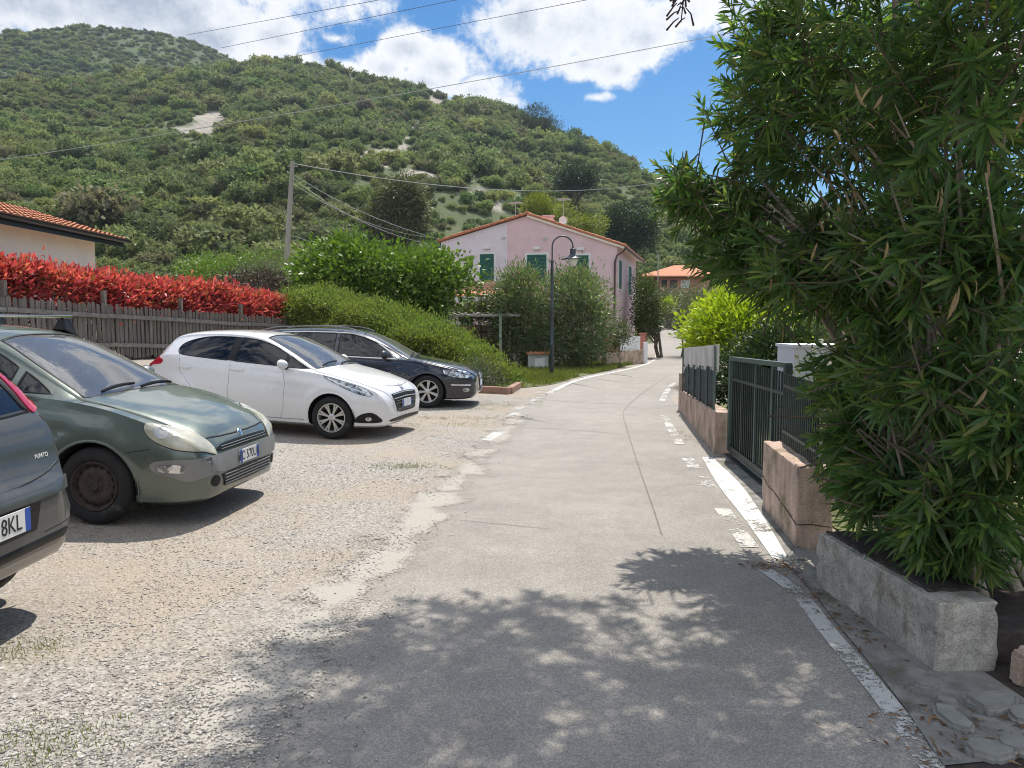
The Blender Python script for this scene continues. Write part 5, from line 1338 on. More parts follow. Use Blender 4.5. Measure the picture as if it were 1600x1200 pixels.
def car_glass(name, tint, ior, dust):
    m, nt, b = new_mat(name); nt.nodes.remove(b)
    tr = nt.nodes.new('ShaderNodeBsdfTransparent'); tr.inputs[0].default_value = lin(tint)
    gl = nt.nodes.new('ShaderNodeBsdfGlossy'); gl.inputs['Roughness'].default_value = .015; gl.inputs[0].default_value = (.95, .97, 1, 1)
    df = nt.nodes.new('ShaderNodeBsdfDiffuse'); df.inputs[0].default_value = (.55, .54, .51, 1)
    fr = nt.nodes.new('ShaderNodeFresnel'); fr.inputs[0].default_value = ior
    a = nt.nodes.new('ShaderNodeMixShader'); nt.links.new(fr.outputs[0], a.inputs[0]); nt.links.new(tr.outputs[0], a.inputs[1]); nt.links.new(gl.outputs[0], a.inputs[2])
    t = tex(nt, 'Noise', 3, 5, .7)
    d2 = mixc(nt, 1.0, ramp(nt, t.outputs[0], [(.25, (.5, .5, .5)), (.75, (1, 1, 1))]), (dust, dust, dust), 'MULTIPLY')
    c = nt.nodes.new('ShaderNodeMixShader'); nt.links.new(d2, c.inputs[0]); nt.links.new(a.outputs[0], c.inputs[1]); nt.links.new(df.outputs[0], c.inputs[2])
    nt.links.new(c.outputs[0], next(x for x in nt.nodes if x.type == 'OUTPUT_MATERIAL').inputs[0])
    return m
M['windscreen'] = car_glass('windscreen glass', (.62, .68, .68), 2.4, .16)  # dust film thickened to stand in for pale sky reflection
M['sideglass'] = car_glass('side glass', (.42, .45, .45), 1.55, .012)
M['tinted'] = car_glass('tinted glass', (.10, .11, .12), 1.6, .01)
M['rubber'] = mat('black tyre rubber', (.016, .016, .017), .85, var=.3, scale=12, bmp=.2, dirt=((.10, .085, .065), 6, .58))
M['trim'] = mat('black trim', (.012, .012, .013), .4, spec=.25)
M['liner'] = mat('wheel arch liner', (.008, .008, .008), .95)
M['seat'] = mat('grey seat cloth', (.045, .046, .05), .9)
M['dash'] = mat('pale dashboard', (.16, .155, .15), .75)
M['rusty'] = mat('rusty steel wheel', (.055, .040, .034), .75, .2, var=.5, scale=14, bmp=.3)
M['alloy'] = mat('silver alloy', (.55, .54, .52), .32, .75, var=.1)
M['chrome'] = mat('chrome', (.70, .70, .70), .12, 1.0, var=.02)
M['greyplastic'] = mat('silver grey bumper paint', (.23, .235, .235), .45, .3, var=.12)
M['plate'] = mat('number plate', (.74, .74, .72), .5, var=.03)
M['plateblue'] = mat('plate blue', (.018, .085, .42), .5)
M['platetext'] = mat('plate lettering', (.012, .012, .014), .5)
M['redlamp'] = mat('red lamp lens', (.42, .008, .03), .15, coat=1.0)
M['amber'] = mat('lamp inner', (.5, .5, .47), .2, .6)
m_, nt_, b_ = new_mat('yellowed headlamp lens'); M['lens_old'] = m_
t_ = tex(nt_, 'Noise', 7, 4); nt_.links.new(ramp(nt_, t_.outputs[0], [(.3, (.40, .385, .30)), (.7, (.60, .58, .47))]), b_.inputs['Base Color'])
b_.inputs['Roughness'].default_value = .22; b_.inputs['Coat Weight'].default_value = .8; b_.inputs['Metallic'].default_value = .15
m_, nt_, b_ = new_mat('clear headlamp lens'); M['lens'] = m_
t_ = tex(nt_, 'Voronoi', 22); nt_.links.new(ramp(nt_, t_.outputs['Color'], [(.2, (.10, .11, .12)), (.5, (.32, .34, .36)), (.9, (.75, .77, .78))]), b_.inputs['Base Color'])
b_.inputs['Roughness'].default_value = .12; b_.inputs['Metallic'].default_value = .6; b_.inputs['Coat Weight'].default_value = 1.0

class Car:
    def __init__(s, spec):
        s.sp = spec; s.L = spec['L']; s.Fo = spec['Fo']
        s.f = {k: pchip(spec[k]) for k in ('zt', 'zs', 'w', 'zb', 'inset', 'wr', 'crown')}
        s.axles = (s.Fo, s.Fo + spec['WB'])
        s.make()
    def section(s, S):
        f = s.f
        zt, zs, w, zb, ins, wr, cr = [float(f[k](S)) for k in ('zt', 'zs', 'w', 'zb', 'inset', 'wr', 'crown')]
        zb = min(zb, zt - .02); zb = max(zb, zs + .04)
        zr = max(zb + .004, zt - cr); zr = min(zr, zt - .004)
        wb = w - ins; ws = w - .05; zm = min(max(s.sp.get('zm', .58), zs + .02), zb - .01)
        wr = min(wr, wb - .004)
        pts = [(ws * .92 * i / 3, zs) for i in range(4)]
        g = pchip([(0, ws), ((zm - zs) / (zb - zs), w), (1, wb)])
        for i in range(16):
            q = (i + .35) / 15.36 if i < 15 else 1.0
            z = zs + .02 + (zb - zs - .02) * q
            y = float(g(q))
            for ax in s.axles:      # flared arches
                d = math.hypot(S - ax, z - .31) - .40
                y += .014 * math.exp(-(d / .06) ** 2) * (1 if .2 < z < .95 else .3)
            cz = s.sp.get('crease')
            if cz: y += .010 * math.exp(-((z - (cz[0] + cz[1] * S)) / .035) ** 2) * float(sstep(.5, .9, S) * sstep(s.L - .2, s.L - .6, S))
            pts.append((y, z))
        y0 = pts[-1][0]
        for i in range(1, 11):
            q = i / 10; pts.append((y0 + (wr - y0) * q + .014 * math.sin(math.pi * q) * min(1, (zr - zb) / .3), zb + (zr - zb) * q))
        p = 2.35
        for i in range(1, 15):
            a = math.pi / 2 * i / 14
            pts.append((wr * max(0, math.cos(a)) ** (2 / p), zr + (zt - zr) * math.sin(a) ** (2 / p)))
        pts[-1] = (0.0, zt)
        return pts
    def make(s):
        L = s.L
        st = np.concatenate([[0, .004, .01, .018, .028, .04, .055, .075, .1, .13, .165, .2], np.arange(.24, L - .3, .035), L - np.array([.3, .26, .22, .185, .15, .12, .095, .07, .05, .034, .02, .01, .004, 0])])
        rings = []
        for S in st:
            half = s.section(S)
            rings.append([(s.Fo - S, -y, z) for (y, z) in half] + [(s.Fo - S, y, z) for (y, z) in half[-2:0:-1]])
        n = len(rings[0]); h = len(s.section(1.0))
        vs = [p for r in rings for p in r]
        fs = [(i * n + j, i * n + (j + 1) % n, (i + 1) * n + (j + 1) % n, (i + 1) * n + j) for i in range(len(st) - 1) for j in range(n)]
        for b, flip in ((0, 0), ((len(st) - 1) * n, 1)):
            for j in range(h - 1):
                a, c = j, j + 1; a2, c2 = (n - j) % n, n - j - 1
                q = [b + a, b + c] + ([b + c2] if c2 != c else []) + ([b + a2] if a2 != a else [])
                if len(q) >= 3: fs.append(tuple(q[::-1] if flip else q))
        s.bm = bmesh.new()
        bv = [s.bm.verts.new(p) for p in vs]
        for f in fs:
            try: s.bm.faces.new([bv[i] for i in f])
            except ValueError: pass
        bmesh.ops.recalc_face_normals(s.bm, faces=s.bm.faces)
        s.bvh = BVHTree.FromBMesh(s.bm)
    # projections: (u, v) -> ray
    def cast(s, pr, u, v):
        Fo = s.Fo
        if pr == 'R': o, d = Vector((Fo - u, -3, v)), Vector((0, 1, 0))
        elif pr == 'L': o, d = Vector((Fo - u, 3, v)), Vector((0, -1, 0))
        elif pr in ('DR', 'DL'):      # slanting down and inwards on to a front wing
            sg = 1 if pr == 'DR' else -1; d = Vector((0, sg * .766, -.643)); o = Vector((Fo - u, sg * .643 * v, .766 * v)) - d * 3
        elif pr == 'F': o, d = Vector((Fo + 2, u, v)), Vector((-1, 0, 0))
        elif pr == 'B': o, d = Vector((Fo - s.L - 2, u, v)), Vector((1, 0, 0))
        else: o, d = Vector((Fo - u, v, 4)), Vector((0, 0, -1))
        loc, nrm, _, _ = s.bvh.ray_cast(o, d)
        if loc is None:
            loc, nrm, _, _ = s.bvh.find_nearest(o + d * (2.5 if pr in 'FB' else 2.3))
        if nrm.dot(d) > 0: nrm = -nrm
        return loc, nrm, d
    def uv(s, pr, p):
        return {'R': (s.Fo - p.x, p.z), 'L': (s.Fo - p.x, p.z), 'F': (p.y, p.z), 'B': (p.y, p.z), 'T': (s.Fo - p.x, p.y)}[pr]
    def cut(s, pr, poly, depth_ok):
        """cut the outline crisply into the skin and remove what is inside"""
        us = [p[0] for p in poly]; vs_ = [p[1] for p in poly]
        bb = (min(us) - .02, max(us) + .02, min(vs_) - .02, max(vs_) + .02)
        dirv = {'R': Vector((0, 1, 0)), 'L': Vector((0, 1, 0)), 'F': Vector((1, 0, 0)), 'B': Vector((1, 0, 0)), 'T': Vector((0, 0, 1))}[pr]
        def pt(u, v): return {'R': Vector((s.Fo - u, 0, v)), 'L': Vector((s.Fo - u, 0, v)), 'F': Vector((0, u, v)), 'B': Vector((0, u, v)), 'T': Vector((s.Fo - u, v, 0))}[pr]
        k = len(poly)
        for i in range(k):
            a, b = poly[i], poly[(i + 1) % k]
            A, B = pt(*a), pt(*b)
            if (B - A).length < 1e-6: continue
            nrm = (B - A).cross(dirv).normalized()
            lo = (min(a[0], b[0]) - .03, max(a[0], b[0]) + .03, min(a[1], b[1]) - .03, max(a[1], b[1]) + .03)
            fs = []
            for f in s.bm.faces:
                if not depth_ok(f.calc_center_median()): continue
                uu = [s.uv(pr, v.co) for v in f.verts]
                if max(q[0] for q in uu) < lo[0] or min(q[0] for q in uu) > lo[1] or max(q[1] for q in uu) < lo[2] or min(q[1] for q in uu) > lo[3]: continue
                fs.append(f)
            if not fs: continue
            geom = list({e for f in fs for e in f.edges} | {v for f in fs for v in f.verts}) + fs
            bmesh.ops.bisect_plane(s.bm, geom=geom, plane_co=A, plane_no=nrm, dist=1e-5)
        P = poly
        def inside(u, v):
            c = False; j = len(P) - 1
            for i in range(len(P)):
                if (P[i][1] > v) != (P[j][1] > v) and u < (P[j][0] - P[i][0]) * (v - P[i][1]) / (P[j][1] - P[i][1]) + P[i][0]: c = not c
                j = i
            return c
        dead = [f for f in s.bm.faces if depth_ok(f.calc_center_median()) and inside(*s.uv(pr, f.calc_center_median()))]
        bmesh.ops.delete(s.bm, geom=dead, context='FACES')
    def panel(s, name, pr, poly, m, parent, off=.003, step=.03, skirt=.008, grow=0.0, dome=0.0):
        k = len(poly)
        if grow:
            cx = sum(p[0] for p in poly) / k; cy_ = sum(p[1] for p in poly) / k
            poly = [(p[0] + (p[0] - cx) / max(1e-6, math.hypot(p[0] - cx, p[1] - cy_)) * grow, p[1] + (p[1] - cy_) / max(1e-6, math.hypot(p[0] - cx, p[1] - cy_)) * grow) for p in poly]
        bd = []
        for i in range(k):
            a, b = poly[i], poly[(i + 1) % k]; n = max(1, int(math.dist(a, b) / step))
            bd += [(a[0] + (b[0] - a[0]) * j / n, a[1] + (b[1] - a[1]) * j / n) for j in range(n)]
        pts = [Vector(p) for p in bd]; nb = len(bd)
        us = [p[0] for p in bd]; vs_ = [p[1] for p in bd]
        def inside(u, v):
            c = False; j = nb - 1
            for i in range(nb):
                if (bd[i][1] > v) != (bd[j][1] > v) and u < (bd[j][0] - bd[i][0]) * (v - bd[i][1]) / (bd[j][1] - bd[i][1]) + bd[i][0]: c = not c
                j = i
            return c
        u = min(us) + step * .5
        while u < max(us):
            v = min(vs_) + step * .5
            while v < max(vs_):
                if inside(u, v) and min((u - p[0]) ** 2 + (v - p[1]) ** 2 for p in bd) > (step * .45) ** 2: pts.append(Vector((u, v)))
                v += step
            u += step
        V, E, F, _, _, _ = delaunay_2d_cdt(pts, [(i, (i + 1) % nb) for i in range(nb)], [], 1, 1e-6)
        P3, Nn = [], []
        for q in V:
            loc, nrm, d = s.cast(pr, q[0], q[1]); P3.append(loc); Nn.append(nrm)
        bm = bmesh.new(); bv = [bm.verts.new(p) for p in P3]; bm.verts.index_update()
        for f in F:
            try: bm.faces.new([bv[i] for i in f])
            except ValueError: pass
        bm.normal_update()
        nb_ = {v.index: [e.other_vert(v).index for e in v.link_edges] for v in bm.verts}
        bvs = [v.co.copy() for v in bm.verts if v.is_boundary]
        dm = [0.0 if v.is_boundary else min((v.co - q).length for q in bvs) for v in bm.verts]
        mx = max(dm) or 1.0
        for _ in range(6):
            Nn = [(Nn[k_] + sum((Nn[q] for q in nb_[k_]), Vector())).normalized() for k_ in range(len(Nn))]
        for v in bm.verts:
            v.co = v.co + Nn[v.index] * (off + dome * math.sqrt(max(0, 1 - (1 - dm[v.index] / mx) ** 2)))
        bm.normal_update()
        if sum(f.normal.dot(Nn[f.verts[0].index] if f.verts[0].index >= 0 else Nn[0]) for f in bm.faces) < 0: bmesh.ops.reverse_faces(bm, faces=bm.faces)
        if skirt:
            bm.verts.index_update()
            be = [e for e in bm.edges if e.is_boundary]
            low = {}
            for e in be:
                for v in e.verts:
                    if v not in low: low[v] = bm.verts.new(v.co - Nn[min(v.index, len(Nn) - 1)] * skirt)
            for e in be:
                a, b = e.verts; f0 = e.link_faces[0]
                try: bm.faces.new((b, a, low[a], low[b]))
                except ValueError: pass
            bmesh.ops.recalc_face_normals(bm, faces=bm.faces)
        me = bpy.data.meshes.new(name); bm.to_mesh(me); bm.free()
        o = link(name, me, m, parent, smooth=True); me.set_sharp_from_angle(angle=R(45))
        return o
    def seam(s, name, pr, line, m, parent, wd=.007, off=.0012, closed=False, step=.03):
        P = [tuple(p) for p in line]
        if closed: P.append(P[0])
        q = []
        for i in range(len(P) - 1):
            n = max(1, int(math.dist(P[i], P[i + 1]) / step))
            q += [(P[i][0] + (P[i + 1][0] - P[i][0]) * j / n, P[i][1] + (P[i + 1][1] - P[i][1]) * j / n) for j in range(n)]
        q.append(P[-1])
        pts = [s.cast(pr, *p) for p in q]
        vs, fs = [], []; k = len(pts)
        for i, (p, nr, d) in enumerate(pts):
            t = pts[min(i + 1, k - 1)][0] - pts[max(i - 1, 0)][0]
            if closed and i in (0, k - 1): t = pts[1][0] - pts[k - 2][0]
            t = t.normalized() if t.length > 1e-9 else Vector((1, 0, 0)); sd = t.cross(nr).normalized()
            h = min(.003, wd * .3)
            vs += [p + sd * wd / 2 - nr * .002, p + sd * wd / 2 * .8 + nr * off, p - sd * wd / 2 * .8 + nr * off, p - sd * wd / 2 - nr * .002]
        for i in range(k - 1):
            for j in range(3): fs.append((i * 4 + j, i * 4 + j + 1, i * 4 + 4 + j + 1, i * 4 + 4 + j))
        me = bpy.data.meshes.new(name); me.from_pydata(vs, [], fs)
        return link(name, me, m, parent, smooth=True)
    def finish(s, m, parent):
        for f in s.bm.faces: f.smooth = True
        me = bpy.data.meshes.new('body'); s.bm.to_mesh(me)
        o = link('body', me, m, parent)
        me.set_sharp_from_angle(angle=R(38))
        return o

def wheel(root, loc, r, wdt, side, kind, steer=0.0, tw=.0):
    w_ = empty('wheel', loc); w_.parent = root
    w_.rotation_euler = (0, R(tw), R(steer))
    Mx = Matrix.Rotation(R(90) * (1 if side < 0 else -1), 4, 'X')      # local z -> outwards
    rr = {'steel': .195, 'alloy208': .205, 'alloy7': .215}[kind]
    h = wdt / 2
    mb = MB(); mb.lathe([(rr - .01, -h + .02), (rr + .01, -h + .005), (r - .05, -h), (r - .018, -h + .012), (r - .004, -h + .035), (r, -h + .06), (r, h - .06), (r - .004, h - .035), (r - .018, h - .012), (r - .05, h), (rr + .03, h - .002), (rr + .01, h - .008), (rr - .002, h - .02)], 48, Mx)
    mb.build('tyre', M['rubber'], w_, smooth=True)
    mb = MB(); mt = M['alloy']
    if kind == 'steel':
        mt = M['rusty']
        mb.lathe([(rr, h - .02), (rr - .004, h - .004), (rr - .014, h - .006), (rr - .02, h - .03), (rr - .035, h - .045), (.125, h - .022), (.10, h - .018), (.075, h - .03), (.05, h - .032), (.035, h - .02), (.033, h - .008), (0, h - .006)], 48, Mx)
        mb2 = mb
        for i in range(15):
            a = 2 * math.pi * i / 15; mb2.lathe([(0, 0), (.0135, 0), (.0135, .0025), (0, .0025)], 10, Mx @ Matrix.Translation((.148 * math.cos(a), .148 * math.sin(a), h - .034)), 1)
        for i in range(4):
            a = 2 * math.pi * i / 4 + .5; mb2.lathe([(0, 0), (.012, 0), (.010, .012), (0, .013)], 8, Mx @ Matrix.Translation((.049 * math.cos(a), .049 * math.sin(a), h - .034)))
        mt = [M['rusty'], M['liner']]
    else:
        mb.lathe([(rr + .002, h - .012), (rr, h - .002), (rr - .012, h - .004), (rr - .02, h - .02), (rr - .03, -.02), (rr - .03, -.04)], 48, Mx)
        mb.lathe([(.055, h - .05), (.052, h - .018), (.035, h - .01), (0, h - .009)], 24, Mx)
        ns = 7 if kind == 'alloy7' else 8
        for i in range(ns):
            a0 = 2 * math.pi * i / ns + .2
            for da in ((-.12, .12) if kind == 'alloy208' else (0,)):
                w0, w1 = (.012, .016) if kind == 'alloy208' else (.020, .036)
                def pt(rad, wd, z, da=da, a0=a0):
                    a = a0 + da * min(1, rad / rr)
                    return Mx @ Vector((rad * math.cos(a) - wd * math.sin(a), rad * math.sin(a) + wd * math.cos(a), z))
                vs = []
                for rad, wd, z in ((.04, w0, h - .018), (.12, (w0 + w1) / 2, h - .022), (rr - .012, w1, h - .012)):
                    vs += [pt(rad, -wd, z - .02), pt(rad, -wd * .8, z), pt(rad, wd * .8, z), pt(rad, wd, z - .02)]
                mb.add(vs, [(i_ * 4 + j, i_ * 4 + j + 1, i_ * 4 + 4 + j + 1, i_ * 4 + 4 + j) for i_ in range(2) for j in range(3)])
    mb.build('rim', mt, w_, smooth=True)
    mb = MB(); mb.lathe([(0, h - .075), (.13, h - .075), (.135, h - .08), (rr - .01, h - .10), (rr - .01, -h + .02), (0, -h + .02)], 32, Mx); mb.build('brake', M['liner'], w_, smooth=True)
    return w_
def arch_poly(ax, r, z0=.10, n=20, zc=.305):
    return [(ax + r * math.cos(a), zc + r * math.sin(a)) for a in np.linspace(math.pi * 1.15, -math.pi * .15, n)] + [(ax + r * .9, z0), (ax - r * .9, z0)]
def text_mesh(name, txt, size, m, parent, mtx, ext=.001):
    cu = bpy.data.curves.new(name, 'FONT'); cu.body = txt; cu.size = size; cu.align_x = 'CENTER'; cu.align_y = 'CENTER'; cu.extrude = ext
    o = bpy.data.objects.new(name, cu); COL.objects.link(o)
    dg = bpy.context.evaluated_depsgraph_get(); me = bpy.data.meshes.new_from_object(o.evaluated_get(dg))
    bpy.data.objects.remove(o); me.transform(mtx)
    me.materials.clear()
    return link(name, me, m, parent)
def plate(root, c, face, tilt, w_, h_, txt, right_blue=True, left_blue=True, mt=None):
    """face: +1 looks along +x, -1 along -x (local car axes)"""
    Mx = Matrix.Translation(c) @ Matrix.Rotation(R(90) if face > 0 else R(-90), 4, 'Z') @ Matrix.Rotation(R(90) - tilt, 4, 'X')
    mb = MB()
    def b_(x0, x1, z, mi): mb.box((0, 0, 0), (1, 1, 1), M=Mx @ Matrix.Translation(((x0 + x1) / 2, 0, z / 2)) @ Matrix.Diagonal((x1 - x0, h_, z, 1)), mi=mi)
    b_(-w_ / 2, w_ / 2, .006, 0)
    if left_blue: b_(-w_ / 2 + .002, -w_ / 2 + .042, .0072, 1)
    if right_blue: b_(w_ / 2 - .042, w_ / 2 - .002, .0072, 1)
    o = mb.build('number_plate', [M['plate'], M['plateblue']], root)
    if txt: text_mesh('plate_number', txt, h_ * .98, M['platetext'], o, Mx @ Matrix.Translation((0, -.002, .0066)) @ Matrix.Diagonal((.82, 1, 1, 1)))
    return o
def seats(root, car, s0, zf=.30, half=.36, wheel_side=1, dash_s=None):
    def rb(name, c, d, rx=0.0, m=None):
        mb = MB(); mb.box((0, 0, 0), d); o = mb.build(name, m or M['seat'], root, bevel=min(d) * .35, seg=3); o.location = (car.Fo - c[0], c[1], c[2]); o.rotation_euler = (0, rx, 0); return o
    for sd in (-1, 1):
        rb('seat', (s0, sd * half, zf + .12), (.52, .48, .2)); rb('backrest', (s0 + .36, sd * half, zf + .45), (.16, .46, .62), R(-16)); rb('headrest', (s0 + .47, sd * half, zf + .87), (.10, .26, .19), R(-10))
    rb('rear_seat', (s0 + .95, 0, zf + .15), (.5, 1.2, .2)); rb('rear_backrest', (s0 + 1.28, 0, zf + .45), (.16, 1.2, .6), R(-18))
    for sd in (-.36, .36): rb('headrest', (s0 + 1.38, sd, zf + .82), (.10, .26, .16), R(-10))
    d = dash_s or s0 - .75
    mb = MB(); prof = [(d - .35, .72), (d - .40, .90), (d - .15, .935), (d + .08, .93), (d + .14, .86), (d + .10, .60)]
    mb.prism(prof, lambda a, b, e: Vector((car.Fo - a, e, b)), -.66, .66); mb.build('dashboard', M['dash'], root, bevel=.03, seg=3)
    mb = MB(); Mx = Matrix.Translation((car.Fo - d - .22, wheel_side * half, .93)) @ Matrix.Rotation(R(-65), 4, 'Y')
    mb.tube([Mx @ Vector((.18 * math.cos(a), .18 * math.sin(a), 0)) for a in np.linspace(0, 2 * math.pi, 25)], .015, 8, cap=False)
    mb.tube([Mx @ Vector((-.18, 0, 0)), Mx @ Vector((.18, 0, 0))], .018, 6); mb.tube([Mx @ Vector((0, 0, 0)), Mx @ Vector((0, 0, .3))], .03, 8)
    mb.build('steering_wheel', M['trim'], root, smooth=True)
    mb = MB(); mb.box((car.Fo - s0 - .25, 0, zf - .06), (2.2, 1.4, .03)); mb.build('cabin_floor', M['liner'], root)
def mirror(root, car, S, z, side, m, sc=1.0):
    p, n, d = car.cast('R' if side < 0 else 'L', S, z); y = side
    bm = bmesh.new(); bmesh.ops.create_icosphere(bm, subdivisions=3, radius=1)
    for v in bm.verts:
        c = v.co; k = 1.0 if c.x > 0 else .45
        v.co = Vector((c.x * .085 * k, c.y * .125, c.z * .075 + .012 * c.y * y))
    me = bpy.data.meshes.new('mirror'); bm.to_mesh(me); bm.free()
    o = link('mirror', me, m, root, smooth=True); o.location = p + Vector((.0, y * .135, .055)) * sc; o.scale = (sc,) * 3
    mb = MB(); mb.tube([p - Vector((0, y * .02, .01)), p + Vector((0, y * .07, .02))], [.035, .03], 8); mb.build('mirror_foot', M['trim'], o, smooth=True).matrix_parent_inverse = Matrix.Translation(o.location).inverted() if sc == 1.0 else (Matrix.Translation(o.location) @ Matrix.Scale(sc, 4)).inverted()
    return o
def wiper(root, car, a, b):
    mb = MB(); pts = []
    for i in range(7):
        t = i / 6; u, v = a[0] + (b[0] - a[0]) * t, a[1] + (b[1] - a[1]) * t
        loc, n, d = car.cast('T', u, v); pts.append(loc + n * (.022 + .012 * math.sin(math.pi * t)))
    mb.tube(pts, [.008, .012, .014, .012, .010, .008, .006], 6)
    mb.tube([p - Vector((0, 0, .012)) for p in pts], .006, 4)
    return mb.build('wiper', M['trim'], root, smooth=True)
def bump_line(f, a, b, n=14):
    return [(a + (b - a) * i / n, f(a + (b - a) * i / n)) for i in range(n + 1)]
def place(root, p, heading, local, pitch=0.0, sc=1.0):
    """put car-local ground point 'local' on world point p; heading in degrees below +x (towards the viewer)"""
    e = Euler((0, R(pitch), -R(heading)), 'XYZ'); root.rotation_euler = e
    root.scale = (sc,) * 3
    root.location = Vector(p) - e.to_matrix() @ (Vector(local) * sc)
def common(car, root, body_m, winds, sides, wr_, wt, kind, steer, ysplit, trim_m=None, glass='sideglass', ends=True):
    """cut windscreen, side windows and arches, then fit glass, liners and wheels"""
    top = lambda c: c.z > .9
    car.cut('T', winds, top)
    for sd, pr in ((-1, 'R'), (1, 'L')):
        ok = lambda c, sd=sd: c.y * sd > .38
        for pl in sides: car.cut(pr, pl, lambda c, sd=sd: c.y * sd > .30 and c.z > .8)
        for ax in car.axles: car.cut(pr, arch_poly(ax, wr_ + .052), lambda c, sd=sd: c.y * sd > .42)
    body = car.finish(body_m, root)
    car.panel('windscreen', 'T', winds, M['windscreen'], root, -.004, .06, 0, .008)
    car.seam('window_seal', 'T', winds, M['trim'], root, .022, .002, True)
    for sd, pr in ((-1, 'R'), (1, 'L')):
        for pl in sides:
            car.panel('side_window', pr, pl, M[glass], root, -.004, .06, 0, .006)
            car.seam('window_seal', pr, pl, M['trim'], root, .020, .002, True)
        for ax in car.axles:
            y1 = float(car.f['w'](ax)) - .012; y0 = y1 - .30
            mb = MB(); rr_ = wr_ + .056; n = 22
            vs, fs = [], []
            an = np.linspace(math.pi * 1.04, -math.pi * .04, n)
            for yy in (y1, y0): vs += [(car.Fo - ax + rr_ * math.cos(a), sd * yy, .305 + rr_ * math.sin(a)) for a in an]
            fs = [(i, i + 1, n + i + 1, n + i) for i in range(n - 1)]
            vs.append((car.Fo - ax, sd * y0, .305)); fs += [(n + i, n + i + 1, 2 * n) for i in range(n - 1)]
            mb.add(vs, fs); mb.build('wheel_well', M['liner'], root)
            car.seam('arch_edge', pr, arch_poly(ax, wr_ + .052)[:20], body_m, root, .022, .004)
            st = steer if ax == car.axles[0] else 0
            wheel(root, (car.Fo - ax, sd * (float(car.f['w'](ax)) - wt / 2 - .022), wr_), wr_, wt, sd, kind, st, random.uniform(0, 60))
    return body

# ---- dark green hatchback, nose towards the road
PUNTO = dict(L=4.065, Fo=.86, WB=2.51, zm=.56, crease=(.76, .03),
    zt=[(0, .40), (.01, .50), (.03, .575), (.06, .635), (.12, .705), (.2, .765), (.35, .83), (.6, .905), (.85, .96), (1.02, 1.0), (1.15, 1.065), (1.5, 1.255), (1.85, 1.405), (2.05, 1.455), (2.4, 1.485), (2.7, 1.49), (3.1, 1.475), (3.5, 1.42), (3.65, 1.36), (3.8, 1.19), (3.93, 1.0), (4.0, .85), (4.04, .65), (4.065, .45)],
    zs=[(0, .30), (.02, .23), (.1, .19), (.4, .17), (3.6, .18), (3.95, .24), (4.065, .36)],
    w=[(0, .46), (.02, .57), (.06, .665), (.12, .73), (.22, .785), (.4, .825), (.7, .843), (1.4, .848), (2.6, .848), (3.3, .835), (3.7, .795), (3.9, .73), (4.0, .66), (4.065, .52)],
    zb=[(0, .36), (.03, .52), (.1, .62), (.25, .72), (.5, .825), (.9, .925), (1.2, .96), (2.0, .99), (3.0, 1.03), (3.6, 1.06), (3.8, .98), (3.95, .84), (4.065, .42)],
    inset=[(0, .03), (.3, .05), (1.2, .045), (4.065, .05)],
    wr=[(0, .34), (.03, .45), (.1, .55), (.25, .62), (.5, .67), (.9, .705), (1.1, .70), (1.3, .67), (1.85, .575), (2.1, .55), (3.0, .535), (3.5, .51), (3.7, .53), (4.0, .45), (4.065, .32)],
    crown=[(0, .04), (.2, .06), (.9, .07), (1.1, .06), (1.5, .09), (2, .085), (3.5, .07), (4.065, .04)])
M['paint_green'] = paint('dark green metallic paint', (.115, .142, .120), .5, .32, .9, .14)
root = empty('parked_car', label='dark green hatchback with roof bars, yellowed headlamps and rusty steel wheels', cat='car', group='cars parked on the gravel')
car = Car(PUNTO)
winds = smooth_closed([(1.00, -.64), (1.10, -.655), (1.5, -.585), (1.87, -.50), (1.90, -.25), (1.905, 0), (1.90, .25), (1.87, .50), (1.5, .585), (1.10, .655), (1.00, .64), (.985, .3), (.98, 0), (.985, -.3)], 3, (1, 3, 7, 9))
sides = [smooth_closed([(1.24, .995), (1.40, 1.085), (1.53, 1.15), (1.53, 1.005)], 3, (0, 2, 3)), smooth_closed([(1.60, 1.01), (1.60, 1.18), (1.80, 1.275), (2.05, 1.345), (2.35, 1.375), (2.62, 1.38), (2.63, 1.035)], 3, (0, 1, 5, 6)), smooth_closed([(2.72, 1.04), (2.71, 1.38), (3.05, 1.365), (3.36, 1.31), (3.46, 1.2), (3.42, 1.08)], 3, (0, 1))]
common(car, root, M['paint_green'], winds, sides, .305, .185, 'steel', 0, 0)
hl = smooth_closed([(.035, .10), (.09, .02), (.18, -.018), (.28, -.018), (.39, .012), (.46, .07), (.45, .125), (.37, .172), (.25, .19), (.14, .178), (.07, .15)], 5, (0,))
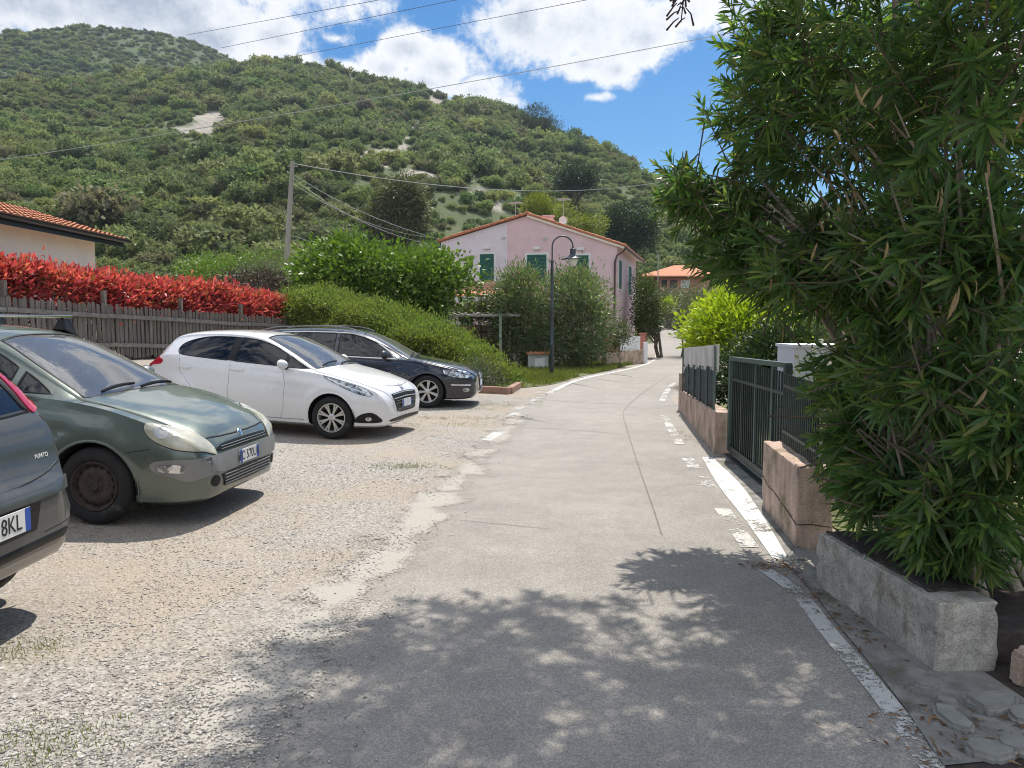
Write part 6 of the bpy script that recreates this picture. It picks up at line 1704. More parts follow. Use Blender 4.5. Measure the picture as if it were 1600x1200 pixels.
for pr in 'RL':
    car.panel('headlight', 'D' + pr, hl, M['lens_old'], root, .010, .025, .02, 0, .016)
    car.seam('lamp_seal', 'D' + pr, hl, M['trim'], root, .012, .003, True)
    # round reflectors inside the lens show as faint discs
    car.panel('lamp_reflector', 'D' + pr, [(.335 + .055 * math.cos(a), .075 + .05 * math.sin(a)) for a in np.linspace(0, 6.1, 18)], M['amber'], root, .0275, .02, .004)
    car.seam('door_seam', pr, [(1.56, .985), (1.50, .80), (1.50, .45), (1.60, .24)], M['trim'], root, .006)
    car.seam('door_seam', pr, [(2.67, 1.02), (2.67, .5), (2.62, .24)], M['trim'], root, .006)
    car.seam('bumper_seam', pr, [(.40, .62), (.52, .60), (.60, .585)], M['trim'], root, .006)
    car.panel('door_handle', pr, smooth_closed([(2.42, .86), (2.60, .868), (2.60, .90), (2.42, .89)], 3), M['paint_green'], root, .028, .03, .03)
    car.panel('side_repeater', pr, smooth_closed([(1.22, .72), (1.32, .725), (1.32, .75), (1.22, .745)], 3), M['lens_old'], root, .006, .02, .008)
    # grey bumper band with its lamp
    band = smooth_closed([(.012, .41), (.012, .548), (.17, .545), (.33, .535), (.40, .50), (.36, .44), (.25, .41), (.14, .37)], 4, (0, 1))
    car.panel('bumper_band', pr, band, M['greyplastic'], root, .010, .03, .014)
    car.panel('indicator', pr, smooth_closed([(.17, .445), (.17, .505), (.31, .50), (.35, .475), (.31, .45)], 4), M['lens'], root, .016, .02, .012)
hood = bump_line(lambda s: .66 + .05 * s if s > .3 else .44 + .82 * s, .12, 1.02)
car.seam('bonnet_seam', 'T', [(s, -y) for s, y in hood], M['trim'], root, .007); car.seam('bonnet_seam', 'T', [(s, y) for s, y in hood], M['trim'], root, .007)
car.seam('bonnet_seam', 'T', [(.12, -.53), (.095, -.35), (.085, -.15), (.085, .15), (.095, .35), (.12, .53)], M['trim'], root, .016, .003)
car.panel('bumper_band', 'F', [(-.60, .43), (-.58, .545), (-.3, .554), (.3, .554), (.58, .545), (.60, .43), (.44, .405), (-.44, .405)], M['greyplastic'], root, .012, .04, .016)
car.panel('grille', 'F', smooth_closed([(-.46, .572), (-.40, .615), (0, .625), (.40, .615), (.46, .572), (.3, .562), (-.3, .562)], 3), M['trim'], root, .010, .03, .012)
car.panel('grille', 'F', smooth_closed([(-.42, .285), (-.46, .385), (0, .398), (.46, .385), (.42, .285), (0, .275)], 3, (0, 1, 3, 4)), M['trim'], root, .008, .03, .012)
for z in (.30, .325, .35, .375): car.seam('grille_bar', 'F', [(-.43, z), (0, z), (.43, z)], M['greyplastic'], root, .008, .014)
for z in (.578, .597): car.seam('grille_bar', 'F', [(-.42, z), (0, z + .003), (.42, z)], M['greyplastic'], root, .006, .014)
for sd in (-1, 1): car.panel('fog_lamp', 'F', [(sd * .535 + .045 * math.cos(a), .345 + .045 * math.sin(a)) for a in np.linspace(0, 6.1, 16)], M['trim'], root, .008, .02, .012)
loc, n, d = car.cast('F', 0, .655); mb = MB(); mb.lathe([(0, .012), (.03, .010), (.042, .004), (.044, 0)], 20, Matrix.Translation(loc + n * .002) @ n.to_track_quat('Z', 'Y').to_matrix().to_4x4()); mb.build('emblem', M['chrome'], root, smooth=True)
loc, n, d = car.cast('F', 0, .48); plate(root, loc + Vector((.016, 0, 0)), 1, .05, .36, .11, 'EC 570UA')
wiper(root, car, (1.01, -.50), (1.06, .02)); wiper(root, car, (.985, .0), (1.03, .56))
mirror(root, car, 1.52, .985, -1, M['paint_green']); mirror(root, car, 1.52, .985, 1, M['paint_green'])
seats(root, car, 1.95, dash_s=1.25)
for S in (2.05, 2.75):
    zc_ = float(car.f['zt'](S)) + .115
    mb = MB(); mb.bar((car.Fo - S, -.60, zc_), (car.Fo - S, .60, zc_), .035, .025); rb_ = mb.build('roof_bar', M['chrome' if S < 2.4 else 'greyplastic'], root, bevel=.004)
    for sd in (-1, 1):
        mb = MB(); mb.add([Vector(v) for v in [(car.Fo - S + .07, sd * .42, zc_ - .125), (car.Fo - S - .07, sd * .42, zc_ - .125), (car.Fo - S - .07, sd * .60, zc_ - .19), (car.Fo - S + .07, sd * .60, zc_ - .19), (car.Fo - S + .025, sd * .46, zc_ - .013), (car.Fo - S - .025, sd * .46, zc_ - .013), (car.Fo - S - .025, sd * .55, zc_ - .013), (car.Fo - S + .025, sd * .55, zc_ - .013)]], [(0, 1, 2, 3), (4, 5, 6, 7), (0, 1, 5, 4), (1, 2, 6, 5), (2, 3, 7, 6), (3, 0, 4, 7)])
        mb.build('rack_foot', M['trim'], rb_, bevel=.01)
p = G(150, 824); place(root, (p.x, p.y, Hf(p.x, p.y) + .004), 6, (0, -.79, 0), 2.4)

# ---- white hatchback
P208 = dict(L=3.97, Fo=.79, WB=2.54, zm=.56, crease=(.70, .07),
    zt=[(0, .42), (.012, .55), (.04, .64), (.09, .71), (.16, .76), (.3, .815), (.55, .885), (.85, .95), (1.05, .995), (1.15, 1.03), (1.4, 1.155), (1.75, 1.315), (2.0, 1.405), (2.25, 1.445), (2.6, 1.46), (3.0, 1.445), (3.35, 1.405), (3.5, 1.36), (3.62, 1.25), (3.78, 1.08), (3.88, .97), (3.94, .85), (3.96, .7), (3.97, .5)],
    zs=[(0, .32), (.02, .25), (.1, .20), (.4, .18), (1, .17), (3, .17), (3.6, .2), (3.9, .25), (3.97, .4)],
    w=[(0, .50), (.02, .60), (.06, .68), (.15, .755), (.3, .81), (.6, .853), (1.2, .866), (2.5, .87), (3.2, .862), (3.6, .81), (3.8, .75), (3.92, .67), (3.97, .55)],
    zb=[(0, .38), (.05, .56), (.12, .655), (.3, .745), (.6, .83), (1.0, .91), (1.3, .945), (2, .985), (3, 1.045), (3.45, 1.06), (3.7, .97), (3.88, .88), (3.97, .48)],
    inset=[(0, .03), (.5, .055), (1.2, .045), (3.97, .05)],
    wr=[(0, .38), (.06, .51), (.15, .59), (.3, .65), (.6, .70), (1.0, .73), (1.2, .72), (1.5, .67), (2.0, .585), (2.5, .565), (3.2, .545), (3.5, .52), (3.7, .55), (3.88, .52), (3.97, .42)],
    crown=[(0, .05), (.3, .07), (1.0, .07), (1.3, .07), (2, .075), (3.3, .07), (3.97, .05)])
M['paint_white'] = paint('white car paint', (.74, .735, .74), 0.0, .30, 1.0, .03)
root = empty('parked_car', label='white hatchback with dark side windows between the green and the dark blue car', cat='car', group='cars parked on the gravel')
car = Car(P208)
winds = smooth_closed([(1.08, -.655), (1.16, -.675), (1.5, -.60), (1.97, -.505), (2.0, -.25), (2.005, 0), (2.0, .25), (1.97, .505), (1.5, .60), (1.16, .675), (1.08, .655), (1.055, .3), (1.05, 0), (1.055, -.3)], 3, (1, 3, 7, 9))
dlo_top = pchip([(1.16, .965), (1.5, 1.135), (1.8, 1.265), (2.1, 1.345), (2.5, 1.37), (2.9, 1.355), (3.15, 1.31), (3.32, 1.22)])
q1 = smooth_closed([(1.17, .965), (1.33, 1.045), (1.50, 1.13), (1.52, .985)], 3, (0, 2, 3))
q2 = smooth_closed([(1.56, .99), (1.55, 1.155), (1.8, 1.262), (2.05, 1.332), (2.32, 1.362), (2.34, 1.03)], 3, (0, 1, 4, 5))
q3 = smooth_closed([(2.45, 1.035), (2.43, 1.365), (2.75, 1.362), (3.0, 1.335), (3.22, 1.27), (3.31, 1.19), (3.27, 1.105), (3.1, 1.075)], 3, (0, 1))
common(car, root, M['paint_white'], winds, [q1, q2, q3], .305, .195, 'alloy208', 4, 0)
for pr in 'RL':
    car.panel('pillar_trim', pr, [(1.525, .99), (1.505, 1.13), (1.548, 1.153), (1.558, .992)], M['trim'], root, .004, .03, .006)
    car.panel('pillar_trim', pr, [(2.345, 1.03), (2.325, 1.362), (2.427, 1.366), (2.447, 1.036)], M['trim'], root, .004, .03, .006)
    hl = smooth_closed([(.20, .655), (.30, .64), (.55, .715), (.86, .845), (.92, .89), (.80, .865), (.55, .80), (.32, .735)], 4, (4,))
    car.panel('headlight', pr, hl, M['lens'], root, .006, .025, .01, 0, .006); car.seam('lamp_seal', pr, hl, M['trim'], root, .010, .002, True)
    car.seam('lamp_strip', pr, [(.24, .66), (.55, .745), (.85, .85)], M['chrome'], root, .022, .012)
    car.seam('door_seam', pr, [(1.56, .985), (1.50, .75), (1.52, .40), (1.58, .24)], M['greyplastic'], root, .006)
    car.seam('door_seam', pr, [(2.39, 1.03), (2.40, .6), (2.40, .26)], M['greyplastic'], root, .006)
    car.seam('door_seam', pr, [(3.25, 1.09), (3.22, .85), (3.0, .62), (2.86, .42)], M['greyplastic'], root, .006)
    car.seam('sill_seam', pr, [(1.2, .255), (2.9, .255)], M['greyplastic'], root, .010)
    for S in (2.18, 3.05):
        car.panel('door_handle', pr, smooth_closed([(S, .895), (S + .20, .905), (S + .20, .935), (S, .925)], 3), M['paint_white'], root, .028, .03, .03)
    car.panel('tail_light', pr, smooth_closed([(3.60, .93), (3.55, .99), (3.68, 1.03), (3.86, 1.0), (3.92, .90), (3.86, .83), (3.78, .90)], 4), M['redlamp'], root, .010, .025, .02)
    car.panel('fog_recess', pr, smooth_closed([(.10, .27), (.13, .36), (.22, .405), (.36, .37), (.44, .29), (.40, .26)], 4), M['trim'], root, .008, .02, .012)
    car.panel('fog_lamp', pr, [(.25 + .04 * math.cos(a), .315 + .03 * math.sin(a)) for a in np.linspace(0, 6.1, 14)], M['lens'], root, .012, .02, .006)
car.panel('grille', 'F', smooth_closed([(-.44, .645), (-.36, .45), (-.30, .385), (0, .375), (.30, .385), (.36, .45), (.44, .645), (0, .665)], 4, (0, 6)), M['trim'], root, .008, .03, .014)
for z in (.635, .575): car.seam('grille_bar', 'F', [(-.42, z), (0, z + .015), (.42, z)], M['chrome'], root, .016, .014)
for z in (.54, .505, .42, .40): car.seam('grille_bar', 'F', [(-.36, z), (0, z + .01), (.36, z)], M['greyplastic'], root, .006, .012)
car.panel('lower_grille', 'F', smooth_closed([(-.52, .265), (-.5, .30), (0, .315), (.5, .30), (.52, .265), (0, .255)], 3), M['trim'], root, .006, .03, .01)
bs = [(1.02, -.68), (.7, -.66), (.45, -.60), (.25, -.50), (.17, -.40)]
for sg in (1, -1): car.seam('bonnet_seam', 'T', [(s, y * sg) for s, y in bs], M['greyplastic'], root, .007)
car.seam('bonnet_seam', 'T', [(.17, -.40), (.13, -.2), (.12, 0), (.13, .2), (.17, .40)], M['trim'], root, .012)
loc, n, d = car.cast('F', 0, .72)
Mx = Matrix.Translation(loc + n * .003) @ n.to_track_quat('Z', 'Y').to_matrix().to_4x4()
mb = MB(); mb.prism(smooth_closed([(-.02, -.045), (.02, -.05), (.035, -.01), (.02, .02), (.025, .05), (-.01, .055), (-.03, .02)], 3), lambda a, b, d: Mx @ Vector((a, b, d)), 0, .010); mb.build('emblem', M['chrome'], root)
loc, n, d = car.cast('F', 0, .50); plate(root, loc + Vector((.02, 0, 0)), 1, .05, .36, .11, '')
wiper(root, car, (1.09, -.52), (1.15, .02)); wiper(root, car, (1.06, .0), (1.12, .58))
mirror(root, car, 1.50, .975, -1, M['paint_white'], .92); mirror(root, car, 1.50, .975, 1, M['paint_white'], .92)
seats(root, car, 2.0, dash_s=1.35)
p = G(517, 687); place(root, (p.x, p.y, Hf(p.x, p.y) + .004), 14, (0, -.82, 0), 2.0, .97)

# ---- dark blue estate
PAS = dict(L=4.774, Fo=.92, WB=2.709, zm=.58, crease=(.80, .02),
    zt=[(0, .42), (.01, .56), (.04, .66), (.1, .705), (.25, .765), (.6, .85), (1.0, .92), (1.25, .96), (1.4, 1.02), (1.8, 1.235), (2.2, 1.405), (2.5, 1.47), (3.0, 1.495), (3.7, 1.475), (4.3, 1.42), (4.45, 1.36), (4.6, 1.15), (4.68, 1.0), (4.74, .8), (4.774, .5)],
    zs=[(0, .32), (.02, .26), (.1, .20), (.4, .17), (4.2, .18), (4.6, .24), (4.774, .40)],
    w=[(0, .50), (.02, .60), (.08, .71), (.2, .795), (.45, .862), (.9, .90), (3.6, .905), (4.2, .88), (4.6, .80), (4.774, .6)],
    zb=[(0, .38), (.05, .56), (.1, .62), (.3, .71), (.7, .81), (1.2, .90), (2, .95), (4.2, 1.0), (4.5, 1.0), (4.7, .85), (4.774, .46)],
    inset=[(0, .03), (.5, .055), (1.2, .05), (4.774, .05)],
    wr=[(0, .38), (.05, .52), (.2, .62), (.6, .70), (1.2, .75), (1.6, .675), (2.3, .59), (4.2, .56), (4.5, .57), (4.774, .42)],
    crown=[(0, .05), (.3, .07), (1.2, .07), (1.6, .08), (2.4, .08), (4.3, .07), (4.774, .05)])
M['paint_blue'] = paint('dark blue metallic paint', (.011, .014, .024), .4, .28, 1.0, .06)
root = empty('parked_car', label='dark blue estate car with chrome window trim parked beside the green hedge', cat='car', group='cars parked on the gravel')
car = Car(PAS)
winds = smooth_closed([(1.30, -.67), (1.38, -.69), (1.75, -.61), (2.22, -.52), (2.26, -.25), (2.265, 0), (2.26, .25), (2.22, .52), (1.75, .61), (1.38, .69), (1.30, .67), (1.285, .3), (1.28, 0), (1.285, -.3)], 3, (1, 3, 7, 9))
w1 = smooth_closed([(1.58, .955), (1.80, 1.12), (2.1, 1.275), (2.40, 1.365), (2.68, 1.385), (2.68, .985)], 3, (0, 4, 5))
w2 = smooth_closed([(2.76, .985), (2.76, 1.388), (3.2, 1.395), (3.52, 1.38), (3.58, 1.0)], 3, (0, 1, 3, 4))
w3 = smooth_closed([(3.66, 1.005), (3.62, 1.38), (4.05, 1.345), (4.25, 1.27), (4.32, 1.12), (4.25, 1.03)], 3, (0, 1))
common(car, root, M['paint_blue'], winds, [w1, w2, w3], .322, .205, 'alloy7', 3, 0)
for pr in 'RL':
    car.seam('window_trim', pr, [(1.50, .925), (1.70, 1.075), (1.95, 1.235), (2.2, 1.335), (2.45, 1.395), (2.8, 1.41), (3.4, 1.412), (3.8, 1.395), (4.15, 1.345), (4.3, 1.25), (4.37, 1.1), (4.28, 1.005)], M['chrome'], root, .024, .008)
    car.seam('window_trim', pr, [(1.50, .925), (2.6, .955), (3.6, .975), (4.28, 1.005)], M['chrome'], root, .022, .008)
    hl = smooth_closed([(.13, .60), (.16, .69), (.36, .735), (.62, .745), (.58, .66), (.38, .605)], 4, (3,))
    car.panel('headlight', pr, hl, M['lens'], root, .006, .03, .012)
    for line in ([(1.62, .93), (1.58, .7), (1.6, .3)], [(2.72, .95), (2.72, .3)], [(3.62, .97), (3.62, .7), (3.45, .45)]): car.seam('door_seam', pr, line, M['trim'], root, .007)
    for S in (2.45, 3.3): car.panel('door_handle', pr, smooth_closed([(S, .83), (S + .2, .835), (S + .2, .86), (S, .855)], 3), M['paint_blue'], root, .028, .03, .03)
    car.seam('bumper_strip', pr, [(.10, .455), (.3, .455), (.46, .455)], M['chrome'], root, .028, .010)
    car.panel('fog_lamp', pr, [(.18 + .055 * math.cos(a), .36 + .04 * math.sin(a)) for a in np.linspace(0, 6.1, 14)], M['lens'], root, .006, .02, .008)
    sg = -1 if pr == 'R' else 1
    mb = MB(); mb.tube([(car.Fo - s_, sg * (float(car.f['wr'](s_)) - .02), float(car.f['zt'](s_)) - .005 + .035 * min(1, (s_ - 2.3) / .3, (4.3 - s_) / .3)) for s_ in np.linspace(2.3, 4.3, 14)], .014, 6); mb.build('roof_rail', M['greyplastic'], root, smooth=True)
car.panel('grille', 'F', smooth_closed([(-.38, .66), (-.33, .42), (-.27, .30), (0, .29), (.27, .30), (.33, .42), (.38, .66), (0, .675)], 4, (0, 6)), M['trim'], root, .008, .03, .014)
for z in (.65, .61, .57, .53): car.seam('grille_bar', 'F', [(-.36, z), (0, z + .01), (.36, z)], M['chrome'], root, .014, .016)
for sg in (-1, 1): car.seam('grille_bar', 'F', [(sg * .385, .665), (sg * .335, .42), (sg * .27, .30)], M['chrome'], root, .02, .016)
loc, n, d = car.cast('F', 0, .60); Mx = Matrix.Translation(loc + n * .018) @ n.to_track_quat('Z', 'Y').to_matrix().to_4x4()
mb = MB(); mb.tube([Mx @ Vector((.058 * math.cos(a), .058 * math.sin(a), 0)) for a in np.linspace(0, 2 * math.pi, 21)], .007, 6, cap=False); mb.build('emblem', M['chrome'], root, smooth=True)
loc, n, d = car.cast('F', 0, .46); plate(root, loc + Vector((.022, 0, 0)), 1, .05, .36, .11, '')
for sg in (1, -1): car.seam('bonnet_seam', 'T', [(1.26, sg * .70), (.8, sg * .69), (.4, sg * .62), (.16, sg * .42)], M['trim'], root, .007)
wiper(root, car, (1.31, -.55), (1.37, .02)); wiper(root, car, (1.28, .0), (1.34, .6))
mirror(root, car, 1.74, .95, -1, M['paint_blue'], 1.1); mirror(root, car, 1.74, .95, 1, M['paint_blue'], 1.1)
seats(root, car, 2.35, dash_s=1.6)
p = G(667, 638); place(root, (p.x, p.y, Hf(p.x, p.y) + .004), 4, (0, -.86, 0), 1.2, .97)

# ---- dark grey hatchback seen from behind at the left edge
OLD = dict(L=3.84, Fo=.75, WB=2.46, zm=.56,
    zt=[(0, .42), (.01, .52), (.04, .60), (.1, .68), (.2, .75), (.5, .86), (.9, .95), (1.0, 1.0), (1.5, 1.25), (1.9, 1.42), (2.3, 1.475), (2.7, 1.48), (3.1, 1.46), (3.25, 1.44), (3.36, 1.38), (3.5, 1.25), (3.6, 1.13), (3.67, 1.03), (3.705, .95), (3.725, .88), (3.745, .80), (3.775, .76), (3.83, .68), (3.84, .55)],
    zs=[(0, .32), (.02, .25), (.1, .2), (.4, .18), (3.2, .20), (3.5, .25), (3.75, .30), (3.84, .40)],
    w=[(0, .5), (.02, .6), (.08, .69), (.2, .76), (.5, .81), (1.2, .83), (2.9, .832), (3.3, .825), (3.5, .81), (3.65, .785), (3.75, .745), (3.81, .69), (3.84, .60)],
    zb=[(0, .38), (.05, .56), (.12, .63), (.4, .78), (.9, .91), (1.3, .95), (2.2, .99), (3.1, 1.03), (3.4, 1.04), (3.6, .98), (3.7, .9), (3.78, .66), (3.84, .46)],
    inset=[(0, .03), (1.2, .045), (3.3, .05), (3.6, .045), (3.84, .03)],
    wr=[(0, .4), (.05, .5), (.3, .62), (.9, .7), (1.4, .66), (1.9, .58), (2.6, .57), (3.1, .60), (3.25, .63), (3.36, .665), (3.5, .705), (3.6, .73), (3.7, .73), (3.78, .68), (3.84, .52)],
    crown=[(0, .05), (1, .07), (1.5, .08), (3.1, .06), (3.4, .04), (3.6, .035), (3.75, .03), (3.84, .02)])
M['paint_grey'] = paint('dark grey paint', (.040, .044, .046), .1, .36, .55, .10)
root = empty('parked_car', label='dark grey hatchback seen from behind at the left edge, with tall red tail lamp', cat='car', group='cars parked on the gravel')
car = Car(OLD)
winds = smooth_closed([(1.02, -.62), (1.5, -.58), (1.87, -.50), (1.9, 0), (1.87, .50), (1.5, .58), (1.02, .62), (1.0, 0)], 3, (0, 2, 4, 6))
sides = [smooth_closed([(1.45, .98), (1.75, 1.24), (2.1, 1.36), (2.5, 1.375), (2.52, 1.01)], 3, (0, 3, 4)), smooth_closed([(2.6, 1.015), (2.6, 1.375), (2.95, 1.36), (3.15, 1.2), (3.1, 1.05)], 3, (0, 1))]
bw = smooth_closed([(-.57, 1.09), (-.61, 1.12), (-.575, 1.36), (-.53, 1.40), (0, 1.42), (.53, 1.40), (.575, 1.36), (.61, 1.12), (.57, 1.09), (0, 1.08)], 3)
car.cut('B', bw, lambda c: c.x < car.Fo - 3.1 and c.z > .95)
common(car, root, M['paint_grey'], winds, sides, .295, .175, 'steel', 0, 0)
car.panel('rear_window', 'B', bw, M['sideglass'], root, -.004, .05, 0, .008); car.seam('window_seal', 'B', bw, M['trim'], root, .026, .002, True)
for sg in (-1, 1):
    car.panel('tail_light', 'B', [(sg * a, b) for a, b in smooth_closed([(.640, 1.10), (.69, 1.085), (.728, 1.125), (.70, 1.25), (.64, 1.41), (.60, 1.42), (.635, 1.28)], 4)], M['redlamp'], root, .008, .02, .014)
tg = smooth_closed([(-.74, .90), (-.66, .80), (-.40, .755), (0, .745), (.40, .755), (.66, .80), (.74, .90)], 3)[:-3]
car.seam('tailgate_seam', 'B', tg, M['trim'], root, .010, .0025)
for sg in (-1, 1): car.seam('tailgate_seam', 'B', [(sg * .74, .90), (sg * .735, 1.0), (sg * .70, 1.06)], M['trim'], root, .008)
car.panel('bumper_pad', 'B', smooth_closed([(-.66, .67), (-.68, .735), (0, .745), (.68, .735), (.66, .67), (0, .665)], 3), M['paint_grey'], root, .016, .04, .018)
car.panel('plate_recess', 'B', smooth_closed([(-.33, .52), (-.38, .655), (0, .66), (.38, .655), (.33, .52), (0, .515)], 3, (0, 1, 3, 4)), M['trim'], root, .004, .04, .008)
car.seam('bumper_trim', 'B', [(-.60, .445), (0, .44), (.60, .445)], M['trim'], root, .05, .004)
car.seam('bumper_seam', 'B', [(-.66, .50), (-.4, .49)], M['trim'], root, .006); car.seam('bumper_seam', 'B', [(.66, .50), (.4, .49)], M['trim'], root, .006)
loc, n, d = car.cast('B', 0, .60)
Mb = None
pl = plate(root, loc + Vector((-.014, 0, 0)), -1, .04, .52, .115, '')
Mx = Matrix.Translation(loc + Vector((-.0212, 0, 0))) @ Matrix.Rotation(R(-90), 4, 'Z') @ Matrix.Rotation(R(90) - .04, 4, 'X')
text_mesh('plate_number', '8KL', .115, M['platetext'], pl, Mx @ Matrix.Translation((.112, -.002, .0)) @ Matrix.Diagonal((.82, 1, 1, 1)))
loc, n, d = car.cast('B', -.56, .86); Q = Matrix.Translation(loc + n * .003) @ Matrix.Rotation(R(-90), 4, 'Z') @ Matrix.Rotation(R(82), 4, 'X')
text_mesh('badge', 'PUNTO', .034, M['plate'], root, Q, .0015)
seats(root, car, 1.95, dash_s=1.25)
mirror(root, car, 1.5, .98, -1, M['paint_grey']); mirror(root, car, 1.5, .98, 1, M['paint_grey'])
place(root, (-2.46, 3.54, Hf(-2.40, 3.50) + .004), 180, (car.Fo - car.L, 0, 0), -2.0)
# ------------------------------------------------------------------ the big oleander over the planter
rng = np.random.default_rng(2024)
base = Vector((2.55, 4.3, .28))
root = empty('oleander_tree', base, 0, 'huge multi-stemmed oleander with long dark leaves arching over the right of the road', 'tree')
b0 = np.array(base)
lobes = []      # (x, y, z, rx, ry, rz, shoots)
def lob(px, py, Y, rx, rz, ry, n):
    n = int(n * .60)
    c = W(px, py, Y); s = Y / FPX
    lobes.append((c.x, Y, c.z, rx * s, ry, rz * s, n))
lob(1360, 130, 5.0, 210, 190, .9, 215); lob(1520, 120, 3.9, 170, 210, .8, 125); lob(1270, 60, 5.9, 130, 130, .8, 120)
lob(1185, 190, 6.0, 85, 120, .6, 85); lob(1135, 320, 6.0, 100, 62, .6, 85); lob(1058, 292, 6.1, 52, 32, .35, 30); lob(1130, 400, 5.8, 44, 45, .4, 24); lob(1450, 610, 3.9, 110, 80, .3, 44); lob(1380, 560, 4.5, 50, 60, .3, 18)
lob(1200, 60, 6.3, 60, 90, .6, 50); lob(1235, 400, 5.5, 105, 80, .7, 90); lob(1340, 400, 4.8, 150, 110, .8, 130); lob(1500, 400, 3.9, 140, 130, .7, 120)
lob(1200, 450, 5.4, 46, 36, .4, 16); lob(1400, 490, 4.4, 90, 40, .4, 18)
lob(1345, 700, 4.75, 60, 60, .35, 60); lob(1395, 765, 4.2, 80, 66, .35, 66); lob(1312, 640, 5.1, 38, 40, .3, 24); lob(1500, 800, 3.6, 90, 76, .35, 60); lob(1575, 700, 3.4, 60, 100, .35, 44); lob(1470, 850, 3.7, 70, 36, .3, 34)
lob(1300, 560, 5.1, 40, 44, .3, 16); lob(1575, 560, 3.4, 40, 70, .3, 16)
# the part of the crown arching over the road, above the top of the view
lobes += [(1.2, 5.8, 5.05, 1.15, 1.1, .5, 150), (.45, 6.0, 5.15, .75, .9, .35, 72), (.05, 6.1, 5.2, .5, .55, .25, 20), (.75, 4.6, 4.75, .9, .8, .4, 105), (.15, 4.4, 4.95, .5, .6, .3, 26), (.1, 5.1, 5.05, .55, .5, .25, 24), (1.7, 4.6, 4.6, .8, .9, .5, 95), (2.6, 4.6, 4.9, 1.2, 1.2, .8, 110), (1.0, 3.4, 4.6, 1.0, .7, .4, 45), (2.3, 3.0, 3.9, .8, .9, .6, 60), (3.4, 5.6, 3.4, 1.0, 1.2, 1.4, 90)]
SP, SD = [], []
cc = np.array([2.6, 4.7, 1.6])
for (x, y, z, rx, ry, rz, n) in lobes:
    d = unit(rng.normal(size=(n, 3))); r = (.25 + .75 * rng.random(n) ** .6)[:, None]
    p = np.array([x, y, z]) + d * r * np.array([rx, ry, rz])
    dirn = unit(d * .7 + unit(p - cc) * .7 + np.where(rng.random((n, 1)) < .5, np.array([0, 0, .45]), np.array([0, 0, -.35])) + rng.normal(size=(n, 3)) * .35)
    SP.append(p); SD.append(dirn)
SP = np.concatenate(SP); SD = np.concatenate(SD)
k = SP[:, 2] > .42; SP, SD = SP[k], SD[k]
lens = rng.uniform(.22, .42, len(SP))
# leaves in whorls of three along each shoot
pos, ax, nr, LL, WW = [], [], [], [], []
nodes = 9
for j in range(nodes):
    t = j / (nodes - 1)
    e1 = unit(np.cross(SD, np.array([.3, .2, 1.0]))); e2 = np.cross(SD, e1)
    for kx in range(3):
        a = (2 * math.pi * kx / 3 + j * 1.05 + SP[:, 0] * 50)[:, None]
        rad = e1 * np.cos(a) + e2 * np.sin(a)
        op = 1.15 - .75 * t + rng.normal(size=(len(SP), 1)) * .15       # older leaves stand off wider
        pos.append(SP + SD * (lens * (t - .75))[:, None])
        v = unit(SD * np.cos(op) + rad * np.sin(op) + np.array([0, 0, -.55 * (1 - t) - .12]))
        ax.append(v); nr.append(unit(SD + .35 * rng.normal(size=SP.shape)))
        LL.append(rng.uniform(.15, .245, len(SP)) * (1.0 - .45 * t ** 3) * np.interp(SP[:, 1], [4.5, 6.2], [1.0, .78])); WW.append(rng.uniform(.018, .027, len(SP)))
pos, ax, nr, LL, WW = (np.concatenate(q) for q in (pos, ax, nr, LL, WW))
kk = (rng.random(len(pos)) > .12) & (pos[:, 2] > .3)
v, q = leaf_arrays(pos[kk] - b0, ax[kk], nr[kk], LL[kk], WW[kk], True)
link('crown', mesh_np('crown', v, q), M['lf_oleander'], root, smooth=True)
# twigs carrying the shoots
mb = MB(); rr_ = random.Random(9)
for i in range(len(SP)):
    p = Vector(SP[i]) - base; d = Vector(SD[i]); l = float(lens[i])
    mb.tube([p - d * (l * 1.5), p - d * (l * .6) , p + d * (l * .2)], [.006, .0045, .0025], 4, cap=False)
mb.build('twigs', M['bark'], root, smooth=True)
# stems and limbs
mb = MB()
stems = [((1385, 640, 4.7), (1340, 260, 5.0)), ((1412, 600, 4.6), (1400, 200, 4.8)), ((1465, 690, 4.1), (1450, 300, 4.3)), ((1515, 640, 3.9), (1500, 260, 4.0)), ((1360, 620, 4.9), (1300, 300, 5.3)), ((1440, 640, 4.5), (1330, 300, 5.0)), ((1425, 560, 4.6), (1230, 330, 5.5)), ((1480, 620, 4.2), (1420, 250, 4.6)), ((1530, 600, 3.9), (1560, 300, 3.8)), ((1500, 700, 4.0), (1480, 200, 4.2)), ((1390, 580, 4.9), (1180, 260, 6.0)),
         ((1560, 640, 3.8), (1600, 350, 3.6)), ((1460, 560, 4.6), (1360, 150, 5.2)), ((1415, 520, 4.8), (1110, 330, 6.0)), ((1545, 560, 4.2), (1520, 100, 4.2)), ((1370, 560, 5.0), (1280, 380, 5.4)), ((1345, 600, 5.1), (1240, 400, 5.6))]
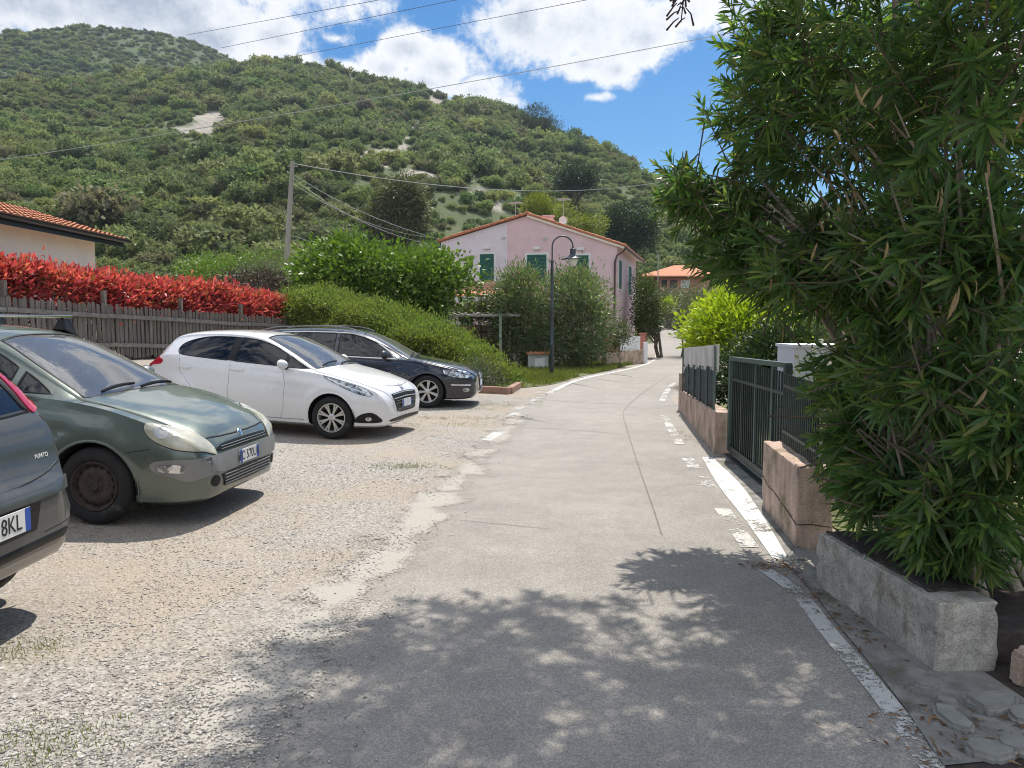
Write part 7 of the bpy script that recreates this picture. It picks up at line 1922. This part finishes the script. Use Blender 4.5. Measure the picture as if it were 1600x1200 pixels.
for i, (m_, t_) in enumerate(stems):
    mid, tip = W(*m_), W(*t_)
    bx = base + Vector((rr_.uniform(-.25, .45), rr_.uniform(-.75, .8), -.05))
    bx.x = max(bx.x, 2.22); bx = Vector((bx.x, min(bx.y, 4.45), bx.z))
    p1 = bx.lerp(mid, .55) + Vector((rr_.uniform(-.06, .06), rr_.uniform(-.06, .06), 0))
    r0 = rr_.uniform(.026, .05)
    tip2 = tip + (tip - mid) * .35
    mb.tube([bx - base, p1 - base, mid - base, mid.lerp(tip, .5) - base + Vector((rr_.uniform(-.1, .1), 0, .05)), tip - base, tip2 - base], [r0, r0 * .85, r0 * .72, r0 * .55, r0 * .38, r0 * .15], 9)
    for b in range(5):
        s = mid.lerp(tip, rr_.uniform(-.1, .8)); e = s + Vector((rr_.uniform(-.5, .3), rr_.uniform(-.5, .5), rr_.uniform(.25, .75)))
        mb.tube([s - base, s.lerp(e, .5) - base + Vector((0, 0, .04)), e - base], [r0 * .42, r0 * .3, r0 * .12], 6)
for t_ in ((.4, 5.8, 4.9), (-.3, 6.0, 5.1), (1.2, 5.6, 4.9), (.6, 4.7, 4.6), (1.7, 4.4, 4.5), (1.0, 3.6, 4.5), (2.4, 3.2, 3.9), (2.7, 4.8, 4.9)):
    s = W(1400, 250, 4.9); t_ = Vector(t_)
    mb.tube([s - base, Vector((s.x - .05, s.y, 3.7)) - base, Vector((s.x, s.y, 4.3)).lerp(t_, .45) - base, t_ - base], [.020, .016, .011, .005], 7)
# cut stubs low down and bare lower twigs
for i in range(9):
    s = Vector((rr_.uniform(2.2, 2.7), rr_.uniform(3.3, 4.5), rr_.uniform(.35, 1.3))); e = s + Vector((rr_.uniform(-.3, .2), rr_.uniform(-.3, .3), rr_.uniform(.15, .6)))
    mb.tube([s - Vector((0, 0, .35)) - base, s - base, e - base], [.016, .012, .006], 6)
mb.build('trunk', M['bark_pale'], root, smooth=True)
# a few dry leaves and the seed pods hanging at the top
N = 34; c = [W(1365, 185, 3.8), W(1495, 455, 3.4), W(1480, 300, 3.6), W(1300, 330, 4.6), W(1260, 470, 5.0), W(1520, 620, 3.5)]
ki = rng.integers(0, len(c), N); P = np.array([tuple(p) for p in c])[ki] + rng.normal(size=(N, 3)) * np.where(rng.random(N) < .5, .05, .25)[:, None]
v, q = leaf_arrays(P - b0, unit(rng.normal(size=(N, 3)) * .4 + np.array([0, -.1, -1.0])), unit(rng.normal(size=(N, 3)) + np.array([0, -1.0, 0])), rng.uniform(.08, .14, N), rng.uniform(.014, .022, N), True)
link('dry_leaves', mesh_np('dry_leaves', v, q), M['lf_dead'], root)
mb = MB()
for i in range(16):
    s = W(1062 + rr_.uniform(-6, 10), rr_.uniform(-30, 30), 6.2); e = s + Vector((rr_.uniform(-.12, .1), rr_.uniform(-.1, .1), rr_.uniform(-.16, .02)))
    mb.tube([s - base, s.lerp(e, .5) - base + Vector((.01, 0, .02)), e - base], [.004, .006, .009], 5)
s = W(1095, -60, 6.2); mb.tube([s - base, W(1070, -20, 6.2) - base, W(1064, 35, 6.2) - base], [.01, .008, .004], 6)
mb.build('seed_pods', M['pipe'], root, smooth=True)

# ------------------------------------------------------------------ the air between here and the hill
HAZE = 0.00020
mh = bpy.data.materials.new('haze'); mh.use_nodes = True; nh_ = mh.node_tree; nh_.nodes.clear()
oh = nh_.nodes.new('ShaderNodeOutputMaterial'); vh = nh_.nodes.new('ShaderNodeVolumePrincipled')
vh.inputs['Color'].default_value = (.70, .83, 1.0, 1); vh.inputs['Density'].default_value = HAZE; vh.inputs['Anisotropy'].default_value = .35
nh_.links.new(vh.outputs[0], oh.inputs['Volume'])
mb = MB(); mb.box((0, 0, 96), (1420, 1420, 210.4)); hz_ = mb.build('haze', mh, None); tag(hz_, 'thin blue air between the road and the hill', 'haze', kind='stuff')
hz_.visible_shadow = True
